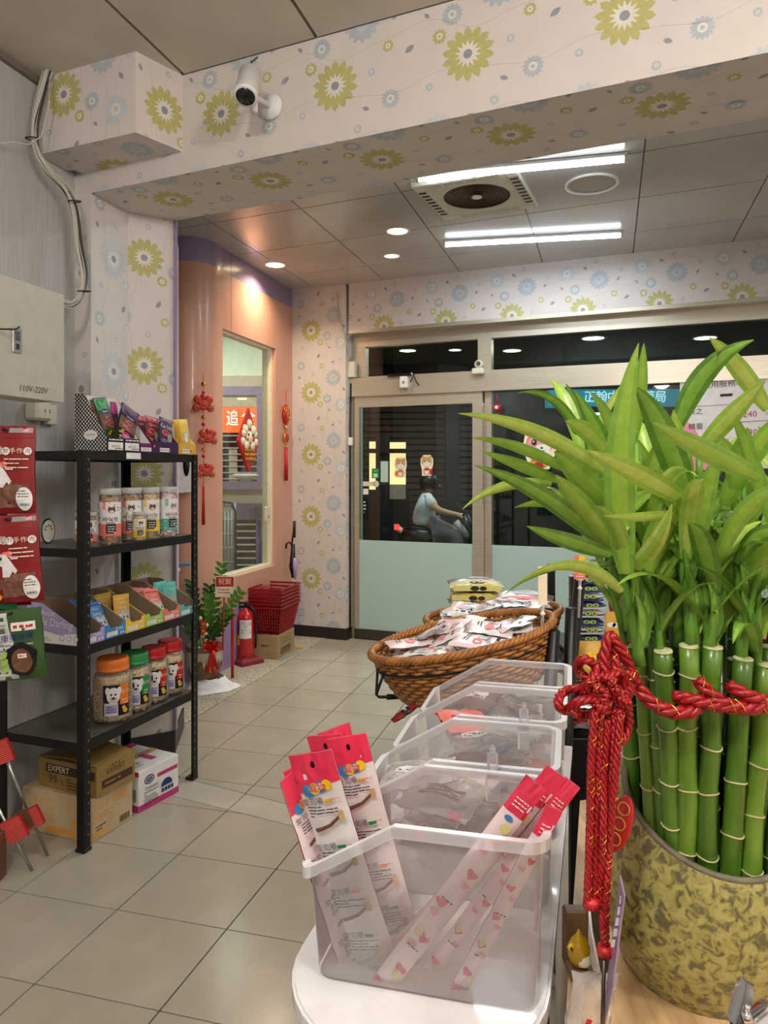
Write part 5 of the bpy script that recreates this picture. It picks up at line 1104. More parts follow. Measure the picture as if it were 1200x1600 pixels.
def tassel(root, M, y0, y1, r, m='red'):
    mb = MB('gold_metal'); mb.M = M; mb.tube([(0, y0+.02, 0), (0, y0, 0)], r*.8, 8); mb.build('tassel_cap', root, world=True)
    mb = MB(m); mb.M = M
    for k in range(9): a = 2*PI*k/9; mb.tube([(r*.5*math.cos(a), y0, r*.5*math.sin(a)), (r*.8*math.cos(a), y1, r*.8*math.sin(a))], r*.33, 5)
    stuff(mb.build('tassel', root, world=True))
tassel(t1, Mo, yv(762), yv(820), .011)
# shorter one right of the window
c2_ = PW.hit(444, 690)+LWn*.02; Mo2 = frame(c2_, Ba, (0, 0, 1)); k2 = c2_.y/F
t2 = thing('hanging_ornament', 'short red and gold ornament with tassel right of the interior window', 'ornament', tuple(c2_))
y2 = lambda v: (690-v)*k2
mb = MB('red'); mb.M = Mo2; mb.tube([(0, y2(608), 0), (0, y2(700), 0)], .003, 6).build('cord', t2, world=True)
mb = MB('ribbon_red'); mb.M = Mo2 @ Matrix.Translation((0, y2(648), 0)); mb.lathe([(.055, -.01), (.06, 0), (.045, .015), (.001, .02)], 16, sy=1.5); mb.build('charm', t2, world=True)
mb = MB('gold'); 
for k in range(5): mb.M = Mo2 @ Matrix.Translation((.03*math.cos(k*2.3), y2(648)+.05*math.sin(k*1.7), .018)); mb.tube([(.018*math.cos(a), .018*math.sin(a), 0) for a in [2*PI*i/12 for i in range(12)]], .003, 5, closed=True)
mb.M = None; stuff(mb.build('gold_trim', t2, world=True))
bead(t2, Mo2, y2(668), .02, 'gold_metal')
mb = MB('gold_metal'); mb.M = Mo2 @ Matrix.Translation((0, y2(684), 0)); mb.lathe([(.05, -.004), (.05, .006), (.04, .009)], 20); mb.mat('red').lathe([(.04, .009), (.035, .012), (.001, .012)], 20); mb.build('disc', t2, world=True)
tassel(t2, Mo2, y2(700), y2(751), .016)
# red diamond behind the window pane
c3_ = PW.hit(392, 690)+LWn*-.035; Mo3 = frame(c3_, Ba, (0, 0, 1)); k3 = c3_.y/F
t3 = thing('hanging_ornament', 'red diamond ornament with a lion face and gold coins on the interior window', 'ornament', tuple(c3_))
mb = MB('red'); mb.M = Mo3; mb.prism([(0, 52*k3), (.18, 0), (0, -47*k3), (-.18, 0)], .0, .02); mb.build('diamond', t3, world=True)
mb = MB('cream'); 
for x, y, r in ((-.07, .09, .045), (.07, .09, .045), (0, .03, .06), (-.11, .0, .035), (.11, .0, .035), (0, .14, .04), (-.05, -.03, .038), (.05, -.03, .038), (-.1, .06, .03), (.1, .06, .03)):
    mb.M = Mo3 @ Matrix.Translation((x, y, .02)); mb.lathe([(r, 0), (r*.8, .012), (.001, .018)], 12)
mb.build('lion_face', t3, world=True)
mb = MB('ink'); 
for sx in (-1, 1): mb.M = Mo3 @ Matrix.Translation((sx*.035, .055, .036)); mb.lathe([(.012, 0), (.001, .006)], 10); mb.mat('red'); mb.M = Mo3 @ Matrix.Translation((sx*.05, .015, .036)); mb.lathe([(.013, 0), (.001, .006)], 8); mb.mat('ink')
mb.mat('red'); mb.M = Mo3 @ Matrix.Translation((0, -.01, .03)); mb.lathe([(.02, 0), (.001, .01)], 8, sy=.5); stuff(mb.build('face_trim', t3, world=True))
for r_ in range(3):
    for k in range(5): mb = MB('gold_metal'); mb.M = Mo3 @ Matrix.Translation(((k-2)*.036, -.07-.035*r_, .024+.004*r_)); mb.lathe([(.015, 0), (.015, .004), (.001, .004)], 12); mb.build('coin', t3, world=True)
# pale shell ornament on the sill, switch, dispenser, wire cage
c = P(384, 745, 7.3); m = MB('white').lathe([(.001, -.06), (.05, -.04), (.12, .0), (.13, .02), (.1, .03), (.001, .0)], 18, sy=.4, c=tuple(c)); tag(m.build('white_bowl', at=tuple(c)), 'white shell-shaped bowl behind the interior window', 'bowl')
sw = thing('light_switch', 'ivory light switch on the jamb of the interior window', 'switch', tuple(PW.hit(419, 803))); m = MB('ivory'); m.M = frame(PW.hit(419, 803)-LWn*.02, Ba, (0, 0, 1)); m.box(-.035, .035, -.06, .06, 0, .022, .003); m.build('plate', sw, world=True)
m = MB('grey'); m.M = frame(PW.hit(419, 803)-LWn*.0, Ba, (0, 0, 1)); m.box(-.01, .01, -.035, -.01, .0, .006, .002); m.build('rocker', sw, world=True)
dsp = thing('soap_dispenser', 'white wall dispenser with a tall black oval window on the pink wall', 'dispenser', tuple(P(284, 735, 5.0)))
cD = P(286, 738, 5.05); m = MB('white_gloss'); m.M = frame(cD, (.96, .1, 0), (0, 0, 1)); 
m.prism([(x*.07, y*.14) for x, y in [(-1, -.7), (-.85, -.95), (0, -1), (.85, -.95), (1, -.7), (1, .9), (.8, 1), (-.8, 1), (-1, .9)]], -.03, .06); m.build('housing', dsp, world=True)
m = MB('black_gloss'); m.M = frame(cD, (.96, .1, 0), (0, 0, 1)) @ Matrix.Translation((.032, .055, .061)); m.lathe([(.022, 0), (.02, .004), (.001, .006)], 24, sy=3.8); m.build('oval_window', dsp, world=True)
cg = thing('wire_cage', 'pale grey wire cage behind the lower interior window', 'cage', tuple(P(358, 890, 7.0)))
for k in range(5): MB('lgrey').tube([P(346+k*5.4, 786, 7.0), P(346+k*5.4, 935, 7.0)], .007, 5).build('bar', cg, world=True)
for k in range(7): MB('lgrey').tube([P(344, 790+k*22, 7.0), P(368, 790+k*22, 7.0)], .006, 5).build('bar', cg, world=True)
MB('dark_paint').tube([P(340, 783, 6.99), P(362, 786, 6.99), P(368, 800, 6.99), P(368, 935, 6.99)], .012, 6).build('door_edge', cg, world=True)
m = MB('panel_board'); a_ = P(340, 935, 7.05); b_ = P(367, 790, 7.05); m.box(a_.x, b_.x, 7.05, 7.07, a_.z, b_.z); m.build('back_plate', cg, world=True)
c = P(283, 883, 5.0); m = MB('blue').box(-.06, .07, -.04, .02, 0, .014, .004); o = m.build('blue_tray'); o.location = c; tag(o, 'small blue holder on the pink wall behind the shelf', 'holder')
c = P(277, 890, 4.97); m = MB('white').lathe([(.001, -.02), (.018, -.01), (.02, 0), (.018, .01), (.001, .02)], 14, c=tuple(c)); tag(m.build('round_fitting', at=tuple(c)), 'round white fitting beside the blue holder on the pink wall', 'fitting')
# --- things on the far ceiling
fn_c = G(745, 301, ZF); yawc = math.atan2(-.27, .617)
fan = thing('ceiling_fan', 'square white recessed ceiling fan with a round dark grille beside the tube lamps', 'fan', (fn_c.x, fn_c.y, ZF), yawc)
m = MB('ivory'); hs = .30
for x0, x1, y0, y1 in ((-hs, hs, -hs, -.235), (-hs, hs, .235, hs), (-hs, -.235, -.235, .235), (.235, hs, -.235, .235)):
    m.box(x0, x1, y0, y1, -.03, 0, .004)
m.build('frame', fan)['kind'] = 'stuff'
m = MB('ivory'); n = 40; vs = [(.235*max(-1, min(1, 1.42*math.cos(2*PI*i/n))), .235*max(-1, min(1, 1.42*math.sin(2*PI*i/n))), -.028) for i in range(n)]+[(.195*math.cos(2*PI*i/n), .195*math.sin(2*PI*i/n), -.026) for i in range(n)]
m.add(vs, [(i, (i+1) % n, n+(i+1) % n, n+i) for i in range(n)]); m.build('face_plate', fan)
MB('brown').lathe([(.193, -.024), (.18, -.01), (.001, -.008)], 32, cap=False).build('grille', fan)
for k in range(7): MB('dark_skirt').tube([((.03+.026*k)*math.cos(a), (.03+.026*k)*math.sin(a), -.022) for a in [2*PI*i/28 for i in range(28)]], .003, 4, closed=True).build('grille_ring', fan)
MB('ivory').lathe([(.001, -.03), (.03, -.03), (.03, -.02)], 16).build('hub', fan)
for sx in (-1, 1):
    for k in range(8): m = MB('dark_skirt'); m.box(sx*.268-.022, sx*.268+.022, -.2+.053*k, -.2+.053*k+.022, -.0325, -.0295); m.build('slot', fan)
    for k in range(6): m = MB('champagne'); m.box(-.18+.065*k, -.18+.065*k+.05, sx*.268-.02, sx*.268+.02, -.0325, -.0295); m.build('slot', fan)
rc = G(925, 287, ZF); m = MB('white').lathe([(.150, 0), (.150, -.008), (.138, -.010), (.132, -.003)], 40, cap=False, c=(rc.x, rc.y, ZF)); sp_ = tag(m.build('ceiling_ring', at=(rc.x, rc.y, ZF)), 'round white ring set in the far ceiling right of the ceiling fan', 'ceiling ring')
# --- small devices on the door header
hp = lambda u, v, d: DW.hit(u, v)+Vector((DW.d.y, -DW.d.x, 0))*d
def devM(u, v, d): return frame(hp(u, v, d), DW.d.to_3d(), (0, 0, 1))
sn = thing('door_sensor', 'small white square sensor with a cable on the metal door header', 'sensor', tuple(hp(637, 598, .05)))
m = MB('white'); m.M = devM(637, 599, .05); m.box(-.04, .03, -.05, .05, 0, .05, .008); m.build('body', sn, world=True)
m = MB('grey'); m.M = devM(637, 599, .102); m.lathe([(.012, -.003), (.012, .002), (.001, .002)], 12); m.build('lens', sn, world=True)
m = MB('black'); m.M = devM(645, 598, .06); m.tube([(0, 0, 0), (.03, .06, 0), (.06, -.01, .01), (.08, -.03, 0)], .005, 6); m.build('cable', sn, world=True)
m = MB('black'); m.M = devM(630, 589, .03); m.box(-.12, .10, 0, .02, -.0, .05, .004); tag(m.build('black_bracket', at=tuple(hp(630, 589, .03))), 'flat black bracket lying on top of the door header', 'bracket')
dm = thing('dome_camera', 'small cream dome camera on the header above the centre mullion', 'camera', tuple(hp(751, 580, .03)))
m = MB('ivory'); m.M = devM(751, 581, .05); m.box(-.05, .05, -.03, .02, -.02, .05, .008); m.build('base', dm, world=True)
m = MB('ivory'); m.M = devM(751, 571, .06) ; m.lathe([(.001, -.035), (.03, -.025), (.038, 0), (.03, .025), (.001, .036)], 18); m.build('head', dm, world=True)
m = MB('dgrey'); m.M = devM(752, 570, .095); m.lathe([(.018, -.006), (.016, .004), (.001, .006)], 14); m.build('lens', dm, world=True)
jb = MB('ivory'); jb.M = devM(553, 579, .04); jb.box(-.03, .04, -.07, .07, -.02, .04, .006); tag(jb.build('junction_box', at=tuple(hp(553, 579, .04))), 'ivory junction box at the left end of the door header', 'junction box')
m = MB('cable').tube([PF.hit(527, 457)+Vector((0, -.012, 0)), PF.hit(529, 490)+Vector((0, -.012, 0)), PF.hit(540, 530)+Vector((0, -.012, 0)), hp(549, 548, .08), hp(551, 560, .08)], .004, 6); tag(m.build('ceiling_cable', at=tuple(PF.hit(529, 490))), 'thin cable running down the far wallpaper pillar to the junction box', 'cable')
jb = MB('white'); jb.M = frame(PF.hit(545, 690)+Vector((.02, -.02, 0)), DW.d.to_3d(), (0, 0, 1)); jb.box(-.02, .02, -.035, .035, 0, .02, .004); tag(jb.build('wall_switch', at=tuple(PF.hit(545, 690))), 'small white switch on the edge of the far wallpaper pillar', 'switch')
hw = MB('black').tube([hp(552, 600, .05), hp(551, 700, .05), hp(551, 985, .05)], .008, 6); tag(hw.build('door_conduit', at=tuple(hp(551, 700, .05))), 'black conduit running down beside the sliding door', 'conduit')
# --- stickers and notices on the sliding door
def sticker(name, label, cat, u, v, items, d=.022, outline=None, h=0):
    M = devM(u, v, d); m = MB('white')
    if outline: m.M = M; m.mat('cream').prism(ccw(outline), -.001, .0006); m.M = None
    dec(m, lambda l: (lambda x, y: M @ Vector((x, y, .0008+.0004*l))), items); return tag(m.build(name, at=tuple(hp(u, v, d))), label, cat)
def fox(body, belly, flip=1):
    out = [(x*.06, y*.088) for x, y in [(-.7, -.95), (.7, -.95), (.75, -.3), (.95, .2), (.9, .7), (.5, 1.05), (-.5, 1.05), (-.9, .7), (-.95, .2), (-.75, -.3)]]
    return out, [(body, ell(0, .035, .047, .042, 20)+ell(0, -.045, .033, .036, 18)+[[(-.045, .05), (-.04, .09), (-.01, .07)], [(.045, .05), (.04, .09), (.01, .07)]]), ('white', ell(0, .018, .034, .022, 16)+ell(0, -.05, .018, .024, 14)), ('ink', ell(-.018, .035, .005, .008, 8)+ell(.018, .035, .005, .008, 8)+ell(0, .02, .004, .003, 6)), (belly, ell(0, -.03, .022, .01, 12)+ell(.04*flip, -.05, .014, .025, 10)), ('yellow', ell(0, .075, .012, .01, 8))]
o_, it = fox('tan', 'orange', -1); sticker('animal_sticker', 'left one of the two cartoon cub stickers on the sliding door glass', 'sticker', 627, 731, it, .018, o_)
o_, it = fox('tan', 'red', 1); sticker('animal_sticker', 'right one of the two cartoon cub stickers on the sliding door glass', 'sticker', 668, 728, it, .018, o_)
sticker('payment_sign', 'small green square sign on the sliding door', 'sign', 588, 740, [('green', rect(-.035, -.04, .035, .045)), ('white', rect(-.018, -.03, .018, 0)+txt('LINE', .014, 0, .022)), ('green', txt('Pay', .016, 0, -.015))], .018)
sticker('paper_notice', 'blank pale green paper notice on the sliding door', 'notice', 602, 737, [('mint' if 0 else 'frost', rect(-.035, -.09, .035, .09))], .02)
sticker('round_notice', 'cream notice with a rounded end low on the sliding door', 'notice', 580, 756, [('ivory', rect(-.07, -.02, .05, .02)+ell(.055, 0, .028)), ], .02)
sticker('small_white_tag', 'small white square tag below the cream notice on the door', 'tag', 573, 768, [('white', rect(-.025, -.025, .025, .025))], .02)
sticker('black_label', 'black vertical label with white lettering at the left edge of the door glass', 'label', 571.5, 795, [('black', rect(-.02, -.1, .02, .1)), ('white', lines(-.012, .012, .06, 4, .03, .012, 5, 1))], .02)
# bigger cub sticker and small hanging charm on the fixed pane
o2 = [(x*.125, y*.16) for x, y in [(-.6, -1), (.6, -1), (.9, -.4), (1.1, .1), (.95, .75), (.5, 1.05), (-.5, 1.05), (-.95, .75), (-1.1, .1), (-.9, -.4)]]
sticker('animal_sticker', 'large pink cartoon cub sticker on the fixed pane behind the bamboo leaves', 'sticker', 844, 702, [('coral', ell(0, .05, .11, .095, 26)), ('dred', wave(.06, 7, .12)[0:1] and [[(x, y+.125) for x, y in wave(.045, 7, .15)[0]]]), ('pink', ell(0, .04, .1, .08, 24)), ('white', ell(.02, .0, .062, .04, 18)), ('ink', ell(-.045, .055, .022, .026, 14)+ell(.06, .055, .022, .026, 14)+ell(.015, .01, .012, .008, 8)+lines(-.005, .04, -.012, 1, .01, .005, 2, 1)), ('white', ell(-.05, .062, .007)+ell(.055, .062, .007)), ('red', ell(0, -.1, .075, .05, 18)), ('gold', ell(-.05, -.09, .025)+ell(.04, -.12, .016)), ('red', txt('福', .03, -.05, -.09))], .012, o2)
hc = thing('hanging_charm', 'small red charm doll hanging from the header on the fixed pane', 'charm', tuple(hp(779, 640, .04)))
m = MB('red'); m.M = devM(779, 640, .045); m.tube([(0, .12, 0), (0, .04, 0)], .003, 5); m.build('cord', hc, world=True)
m = MB('red'); m.M = devM(779, 638, .045); m.lathe([(.001, -.03), (.026, -.02), (.033, 0), (.026, .022), (.001, .03)], 16); m.M = devM(779, 652, .045); m.lathe([(.001, -.02), (.02, -.015), (.026, 0), (.02, .018), (.001, .025)], 14); m.build('doll', hc, world=True)
m = MB('cream'); m.M = devM(779, 638, .075); m.lathe([(.016, 0), (.012, .006), (.001, .008)], 12); m.mat('gold').M = devM(779, 652, .068); m.lathe([(.009, 0), (.001, .008)], 10); m.build('face', hc, world=True)['kind'] = 'stuff'
# price board on the fixed pane
pbM = devM(1150, 660, .03); m = MB('white'); m.M = pbM @ Matrix.Rotation(.03, 4, 'Z'); m.box(-.37, .45, -.34, .33, -.003, 0, .001); keep = m.M; m.M = None
it = [('pink', [[(-.37, -.34), (-.1, -.34), (-.3, .0), (-.37, .05)]]), ('ink', txt('費用服務項目', .055, -.05, .28)+txt('單位', .04, -.3, .2)+lines(-.1, .4, .2, 1, .03, .02, 4, 6)), ('ink', txt('美之', .05, -.27, .09)+txt('精靈', .05, -.27, -.02)+txt('長毛犬', .04, -.27, -.14)), ('magenta', txt('240', .062, .09, .05)+txt('230', .062, .09, -.08)+txt('280', .062, .09, -.2)+txt('270', .062, .33, .05)+txt('450', .062, .33, -.08)+txt('320', .062, .33, -.2)),
      ('grey', lines(-.35, .42, .13, 1, .1, .004, 5, 1)+txt('元', .03, -.02, .05)+txt('元', .03, .2, .05)+lines(-.02, .4, .0, 1, .1, .006, 9)), ('ink', txt('76', .02, -.2, -.28))]
dec(m, lambda l: (lambda x, y: keep @ Vector((x, y, .0006+.0004*l))), it); tag(m.build('price_board', at=tuple(hp(1150, 660, .03))), 'white price board with magenta numbers on the fixed pane behind the bamboo', 'sign')

# ================================================================ street behind the glass
struct(MB('arcade').box(-6, 9, 6.95, 10.3, 2.98, 3.1).build('arcade_ceiling'))
emis('street_disc', (255, 244, 214), 14)
def arcade(u, v, r, W, lab):
    c = G(u, v, 2.98); t = thing('arcade_lamp', lab, 'lamp', (c.x, c.y, 2.98)); MB('white').lathe([(r*1.2, 0), (r*1.2, -.01), (r, -.012)], 24, cap=False).build('bezel', t); MB('street_disc').lathe([(.001, -.006), (r, -.006)], 24, cap=False).build('diffuser', t)
    if W: area_light('arcade_light', (c.x, c.y, 2.94), .2, .2, W, (1, .93, .8), shape='DISK')
arcade(637, 547, .10, 6, 'arcade lamp seen through the transom at the far left'); arcade(711, 546, .075, 0, 'small arcade lamp seen left of the centre mullion'); arcade(800, 547, .11, 0, 'arcade lamp seen just right of the centre mullion'); arcade(927, 527.5, .12, 8, 'arcade lamp seen in the middle of the right transom'); arcade(1102, 527, .12, 0, 'arcade lamp seen at the right above the bamboo')
emis('teal_sign', (40, 160, 190), .45); emis('sign_letters', (210, 230, 235), 1.2); emis('shop_glow', (255, 220, 160), 1.3); emis('white_glow', (225, 235, 255), 4)
ts = thing('shop_sign', 'long teal illuminated shop sign with white characters across the street', 'sign', tuple(P(1000, 620, 10.9)))
a_ = P(858, 635, 10.9); b_ = P(1420, 608, 10.9); MB('teal_sign').box(a_.x, b_.x, 10.9, 11.2, a_.z, b_.z, .01).build('box', ts, world=True)
m = MB('sign_letters'); 
for i, ch in enumerate('正翰中西大藥局'): m.dec(txt(ch, .185, 0, 0, 0, 1, .1), (lambda x, y, cx=P(921+18.5*i, 621, 10.88): cx+Vector((x, 0, y))), 'sign_letters')
m.build('lettering', ts, world=True)
a_ = P(1060, 592, 10.9); 
m = MB('white_glow').box(*[P(886, 646, 11)[0], P(940, 646, 11)[0]], 11, 11.05, P(886, 648, 11)[2], P(886, 645, 11)[2]); m.build('strip_lamp', ts, world=True); MB('dark_paint').box(P(886, 640, 11)[0], P(1420, 640, 11)[0], 10.95, 11.3, P(0, 645, 11)[2], P(0, 630, 11)[2]).build('soffit', ts, world=True)
wv = thing('shop_reflection', 'small warm glowing panes standing in for a reflection in the sliding door', 'window', tuple(P(608, 800, 10.6)))  # glowing panes stand in for a shop reflected in the door glass
def sb(m, u0, u1, v0, v1, Y, name, par, d=.05): a = P(u0, v1, Y); b = P(u1, v0, Y); MB(m).box(a.x, b.x, Y, Y+d, a.z, b.z).build(name, par, world=True)
sb('shop_glow', 577, 587, 708, 765, 10.6, 'lit_pane', wv); sb('shop_glow', 609, 634, 708, 757, 10.6, 'lit_pane', wv); sb('shop_glow', 577, 587, 690, 701, 10.6, 'lit_pane', wv); sb('shop_glow', 609, 634, 691, 701, 10.6, 'lit_pane', wv); sb('dark_paint', 587, 609, 680, 860, 10.55, 'pillar', wv, .1); sb('dark_paint', 573, 637, 701, 708, 10.5, 'crossbar', wv, .06)
sb('dark_paint', 570, 640, 765, 899, 10.62, 'parapet', wv, .08); sb('beige_frame', 609, 634, 757, 780, 10.55, 'sill_panel', wv, .04)
# scooter and rider
Ysc = 8.6
sc = thing('scooter', 'dark motor scooter with a red tail light passing outside the sliding door', 'scooter', tuple(P(680, 860, Ysc)))
def wheel(u, v, R): m = MB('rubber'); c = P(u, v, Ysc); m.tube([c+Vector((R*math.cos(a), 0, R*math.sin(a))) for a in [2*PI*i/24 for i in range(24)]], .05, 8, closed=True).build('wheel', sc, world=True); MB('steel').tube([c-Vector((0, .04, 0)), c+Vector((0, .04, 0))], .05, 10).build('hub', sc, world=True)
zw = .22; vw = 740+(H-.23)/Ysc*F; wheel(648, vw-2, .2); wheel(745, vw-2, .2)
MB('black').tube([P(628, 830, Ysc), P(650, 838, Ysc), P(680, 842, Ysc), P(700, 858, Ysc), P(728, 868, Ysc), P(735, 830, Ysc), P(725, 805, Ysc)], [.05, .13, .15, .1, .08, .09, .06], 10).build('body_shell', sc, world=True)
MB('black').tube([P(636, 826, Ysc), P(660, 828, Ysc), P(690, 834, Ysc)], [.06, .09, .07], 10).build('seat', sc, world=True)
MB('steel').tube([P(721, 804, Ysc-.25), P(719, 806, Ysc), P(721, 804, Ysc+.25)], .018, 6).build('handlebar', sc, world=True)
emis('tail_red', (255, 50, 40), 3); sb('tail_red', 616, 624, 820, 828, Ysc-.04, 'tail_light', sc, .08); MB('lgrey').tube([P(622, 826, Ysc), P(652, 844, Ysc)], .035, 8).build('side_trim', sc, world=True)
MB('lgrey').tube([P(712, 815, Ysc-.05), P(732, 838, Ysc-.05)], .04, 8).build('front_trim', sc, world=True); MB('black').tube([P(725, 805, Ysc+.2), P(712, 784, Ysc+.22)], .01, 6).build('mirror', sc, world=True)
def skin_body(name, pts, edges, rad, m, parent, sub_=1):
    me = bpy.data.meshes.new(name); me.from_pydata([tuple(p) for p in pts], edges, []); o = bpy.data.objects.new(name, me); root_col.objects.link(o)
    sk = o.modifiers.new('skin', 'SKIN'); lay_ = me.skin_vertices[0] if me.skin_vertices else None
    if lay_ is None: return o
    for v_, r_ in zip(lay_.data, rad): v_.radius = (r_, r_)
    lay_.data[0].use_root = True
    s_ = o.modifiers.new('sub', 'SUBSURF'); s_.levels = sub_+1; s_.render_levels = sub_+1; me.materials.append(MATS[m]); o.parent = parent; CHILD.setdefault(parent.name, []).append(o)
    return o
rd = thing('person', 'person in a white T-shirt and grey trousers riding a scooter outside the sliding door', 'person', tuple(P(660, 830, Ysc)))
def ensure_skin(name, pts, edges, rad, m):
    bm = bmesh.new(); L = bm.verts.layers.skin.new() if not bm.verts.layers.skin else bm.verts.layers.skin.verify(); base = rd.location
    vs = [bm.verts.new(Vector(p)-base) for p in pts]
    for v_, r_ in zip(vs, rad): v_[L].radius = (r_, r_)
    vs[0][L].use_root = True
    for a, b in edges: bm.edges.new((vs[a], vs[b]))
    me = bpy.data.meshes.new(name); bm.to_mesh(me); bm.free(); o = bpy.data.objects.new(name, me); root_col.objects.link(o)
    o.modifiers.new('skin', 'SKIN'); s_ = o.modifiers.new('sub', 'SUBSURF'); s_.levels = 2; s_.render_levels = 2; me.materials.append(MATS[m]); o.parent = rd; return o
hip = P(664, 826, Ysc); chest = P(664, 788, Ysc); neck = P(669, 772, Ysc); head = P(673, 757, Ysc)
body = [hip, P(662, 806, Ysc), chest, neck, P(671, 766, Ysc), head, P(674, 750, Ysc)]; ed = [(0, 1), (1, 2), (2, 3), (3, 4), (4, 5), (5, 6)]; rad = [.13, .12, .14, .06, .045, .09, .085]
for sy in (-1, 1):
    k = len(body); body += [P(667, 779, Ysc+sy*.17), P(684, 797, Ysc+sy*.22), P(703, 802, Ysc+sy*.22), P(717, 804, Ysc+sy*.23), P(722, 806, Ysc+sy*.23)]; ed += [(2, k), (k, k+1), (k+1, k+2), (k+2, k+3), (k+3, k+4)]; rad += [.06, .042, .033, .026, .018]
    for f_ in range(4): body.append(P(722+.5*f_, 804+2*f_, Ysc+sy*(.2+.02*f_))); ed.append((k+3, len(body)-1)); rad.append(.008)
    k = len(body); body += [P(690, 824, Ysc+sy*.1), P(712, 832, Ysc+sy*.13), P(718, 862, Ysc+sy*.12), P(728, 866, Ysc+sy*.12)]; ed += [(0, k), (k, k+1), (k+1, k+2), (k+2, k+3)]; rad += [.085, .07, .05, .04]
ensure_skin('body', body, ed, rad, 'skin')
ensure_skin('shirt', [P(663, 824, Ysc), P(662, 806, Ysc), chest, P(668, 776, Ysc), P(667, 779, Ysc-.17), P(680, 792, Ysc-.21), P(667, 779, Ysc+.17), P(680, 792, Ysc+.21)], [(0, 1), (1, 2), (2, 3), (2, 4), (4, 5), (2, 6), (6, 7)], [.155, .15, .165, .08, .08, .065, .08, .065], 'shirt')
ensure_skin('trousers', [hip+Vector((0, 0, -.02))]+[P(690, 825, Ysc-.1), P(712, 833, Ysc-.13), P(717, 856, Ysc-.12), P(690, 825, Ysc+.1), P(712, 833, Ysc+.13), P(717, 856, Ysc+.12)], [(0, 1), (1, 2), (2, 3), (0, 4), (4, 5), (5, 6)], [.15, .1, .085, .065, .1, .085, .065], 'trousers')
m = MB('black').lathe([(.001, .13), (.07, .12), (.11, .07), (.12, .0), (.1, -.05)], 20, c=tuple(head+Vector((-.02, 0, .0)))); m.build('hair', rd, world=True)
m = MB('ink')
for sy in (-1, 1): m.tube([head+Vector((.085, sy*.03, .015)), head+Vector((.092, sy*.03, .015))], .008, 6)
m.mat('skin').tube([head+Vector((.085, 0, 0)), head+Vector((.115, 0, -.02))], .012, 6); stuff(m.build('face_details', rd, world=True))
area_light('street_fill', (2.2, 9.8, 2.9), .4, .4, 14, (.85, .9, 1.0)); area_light('street_fill', (.6, 7.7, 2.9), .3, .3, 24, (.9, .92, 1.0))  # added fill lights without a lamp, brightening the rider and the street

# ================================================================ right foreground
def frame2(o, ey, ex):                       # y exactly along ey
    ey = Vector(ey).normalized(); ex = Vector(ex); ex = (ex-ey*ex.dot(ey)).normalized(); ez = ex.cross(ey)
    M = Matrix((ex, ey, ez)).transposed().to_4x4(); M.translation = Vector(o); return M
A3 = Vector((AX.x, AX.y, 0)); ZC = .80
# white round-ended table
tc = Vector((.047, .960)); tr_ = .166; pe = Vector((AX.y, -AX.x))
out = [tuple(tc+pe*tr_*math.cos(a)-AX*tr_*math.sin(a)) for a in [PI*i/20 for i in range(21)]]
out = out+[tuple(tc-pe*tr_+AX*.86), tuple(tc+pe*tr_*.97+AX*.86)]
tb_ = thing('display_table', 'glossy white round-ended table under the clear bins', 'table', (tc.x, tc.y, 0))
m = MB('white_gloss'); m.prism(ccw(out), .786, .804); in_ = [tuple(Vector(p)+(tc-Vector(p)).normalized()*.004) for p in out]; m.prism(ccw(in_), .804, .807); m.build('table_top', tb_, world=True)
MB('white').lathe([(.13, 0), (.13, .015), (.03, .03), (.025, .786)], 24, c=(tc.x+.02, tc.y+.05, 0)).build('pedestal', tb_, world=True)
for k in (-1, 1): q = tc+AX*.8+pe*.14*k; MB('white').lathe([(.015, 0), (.015, .786)], 12, c=(q.x, q.y, 0)).build('leg', tb_, world=True)
# wooden counter
ct = thing('counter', 'pale wood counter with open grain under the bamboo pot', 'counter', (.8, 1.1, 0))
cl0 = Vector((.214, .869)); q0 = cl0-AX*.5; q1 = cl0+AX*.62
poly = [tuple(q0), (1.5, q0.y-.25), (1.6, 1.75), tuple(q1)]
MB('wood_counter').prism(ccw(poly), ZC-.035, ZC).build('counter_top', ct, world=True)
MB('wood_counter').prism(ccw([tuple(Vector(p)+(Vector((.9, 1.1))-Vector(p))*.05) for p in poly]), 0, ZC-.035).build('cabinet', ct, world=True)
# --- clear bins with slanted mouths
BO = Vector((-.101, .930)); bex = Vector((.294, -.075)).normalized(); bey = Vector((-bex.y, bex.x)); BL_, BD = .296, .185; BZ = .8085
def bin_at(k): o = BO+AX*(.2145*k); return Vector((o.x, o.y, BZ))
def bM(k): M = Matrix((bex.to_3d(), bey.to_3d(), Vector((0, 0, 1)))).transposed().to_4x4(); M.translation = bin_at(k); return M
def rring(ins, r=.022):
    x0, x1, y0, y1 = ins, BL_-ins, ins, BD-ins; pts = []
    for cx, cy, a0 in ((x0+r, y0+r, PI), (x1-r, y0+r, 1.5*PI), (x1-r, y1-r, 0), (x0+r, y1-r, .5*PI)):
        if (cx, cy) == (x1-r, y0+r): pts += [(.4*BL_, y0)]
        if (cx, cy) == (x0+r, y1-r): pts += [(.4*BL_, y1)]
        for i in range(6): a = a0+.5*PI*i/5; pts.append((cx+r*math.cos(a), cy+r*math.sin(a)))
    return pts
def ztop(x): return .212 if x >= .4*BL_ else .142+(.212-.142)*max(0, x)/(.4*BL_)
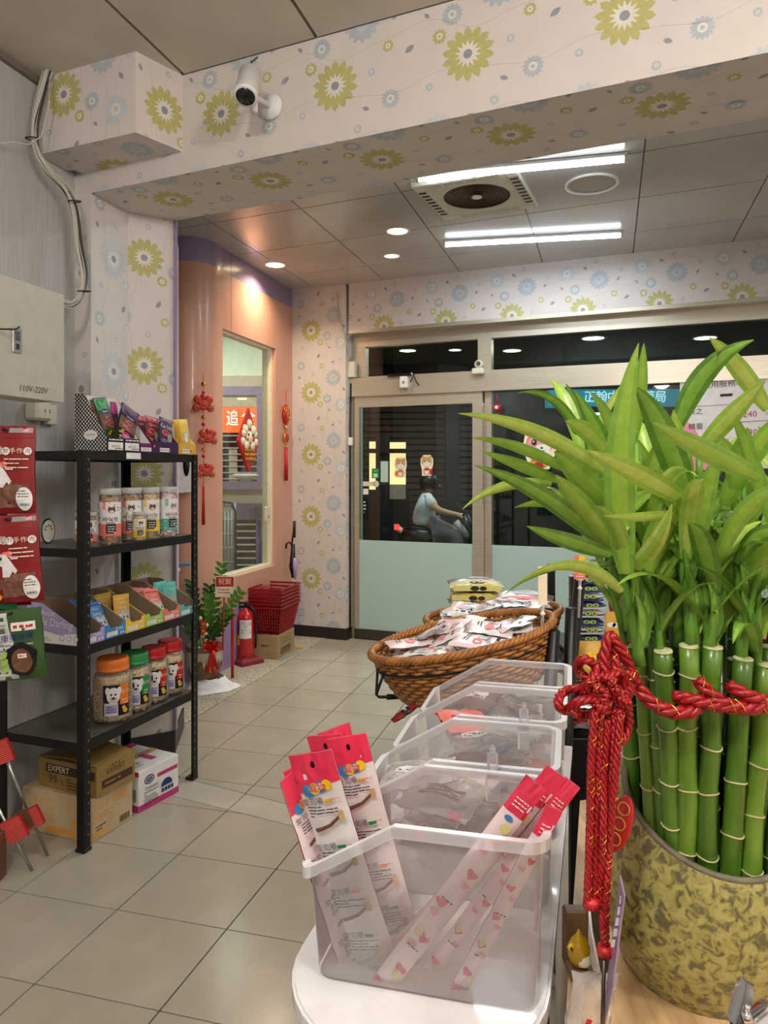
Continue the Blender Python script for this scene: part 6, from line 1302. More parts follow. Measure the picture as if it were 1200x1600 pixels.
def make_bin(k, label):
    b = thing('storage_bin', label, 'storage bin', tuple(bin_at(k)), math.atan2(bex.y, bex.x), 'clear slant-mouthed bins')
    lo, hi = rring(.010), rring(.0015); n = len(lo); m = MB('bin_plastic')
    for (a_, b_, zz0) in ((lo, hi, 0), ):
        vs = [(x, y, .004) for x, y in a_]+[(x, y, ztop(x)) for x, y in b_]
        m.add(vs, [(i, (i+1) % n, n+(i+1) % n, n+i) for i in range(n)], True); m.add([(x, y, .003) for x, y in rring(.012)], [list(range(n))[::-1]])
    m.build('body', b)
    m = MB('bin_rim'); o_, i_ = rring(-.008, .028), rring(.0015); vs = []
    for off, ring, dz in ((0, i_, .001), (0, o_, .001), (0, o_, -.013), (0, rring(-.0055, .026), -.013), (0, rring(-.0055, .026), -.002), (0, i_, -.002)): vs += [(x, y, ztop(x)+dz) for x, y in ring]
    m.add(vs, [(r*n+i, r*n+(i+1) % n, ((r+1) % 6)*n+(i+1) % n, ((r+1) % 6)*n+i) for r in range(6) for i in range(n)], False); m.build('rim', b)
    for x in [.03+.028*i for i in range(9)]: MB('bin_rim').box(x, x+.0015, -.0055, -.0005, ztop(x)-.012, ztop(x)-.001).build('rib', b)
    return b
for k, lb in enumerate(['clear plastic bin nearest the camera holding long pink and white stick packs', 'clear plastic bin second from the camera with yellowish clear bags inside', 'clear plastic bin third from the camera with red and blue packets inside', 'clear plastic bin furthest from the camera next to the wicker basket']): make_bin(k, lb)
def clipper(k, u, v, label):
    o = P(u, v, 1.0); M = bM(k); xx = (M.inverted() @ P(u, v, (M @ Vector((.2, 0, .2))).y)).x
    t = thing('plastic_clip', label, 'clip', tuple(M @ Vector((xx, 0, .2))))
    m = MB('acrylic'); m.M = M; m.box(xx-.010, xx+.010, -.022, -.010, .165, .200, .003); m.build('jaw', t, world=True)
    m = MB('acrylic'); m.M = M; m.prism([(xx-.008, -.02), (xx+.008, -.02), (xx+.005, -.012), (xx-.005, -.012)], .2, .236); m.build('stem', t, world=True)
    m = MB('chrome'); m.M = M; m.box(xx-.006, xx+.006, -.023, -.009, .205, .213, .002); m.build('spring', t, world=True)
    m = MB('acrylic'); m.M = M; m.lathe([(.001, -.006), (.006, 0), (.001, .006)], 10, c=(xx, -.016, .242)); m.build('knob', t, world=True)
clipper(2, 820, 1120, 'clear clip with a chrome spring on the rim of the third bin'); clipper(1, 772, 1200, 'clear clip with a chrome spring on the rim of the second bin')
# --- long stick packs in the first bin
def stick_items(w, h, seed):
    r = random.Random(seed)
    it = [('pink_foil', rect(-w*.5, h*.875, w*.5, h)), ('pink_foil', [[(-w*.5, h*.84), (w*.5, h*.885), (w*.5, h*.9), (-w*.5, h*.9)]]), ('black', ell(0, h*.955, .003, .0045, 10)), ('blue', ell(-w*.25, h*.855, w*.15)+ell(w*.05, h*.865, w*.13)), ('yellow', ell(-w*.1, h*.862, w*.13)+ell(w*.2, h*.872, w*.12)), ('palepink', ell(-w*.1, h*.865, w*.08)+ell(w*.05, h*.87, w*.07)), ('red', txt('寵物', w*.2, -w*.02, h*.863))]
    for j in range(4):
        y = h*(.81-.19*j); it += [('ink', txt('愛司嚼', w*.17, -w*.22, y, .1)+[[(a, b) for a, b in p] for p in lines(-w*.38, w*.3, y-h*.022, 4, h*.013, h*.0045, seed+j, 5)]), (['gold', 'green', 'orange', 'green'][j], rect(w*.05, y-h*.006, w*.25, y+h*.008)), ('pink', lines(w*.26, w*.42, y+h*.004, 1, .01, h*.008, j))]
        it += [('grey' if j % 2 else 'brown', [[(-w*.36, y-h*.115), (-w*.33, y-h*.125), (w*.05, y-h*.105), (w*.3, y-h*.075), (w*.3, y-h*.06), (w*.02, y-h*.093), (-w*.34, y-h*.108)]]), ('tan', rect(w*.28, y-h*.085, w*.4, y-h*.045))]
    it += [('lgrey', rect(-w*.1, h*.03, w*.34, h*.11)), ('ink', bars(w*.05, h*.045, w*.25, h*.045, seed)), ('pink_foil', rect(-w*.5, 0, w*.5, h*.03))]
    return it
def stick_pack(label, ut, vt, Yt, ub, vb, Yb, w, wdir, items, base='palepink_film', th=.012, seed=0, grp=None):
    T, B = P(ut, vt, Yt), P(ub, vb, Yb); h = (T-B).length; M = frame2(B, T-B, wdir); mb = MB(); fn = pouch(mb, w, h, th, M, base, 'pink_foil', seal=.04, seed=seed, rumple=.0012, nu=6, nv=16)
    dec(mb, fn, items(w, h, seed)); return tag(mb.build('treat_pack', at=tuple(B)), label, 'treat bag', grp)
LW_ = (.93, .25, .10)
gp_l = None
stick_pack('front pink-topped white pack of the left bunch in the nearest bin', 484, 1176, .925, 598, 1532, .965, .060, (.93, -.25, .10), stick_items, 'foil_white', seed=2)
stick_pack('second pink-topped white pack behind the front one of the left bunch', 541, 1150, 1.01, 632, 1490, 1.02, .058, (.95, -.2, .10), stick_items, 'foil_white', seed=3)
stick_pack('pink-topped pack at the back left of the left bunch, seen past the front pack', 506, 1148, 1.035, 600, 1500, 1.045, .055, (.9, -.4, .1), stick_items, 'foil_white', seed=5)
stick_pack('leftmost pink-topped pack standing almost edge-on in the nearest bin', 456, 1205, .955, 560, 1530, .985, .05, (.55, .8, .10), stick_items, 'palepink_film', seed=6)
stick_pack('pink-topped pack squeezed between the front and the leftmost pack, mostly hidden', 470, 1190, .975, 578, 1520, .995, .055, (.8, .55, .1), stick_items, 'palepink_film', seed=7)
stick_pack('rear pink-topped pack whose crumpled top rises highest in the left bunch', 520, 1138, 1.05, 610, 1490, 1.05, .05, (.9, .3, .1), stick_items, 'pink_foil', seed=8)
def heart_items(w, h, seed):
    r = random.Random(seed); it = [('pink_foil', rect(-w*.5, h*.86, w*.5, h)), ('pink_foil', rect(-w*.5, 0, w*.5, h*.06))]
    it += [('hotpink', sum([xf(heart(w*.5), r.choice((-.18, .15))*w, h*(.14+.075*i), 1, r.uniform(-.4, .4)) for i in range(0, 9, 2)], [])), ('pink', sum([xf(heart(w*.42), r.choice((-.15, .18))*w, h*(.17+.075*i), 1, r.uniform(-.4, .4)) for i in range(1, 9, 2)], [])), ('paleye', ell(-w*.2, h*.3, w*.18, w*.25)+ell(w*.15, h*.12, w*.2)+ell(w*.1, h*.8, w*.22)), ('blue', ell(-w*.05, h*.84, w*.2, w*.12)), ('ink', lines(-w*.3, w*.3, h*.24, 1, .01, .002, seed)+lines(-w*.3, w*.3, h*.46, 1, .01, .002, seed+1)), ('white', lines(-w*.3, w*.3, h*.92, 3, .005, .0014, seed+2))]
    return it
rp_ = [('stick pack leaning right whose tip rises in front of the others by the second bin', 838, 1222, .90, 588, 1552, .93, .030), ('uppermost pink stick pack leaning right against the bin corner', 870, 1206, .925, 606, 1528, .97, .030), ('stick pack with pink hearts in the middle of the right-leaning bunch', 895, 1222, .925, 651, 1545, .955, .022),
       ('front stick pack of the right bunch lying lowest over the rim', 866, 1262, .885, 712, 1555, .915, .022), ('stick pack tucked behind the middle of the right-leaning bunch', 852, 1240, .95, 570, 1540, .99, .028)]
for k, (lb, ut, vt, Yt, ub, vb, Yb, wk) in enumerate(rp_): stick_pack(lb, ut, vt, Yt, ub, vb, Yb, wk, (.75, -.2+.25*(k % 2), -.5), heart_items, 'palepink_film', .011, seed=12+k)
# --- loose bags in the other bins
def heap(k, n, mats_, labels, x0, x1, z0, z1, w, h, seed, cat='treat bag', grp=None, extra=None):
    r = random.Random(seed); M = bM(k)
    for i in range(n):
        q = M @ Vector((r.uniform(x0, x1), r.uniform(.05, BD-.05), z0+(z1-z0)*i/max(1, n-1)))
        mb = MB(); m_ = mats_[i % len(mats_)]; MM = Matrix.Translation(q) @ Matrix.Rotation(r.uniform(-.9, .9), 4, 'Z') @ Matrix.Rotation(r.uniform(-.35, .35), 4, 'X') @ Matrix.Rotation(r.uniform(-.2, .2), 4, 'Y') @ Matrix.Translation((0, -h/2, 0))
        fn = pouch(mb, w, h, .022, MM, m_, seed=seed+i, rumple=.004)
        c2 = ['white', 'red', 'blue', 'cream', 'brown'][(i+seed) % 5]; dec(mb, fn, [(c2, rect(-w*.3, h*.3, w*.3, h*.55)), ('ink' if c2 != 'brown' else 'cream', lines(-w*.25, w*.25, h*.45, 2, .01, .003, i))])
        tag(mb.build('treat_packet', at=tuple(q)), '%s treat packet, %s in the heap of the %s bin' % ({'clear_bag': 'clear', 'palepink_film': 'pale pink', 'coral': 'coral', 'dred': 'dark red', 'blue': 'blue', 'brown': 'brown'}[m_], ['lowest', 'second from below', 'third from below', 'fourth from below', 'fifth from below', 'sixth from below', 'seventh from below', 'eighth from below', 'ninth from below', 'third from top', 'second from top', 'topmost'][i if i < n-3 or n < 10 else 12-(n-i)], ['', 'second', 'third', 'furthest'][k]), cat, grp)
heap(1, 10, ['clear_bag', 'palepink_film', 'clear_bag'], 'clear crinkled treat packet heaped in the second bin', .07, .23, .02, .15, .12, .12, 61, grp='packets in the second bin')
heap(2, 12, ['coral', 'clear_bag', 'dred', 'blue', 'clear_bag'], 'red, blue or clear treat packet heaped in the third bin', .10, .23, .02, .175, .10, .10, 71, grp='packets in the third bin')
heap(3, 11, ['clear_bag', 'brown', 'clear_bag', 'dred'], 'brown or clear treat packet heaped in the furthest bin', .09, .23, .02, .175, .10, .11, 81, grp='packets in the furthest bin')
mk = MB(); M_k = bM(1); dec(mk, lambda l: (lambda x, y: M_k @ Vector((x, -.0005, y))), [('hotpink', xf(heart(.02), .15, .13)+lines(.06, .13, .10, 1, .01, .022, 3, 5)+lines(.2, .26, .08, 1, .01, .018, 6, 3))]); tag(mk.build('pink_sticker', at=tuple(bin_at(1))), 'faded pink sticker on the near side of the second bin', 'sticker')
# --- wicker baskets
def basket(label, c, a, b, h, tilt):
    t = thing('wicker_basket', label, 'basket', tuple(c), 0, 'wicker baskets'); t.rotation_euler = (0, -tilt, -.05); scl = Vector
    n = 56; rows = 13
    def R(f): return .74+.26*(f**.7)                  # 0 bottom, 1 rim
    m = MB('wicker')
    for j in range(rows):
        f = (j+.5)/rows; z = -h+h*f; N = n*4; pts = []
        for i in range(N):
            th = 2*PI*i/N; off = .0035*math.cos(n/2*th+PI*j); pts.append(((a*R(f)+off)*math.cos(th), (b*R(f)+off)*math.sin(th), z))
        m.tube(pts, .0052, 5, closed=True)
    stuff(m.build('woven_wall', t))
    m = MB('wicker_dark')
    for i in range(n):
        th = 2*PI*i/n; m.tube([(a*R(f)*math.cos(th), b*R(f)*math.sin(th), -h+h*f) for f in (0, .25, .5, .75, 1)], .0028, 4, caps=False)
    stuff(m.build('stakes', t))
    m = MB('wicker_dark').lathe([(.001, -h+.002), (.70, -h+.002), (.75, -h+.006)], 40, sx=a, sy=b, cap=False); m.build('bottom', t)
    m = MB('wicker')
    for s in range(3):
        N = 240; pts = []
        for i in range(N):
            th = 2*PI*i/N; ph = 34*th+2*PI*s/3; pts.append(((a+.006*math.cos(ph))*math.cos(th), (b+.006*math.cos(ph))*math.sin(th), .006*math.sin(ph)))
        m.tube(pts, .0062, 6, closed=True)
    stuff(m.build('braided_rim', t)); return t
c1_ = Vector((.206, 1.96, 1.02)); c2b = Vector((.36, 2.44, .985))
B1 = basket('front oval wicker basket full of white packets behind the clear bins', c1_, .245, .205, .135, .21)
B2 = basket('rear oval wicker basket of white and pink packets below the stacked yellow bags', c2b, .222, .19, .12, .10)
def ring_pts(c, a, b, z, tilt, n=48): M = Matrix.Translation(c) @ Matrix.Rotation(-tilt, 4, 'Y'); return [M @ Vector((a*math.cos(2*PI*i/n), b*math.sin(2*PI*i/n), z)) for i in range(n)]
ws = thing('wire_stand', 'black wire stand with ring and foot loops carrying the front wicker basket', 'stand', (c1_.x, c1_.y, 0))
MB('black_metal').tube(ring_pts(c1_, .238, .198, -.038, .21), .0042, 6, closed=True).build('ring', ws, world=True)
pL = ring_pts(c1_, .238, .198, -.038, .21)
for i in (23, 27): 
    p = pL[i]; MB('black_metal').tube([p, P(588, 1085, p.y), P(592, 1089, p.y), P(618, 1089, p.y)], .0042, 6).build('foot_loop', ws, world=True)
for (u, vt, Y, vb, du) in ((865, 985, 1.86, 1260, -14), (893, 950, 1.98, 1260, -8), (906, 905, 2.12, 1250, -30)):
    MB('black').tube([P(u, vt, Y), P(u+du, vb, Y)+Vector((0, .02, 0)), Vector((P(u+du, vb, Y).x, Y+.02, 0))], .0165, 14).build('post', ws, world=True)
MB('black_metal').box(-.15, .42, 1.84, 2.12, 0, .02, .004).build('base', ws, world=True)
MB('black_metal').tube([P(604, 1089, 1.96), Vector((.18, 1.96, .86)), Vector((.18, 1.96, .02))], .008, 8).build('rear_support', ws, world=True)
MB('black_metal').box(.15, .40, 1.90, 2.02, .835, .85, .003).build('cross_plate', ws, world=True)
ws2 = thing('display_stand', 'dark stand with a small shelf under the rear wicker basket', 'stand', (c2b.x, c2b.y, 0))
MB('black_metal').box(c2b.x-.2, c2b.x+.22, c2b.y-.17, c2b.y+.36, .835, .855, .004).build('top_plate', ws2, world=True); MB('black_metal').box(c2b.x-.02, c2b.x+.02, c2b.y-.02, c2b.y+.02, 0, .835).build('column', ws2, world=True); MB('black_metal').box(c2b.x-.2, c2b.x+.2, c2b.y-.15, c2b.y+.15, 0, .02, .004).build('base', ws2, world=True)
def packets(c, a, b, n, seed, label, grp, tilt, z0, z1, style=0):
    r = random.Random(seed)
    for i in range(n):
        th = r.uniform(0, 2*PI); q = r.random()**.6; x, y = (a-.095)*q*math.cos(th), (b-.075)*q*math.sin(th); z = z0+(z1-z0)*(i/n)**.6+.012*(1-q)
        w, h = r.uniform(.075, .095), r.uniform(.11, .15); base = 'foil_white' if r.random() < .75 else ('palepink_film' if r.random() < .6 else 'foil')
        MM = Matrix.Translation(c) @ Matrix.Rotation(-tilt, 4, 'Y') @ Matrix.Translation((x, y, z)) @ Matrix.Rotation(r.uniform(0, 2*PI), 4, 'Z') @ Matrix.Rotation(r.uniform(-.3, .3), 4, 'X') @ Matrix.Rotation(r.uniform(-.25, .25), 4, 'Y') @ Matrix.Translation((0, -h/2, 0))
        mb = MB(); fn = pouch(mb, w, h, .016, MM, base, seed=seed+i, rumple=.003, nu=6, nv=8)
        it = [('ink', lines(-w*.35, w*.35, h*.75, 1, .01, .009, i, 4)+lines(-w*.35, w*.1, h*.25, 2, .008, .003, i)), ('palepink' if i % 2 else 'coral', ell(w*.1, h*.45, w*.2, w*.14)), ('lgrey', rect(-w*.4, h*.4, -w*.1, h*.6)), ('dgrey', txt('小饼', w*.22, -w*.1, h*.6) if i % 3 == 0 else ell(-w*.2, h*.5, w*.07))]
        dec(mb, fn, it); wd = {'foil_white': 'white', 'palepink_film': 'pale pink', 'foil': 'silver'}[base]; tag(mb.build('treat_packet', at=tuple(c+Vector((x, y, z)))), label % wd, 'treat bag', grp+', '+wd)
packets(c1_, .245, .205, 36, 101, '%s printed treat packet in the front wicker basket', 'packets in the front basket', .21, -.075, .006)
packets(c2b, .222, .19, 22, 151, '%s printed treat packet in the rear wicker basket', 'packets in the rear basket', .10, -.06, .03)
for k in range(4):
    q = P(737, 955-15*k, 2.72); q.z = .859+.024*k; MM = Matrix.Translation(q+Vector((0, -.1, .013))) @ Matrix.Rotation(.15+.03*k, 4, 'Z') @ Matrix.Rotation(-PI*0, 4, 'X')
    pass
ystand = thing('stack_stand', 'small dark block carrying the stacked yellow-edged bags behind the rear basket', 'stand', (.335, 2.74, 0)); MB('black_metal').box(.24, .46, 2.69, 2.87, .0, .912, .004).build('block', ystand, world=True)
for k in range(4):
    lb = ['bottom', 'second from bottom', 'third from bottom', 'top'][k]; z = .926+.036*k; MM = Matrix.Translation((.335+.006*(k % 2), 2.68, z)) @ Matrix.Rotation(.10*(k % 2)-.12, 4, 'Z'); w, h = .20, .19
    mb = MB(); fn = pouch(mb, w, h, .034, MM, 'foil', 'paleye', seed=200+k, rumple=.003); dec(mb, fn, [('paleye', rect(-w*.5, 0, w*.5, h*.42)), ('yellow', rect(-w*.48, h*.0, w*.48, h*.06)), ('white', ell(.02, h*.75, .04, .02)), ('ink', ell(-.01, h*.16, .018, .013)+ell(.018, h*.16, .014, .012)), ('paleye', ell(-.01, h*.17, .006)+ell(.02, h*.17, .006))])
    fr_i = lambda x, y: MM @ Vector((x, -.0012, y)); mb.dec(rect(-w*.44, -.012, w*.44, .008), fr_i, 'paleye'); mb.dec(ell(-.01, -.002, .016, .009)+ell(.02, -.002, .013, .008), lambda x, y: MM @ Vector((x, -.0022, y)), 'ink')
    tag(mb.build('treat_bag', at=(.335, 2.74, z)), lb+' yellow-edged clear bag of the stack behind the rear basket', 'treat bag')
q = P(752, 930, 2.55); mb = MB(); MM = Matrix.Translation((.47, 2.50, 1.0)) @ Matrix.Rotation(-.3, 4, 'Z') @ Matrix.Rotation(.15, 4, 'X'); fn = pouch(mb, .2, .16, .03, MM, 'foil', seed=222, rumple=.004); dec(mb, fn, [('coral', rect(-.06, .03, .05, .06)), ('lgrey', ell(0, .1, .05, .03))]); tag(mb.build('treat_bag', at=(.47, 2.5, 1.0)), 'large silver and pink bag lying on top of the packets in the rear basket', 'treat bag')
# price cards on clips
def price_card(u, v0, v1, w, Y, label, m_='cream', items=None):
    t = thing('price_card', label, 'price card', tuple(P(u, v1, Y))); a_ = P(u-w/2, v1, Y); b_ = P(u+w/2, v0, Y)
    m = MB(m_).box(a_.x, b_.x, Y, Y+.002, a_.z, b_.z); 
    if items: dec(m, lambda l: (lambda x, y: Vector((P(u, 0, Y).x+x, Y-.0005-.0003*l, a_.z+y))), items(b_.x-a_.x, b_.z-a_.z))
    m.build('card', t, world=True); MB('white').lathe([(.001, -.008), (.008, 0), (.001, .008)], 10, c=tuple(P(u, v1+14, Y))).build('clip_ball', t, world=True)
    MB('acrylic').tube([P(u, v1, Y), P(u, v1+14, Y), P(u-2, v1+60, Y)], .004, 6).build('stem', t, world=True)
price_card(848, 885, 945, 14, 1.90, 'tall beige price card on a clear clip above the front basket')
price_card(906, 868, 905, 18, 2.10, 'pink and yellow price card on a clear clip at the black posts', 'coral', lambda w, h: [('yellow', rect(-w*.1, h*.2, w*.45, h)), ('white', lines(-w*.3, w*.3, h*.12, 2, .01, .003, 3))])
# --- rack of packs behind the bamboo
rk = thing('display_rack', 'black shelf rack of treat packs standing behind the bamboo pot', 'rack', (.95, 2.5, 0))
for z in (.40, .68, .885): MB('black_metal').box(.58, 1.75, 2.28, 2.62, z-.02, z, .003).build('shelf_board', rk, world=True)
for x, y in ((.59, 2.29), (1.73, 2.29), (.59, 2.6), (1.73, 2.6)): MB('black_metal').box(x-.012, x+.012, y-.012, y+.012, 0, 1.13).build('post', rk, world=True)
for k in range(10):
    z = .892+.0262*k; MM = Matrix.Translation((.648+.004*(k % 3), 2.31, z+.011)) @ Matrix.Rotation(.05*((k*7) % 3-1), 4, 'Z'); w, h = .088, .13; mb = MB(); fn = pouch(mb, w, h, .023, MM, 'foil', seed=300+k, rumple=.002)
    dec(mb, fn, [('navy' if k % 2 else 'lgrey', rect(-w*.48, 0, w*.48, h*.2))]); ln = MB
    mb.dec(rect(-w*.46, -.0095, w*.46, -.004), lambda x, y: MM @ Vector((x, -.0014, y)), 'navy' if k > 6 or k % 3 == 0 else 'lgrey'); mb.dec(ell(-.012, .003, .011, .006)+ell(.008, .003, .010, .006), lambda x, y: MM @ Vector((x, -.0018, y)), 'lime'); mb.dec(ell(-.012, .003, .003)+ell(.008, .003, .003), lambda x, y: MM @ Vector((x, -.0026, y)), 'ink')
    tag(mb.build('silver_pouch', at=(.65, 2.37, z)), 'flat silver pouch, %s of the pile left of the bamboo' % ['lowest', 'second from below', 'third from below', 'fourth from below', 'fifth from below', 'fifth from top', 'fourth from top', 'third from top', 'second from top', 'topmost'][k], 'treat bag', 'pile of silver pouches on the rack')
mb = MB('gold').box(.69, .735, 2.29, 2.295, .885, 1.02, .001); dec(mb, lambda l: (lambda x, y: Vector((.7125+x, 2.2895-.0004*l, .95+y))), [('white', ell(-.005, .03, .014, .008)+ell(.008, .028, .01, .008)+ell(-.005, -.015, .012, .006)), ('green', [[(-.02, -.06), (.02, -.06), (.02, -.035), (.01, -.03), (0, -.038), (-.01, -.03), (-.02, -.036)]])]); tag(mb.build('yellow_card', at=(.71, 2.29, .886)), 'orange-yellow hanging card with white clouds beside the pouch pile', 'card')
pal = ['dred', 'foil', 'black', 'palepink_film', 'gold', 'navy', 'clear_bag', 'purple', 'teal', 'coral']
nm_ = {'dred': 'dark red', 'foil': 'silver', 'black': 'black', 'palepink_film': 'pale pink', 'gold': 'mustard yellow', 'navy': 'navy blue', 'clear_bag': 'clear', 'purple': 'purple', 'teal': 'teal', 'coral': 'coral'}
r = random.Random(77)
for row, z in enumerate((.885, .68)):
    for k in range(9):
        x = .79+.108*k if row == 0 else .635+.12*k; w, h = .10, .16; c_ = pal[(k*3+row*4) % 10]; MM = Matrix.Translation((x, 2.36+.02*(k % 2), z+.006)) @ Matrix.Rotation(PI/2-.25, 4, 'X') @ Matrix.Rotation(r.uniform(-.12, .12), 4, 'Z'); mb = MB(); fn = pouch(mb, w, h, .03, MM, c_, seed=400+k+row*20, rumple=.003)
        dec(mb, fn, [('white', rect(-w*.36, h*.55, w*.3, h*.72)), ('ink', lines(-w*.32, w*.26, h*.64, 2, .012, .005, k)), (pal[(k+5) % 10] if pal[(k+5) % 10] not in ('clear_bag',) else 'red', ell(0, h*.3, w*.3, w*.22)), ('cream', ell(w*.05, h*.3, w*.14))])
        tag(mb.build('treat_bag', at=(x, 2.36, z)), '%s treat bag, %s from the left on the rack\'s %s shelf behind the bamboo' % (nm_[c_], ['first', 'second', 'third', 'fourth', 'fifth', 'sixth', 'seventh', 'eighth', 'ninth'][k], ['top', 'middle'][row]), 'treat bag')
for k in range(6):
    z = .690+.030*k; MM = Matrix.Translation((.60, 2.20, z)) @ Matrix.Rotation(.1*((k*5) % 3-1), 4, 'Z') @ Matrix.Rotation(.25, 4, 'X'); w, h = .085, .10; mb = MB(); fn = pouch(mb, w, h, .028, MM, ['black', 'dred', 'foil', 'black', 'coral', 'foil'][k], seed=440+k, rumple=.005); dec(mb, fn, [('red', rect(-w*.4, h*.1, w*.2, h*.4)), ('white', lines(-w*.3, w*.2, h*.3, 2, .01, .005, k))])
    tag(mb.build('treat_bag', at=(.6, 2.2, z)), ['lowest black', 'dark red', 'silver, third from below', 'upper black', 'coral', 'topmost silver'][k]+' bag of the crumpled pile beside the black posts', 'treat bag')
MB('black_metal'); sb_ = MB('black_metal').box(.53, .68, 2.16, 2.27, 0, .672, .003).build('plinth'); tag(sb_, 'black plinth under the crumpled bag pile beside the black posts', 'stand')
mb = MB(); MM = Matrix.Translation((.615, 1.99, .93)) @ Matrix.Rotation(PI/2-.2, 4, 'X') @ Matrix.Rotation(.2, 4, 'Z'); MM = Matrix.Translation((.60, 2.12, .865)) @ Matrix.Rotation(PI/2-.3, 4, 'X'); fn = pouch(mb, .08, .10, .03, MM, 'gold', seed=460, rumple=.004); dec(mb, fn, [('yellow', ell(0, .05, .03, .02))]); tag(mb.build('treat_bag', at=(.6, 2.12, .865)), 'glossy yellow bag on top of the crumpled pile beside the black posts', 'treat bag')
mb = MB(); q = P(640, 1108, 1.75); MM = Matrix.Translation(q) @ Matrix.Rotation(-1.25, 4, 'Z') @ Matrix.Rotation(.5, 4, 'X') @ Matrix.Translation((0, -.05, 0)); fn = pouch(mb, .03, .07, .012, MM, 'dred', seed=470); dec(mb, fn, [('black', rect(-.024, .03, .024, .05)), ('white', lines(-.018, .018, .04, 1, .01, .006, 2))]); tag(mb.build('treat_packet', at=tuple(q)), 'small red and black packet poking out under the front wicker basket', 'treat bag')

# ================================================================ lucky bamboo in the mottled pot
PC = Vector((.42, .97, ZC))
pot = thing('bamboo_pot', 'large mottled olive-yellow glazed pot with a scooped front rim on the counter', 'pot', tuple(PC))
prof = [(.0, .096), (.10, .112), (.25, .128), (.42, .1335), (.6, .130), (.75, .121), (.88, .108), (.96, .098), (1.0, .0955)]
def rimz(a):                                   # a: 0 = towards -y (the camera)
    t = (1+math.cos(a))/2; return .278-.098*(t**1.6)
def potf(i, j, ins=0, nn=72):
    a = 2*PI*i/nn; f, r_ = prof[j]; rz = rimz(a); z = f*rz; 
    k_ = z/.278; rr_ = .096
    for (f0, r0), (f1, r1) in zip(prof, prof[1:]):
        if f0 <= k_ <= f1+1e-9: rr_ = r0+(r1-r0)*(k_-f0)/(f1-f0)
    if k_ > 1: rr_ = prof[-1][1]
    if j == len(prof)-1: rr_ -= .001
    return (math.sin(a)*(rr_-ins), -math.cos(a)*(rr_-ins), z)
prof2 = []
for i in range(25):
    f = i/24; 
    for (f0, r0), (f1, r1) in zip(prof, prof[1:]):
        if f0 <= f <= f1: prof2.append((f, r0+(r1-r0)*(f-f0)/(f1-f0))); break
prof = prof2
m = MB('pot_glaze'); m.grid(lambda i, j: potf(i, j), 72, 24, closed=True); m.add([(0.095*math.cos(2*PI*i/40), .095*math.sin(2*PI*i/40), 0) for i in range(40)], [list(range(40))[::-1]]); m.build('body', pot)
m = MB('pot_rim'); m.tube([(math.sin(a)*(math.hypot(*potf(i, 24)[:2])-.004), -math.cos(a)*(math.hypot(*potf(i, 24)[:2])-.004), rimz(a)) for i, a in [(i, 2*PI*i/72) for i in range(72)]], .0048, 8, closed=True); m.build('rim', pot)
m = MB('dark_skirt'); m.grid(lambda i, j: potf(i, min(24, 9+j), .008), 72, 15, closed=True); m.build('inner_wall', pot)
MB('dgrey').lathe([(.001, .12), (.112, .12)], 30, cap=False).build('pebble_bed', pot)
bb = thing('lucky_bamboo', 'bundle of thick lucky bamboo stalks with long green leaves standing in the mottled pot', 'plant', (PC.x, PC.y, ZC+.125))
rnd = random.Random(11)
def stalk(b, t, r, m='bamboo', cut=True):
    b = Vector(b); t = Vector(t); L = (t-b).length; n = 26; d = (t-b)/n; side = Vector((rnd.uniform(-1, 1), rnd.uniform(-1, 1), 0))*.0018; pts = []; rad = []
    nodes = []; z = rnd.uniform(.02, .06)
    while z < L-.01: nodes.append(z); z += rnd.uniform(.055, .085)
    zs = sorted(set([0, L]+[L*i/10 for i in range(11)]+[q+e for q in nodes for e in (-.0035, -.001, .001, .0045)])); zs = [z for z in zs if 0 <= z <= L]
    wob = lambda z: b+(t-b)*(z/L)+side*math.sin(z*40)
    for z in zs: pts.append(wob(z)); k = min([abs(z-q) for q in nodes]+[9]); rad.append(r*(1.07 if k < .0015 else (1.03 if k < .004 else 1))*(1-.08*z/L))
    s = MB(m).tube(pts, rad, 12).build('stalk', bb, world=True)
    for q in nodes:                                   # pale node rings
        p = wob(q); T = (t-b).normalized(); R_ = r*1.07*(1-.08*q/L); x = T.orthogonal().normalized(); y = T.cross(x); ph = rnd.uniform(0, 6)
        g = MB('node_ring').tube([p+(x*math.cos(a)+y*math.sin(a))*(R_*1.0)+T*.0012*math.sin(2*a+ph) for a in [2*PI*i/14 for i in range(14)]], .0012, 4, closed=True)
        Mi = rootmat(bb).inverted(); g.v = [Mi @ v for v in g.v]; o = g.build('node_ring'); o.parent = s
    if cut:
        T = (t-b).normalized(); M = frame2(t, T, (1, 0, 0)) @ Matrix.Rotation(-PI/2, 4, 'X'); g = MB('bamboo_cut'); g.M = rootmat(bb).inverted() @ M; g.lathe([(r*.95, .0), (r*.90, .002), (r*.3, .0016), (.001, .001)], 14); o = g.build('cut_end'); o.parent = s
    return s, t
fr_u = [(1001, 1008, 1010), (1022, 1026, 985), (1036, 1043, 1018), (1076, 1065, 1010), (1114, 1102, 1012), (1161, 1140, 1030), (1197, 1168, 1040), (1232, 1205, 1035)]
tops = []
for k, (ut, ub, vt) in enumerate(fr_u):
    Y = [.905, .885, .87, .862, .858, .86, .866, .88][k]; t_ = P(ut, vt, Y); b_ = P(ub, 1400, Y+.015); dv = Vector((b_.x-PC.x, b_.y-PC.y)); dv = dv*min(1, .09/dv.length); b_ = Vector((PC.x+dv.x, PC.y+dv.y, ZC+.135)); stalk(b_, t_, .0118 if k > 1 else .0095, 'bamboo' if k % 3 else 'bamboo_lt'); tops.append(t_)
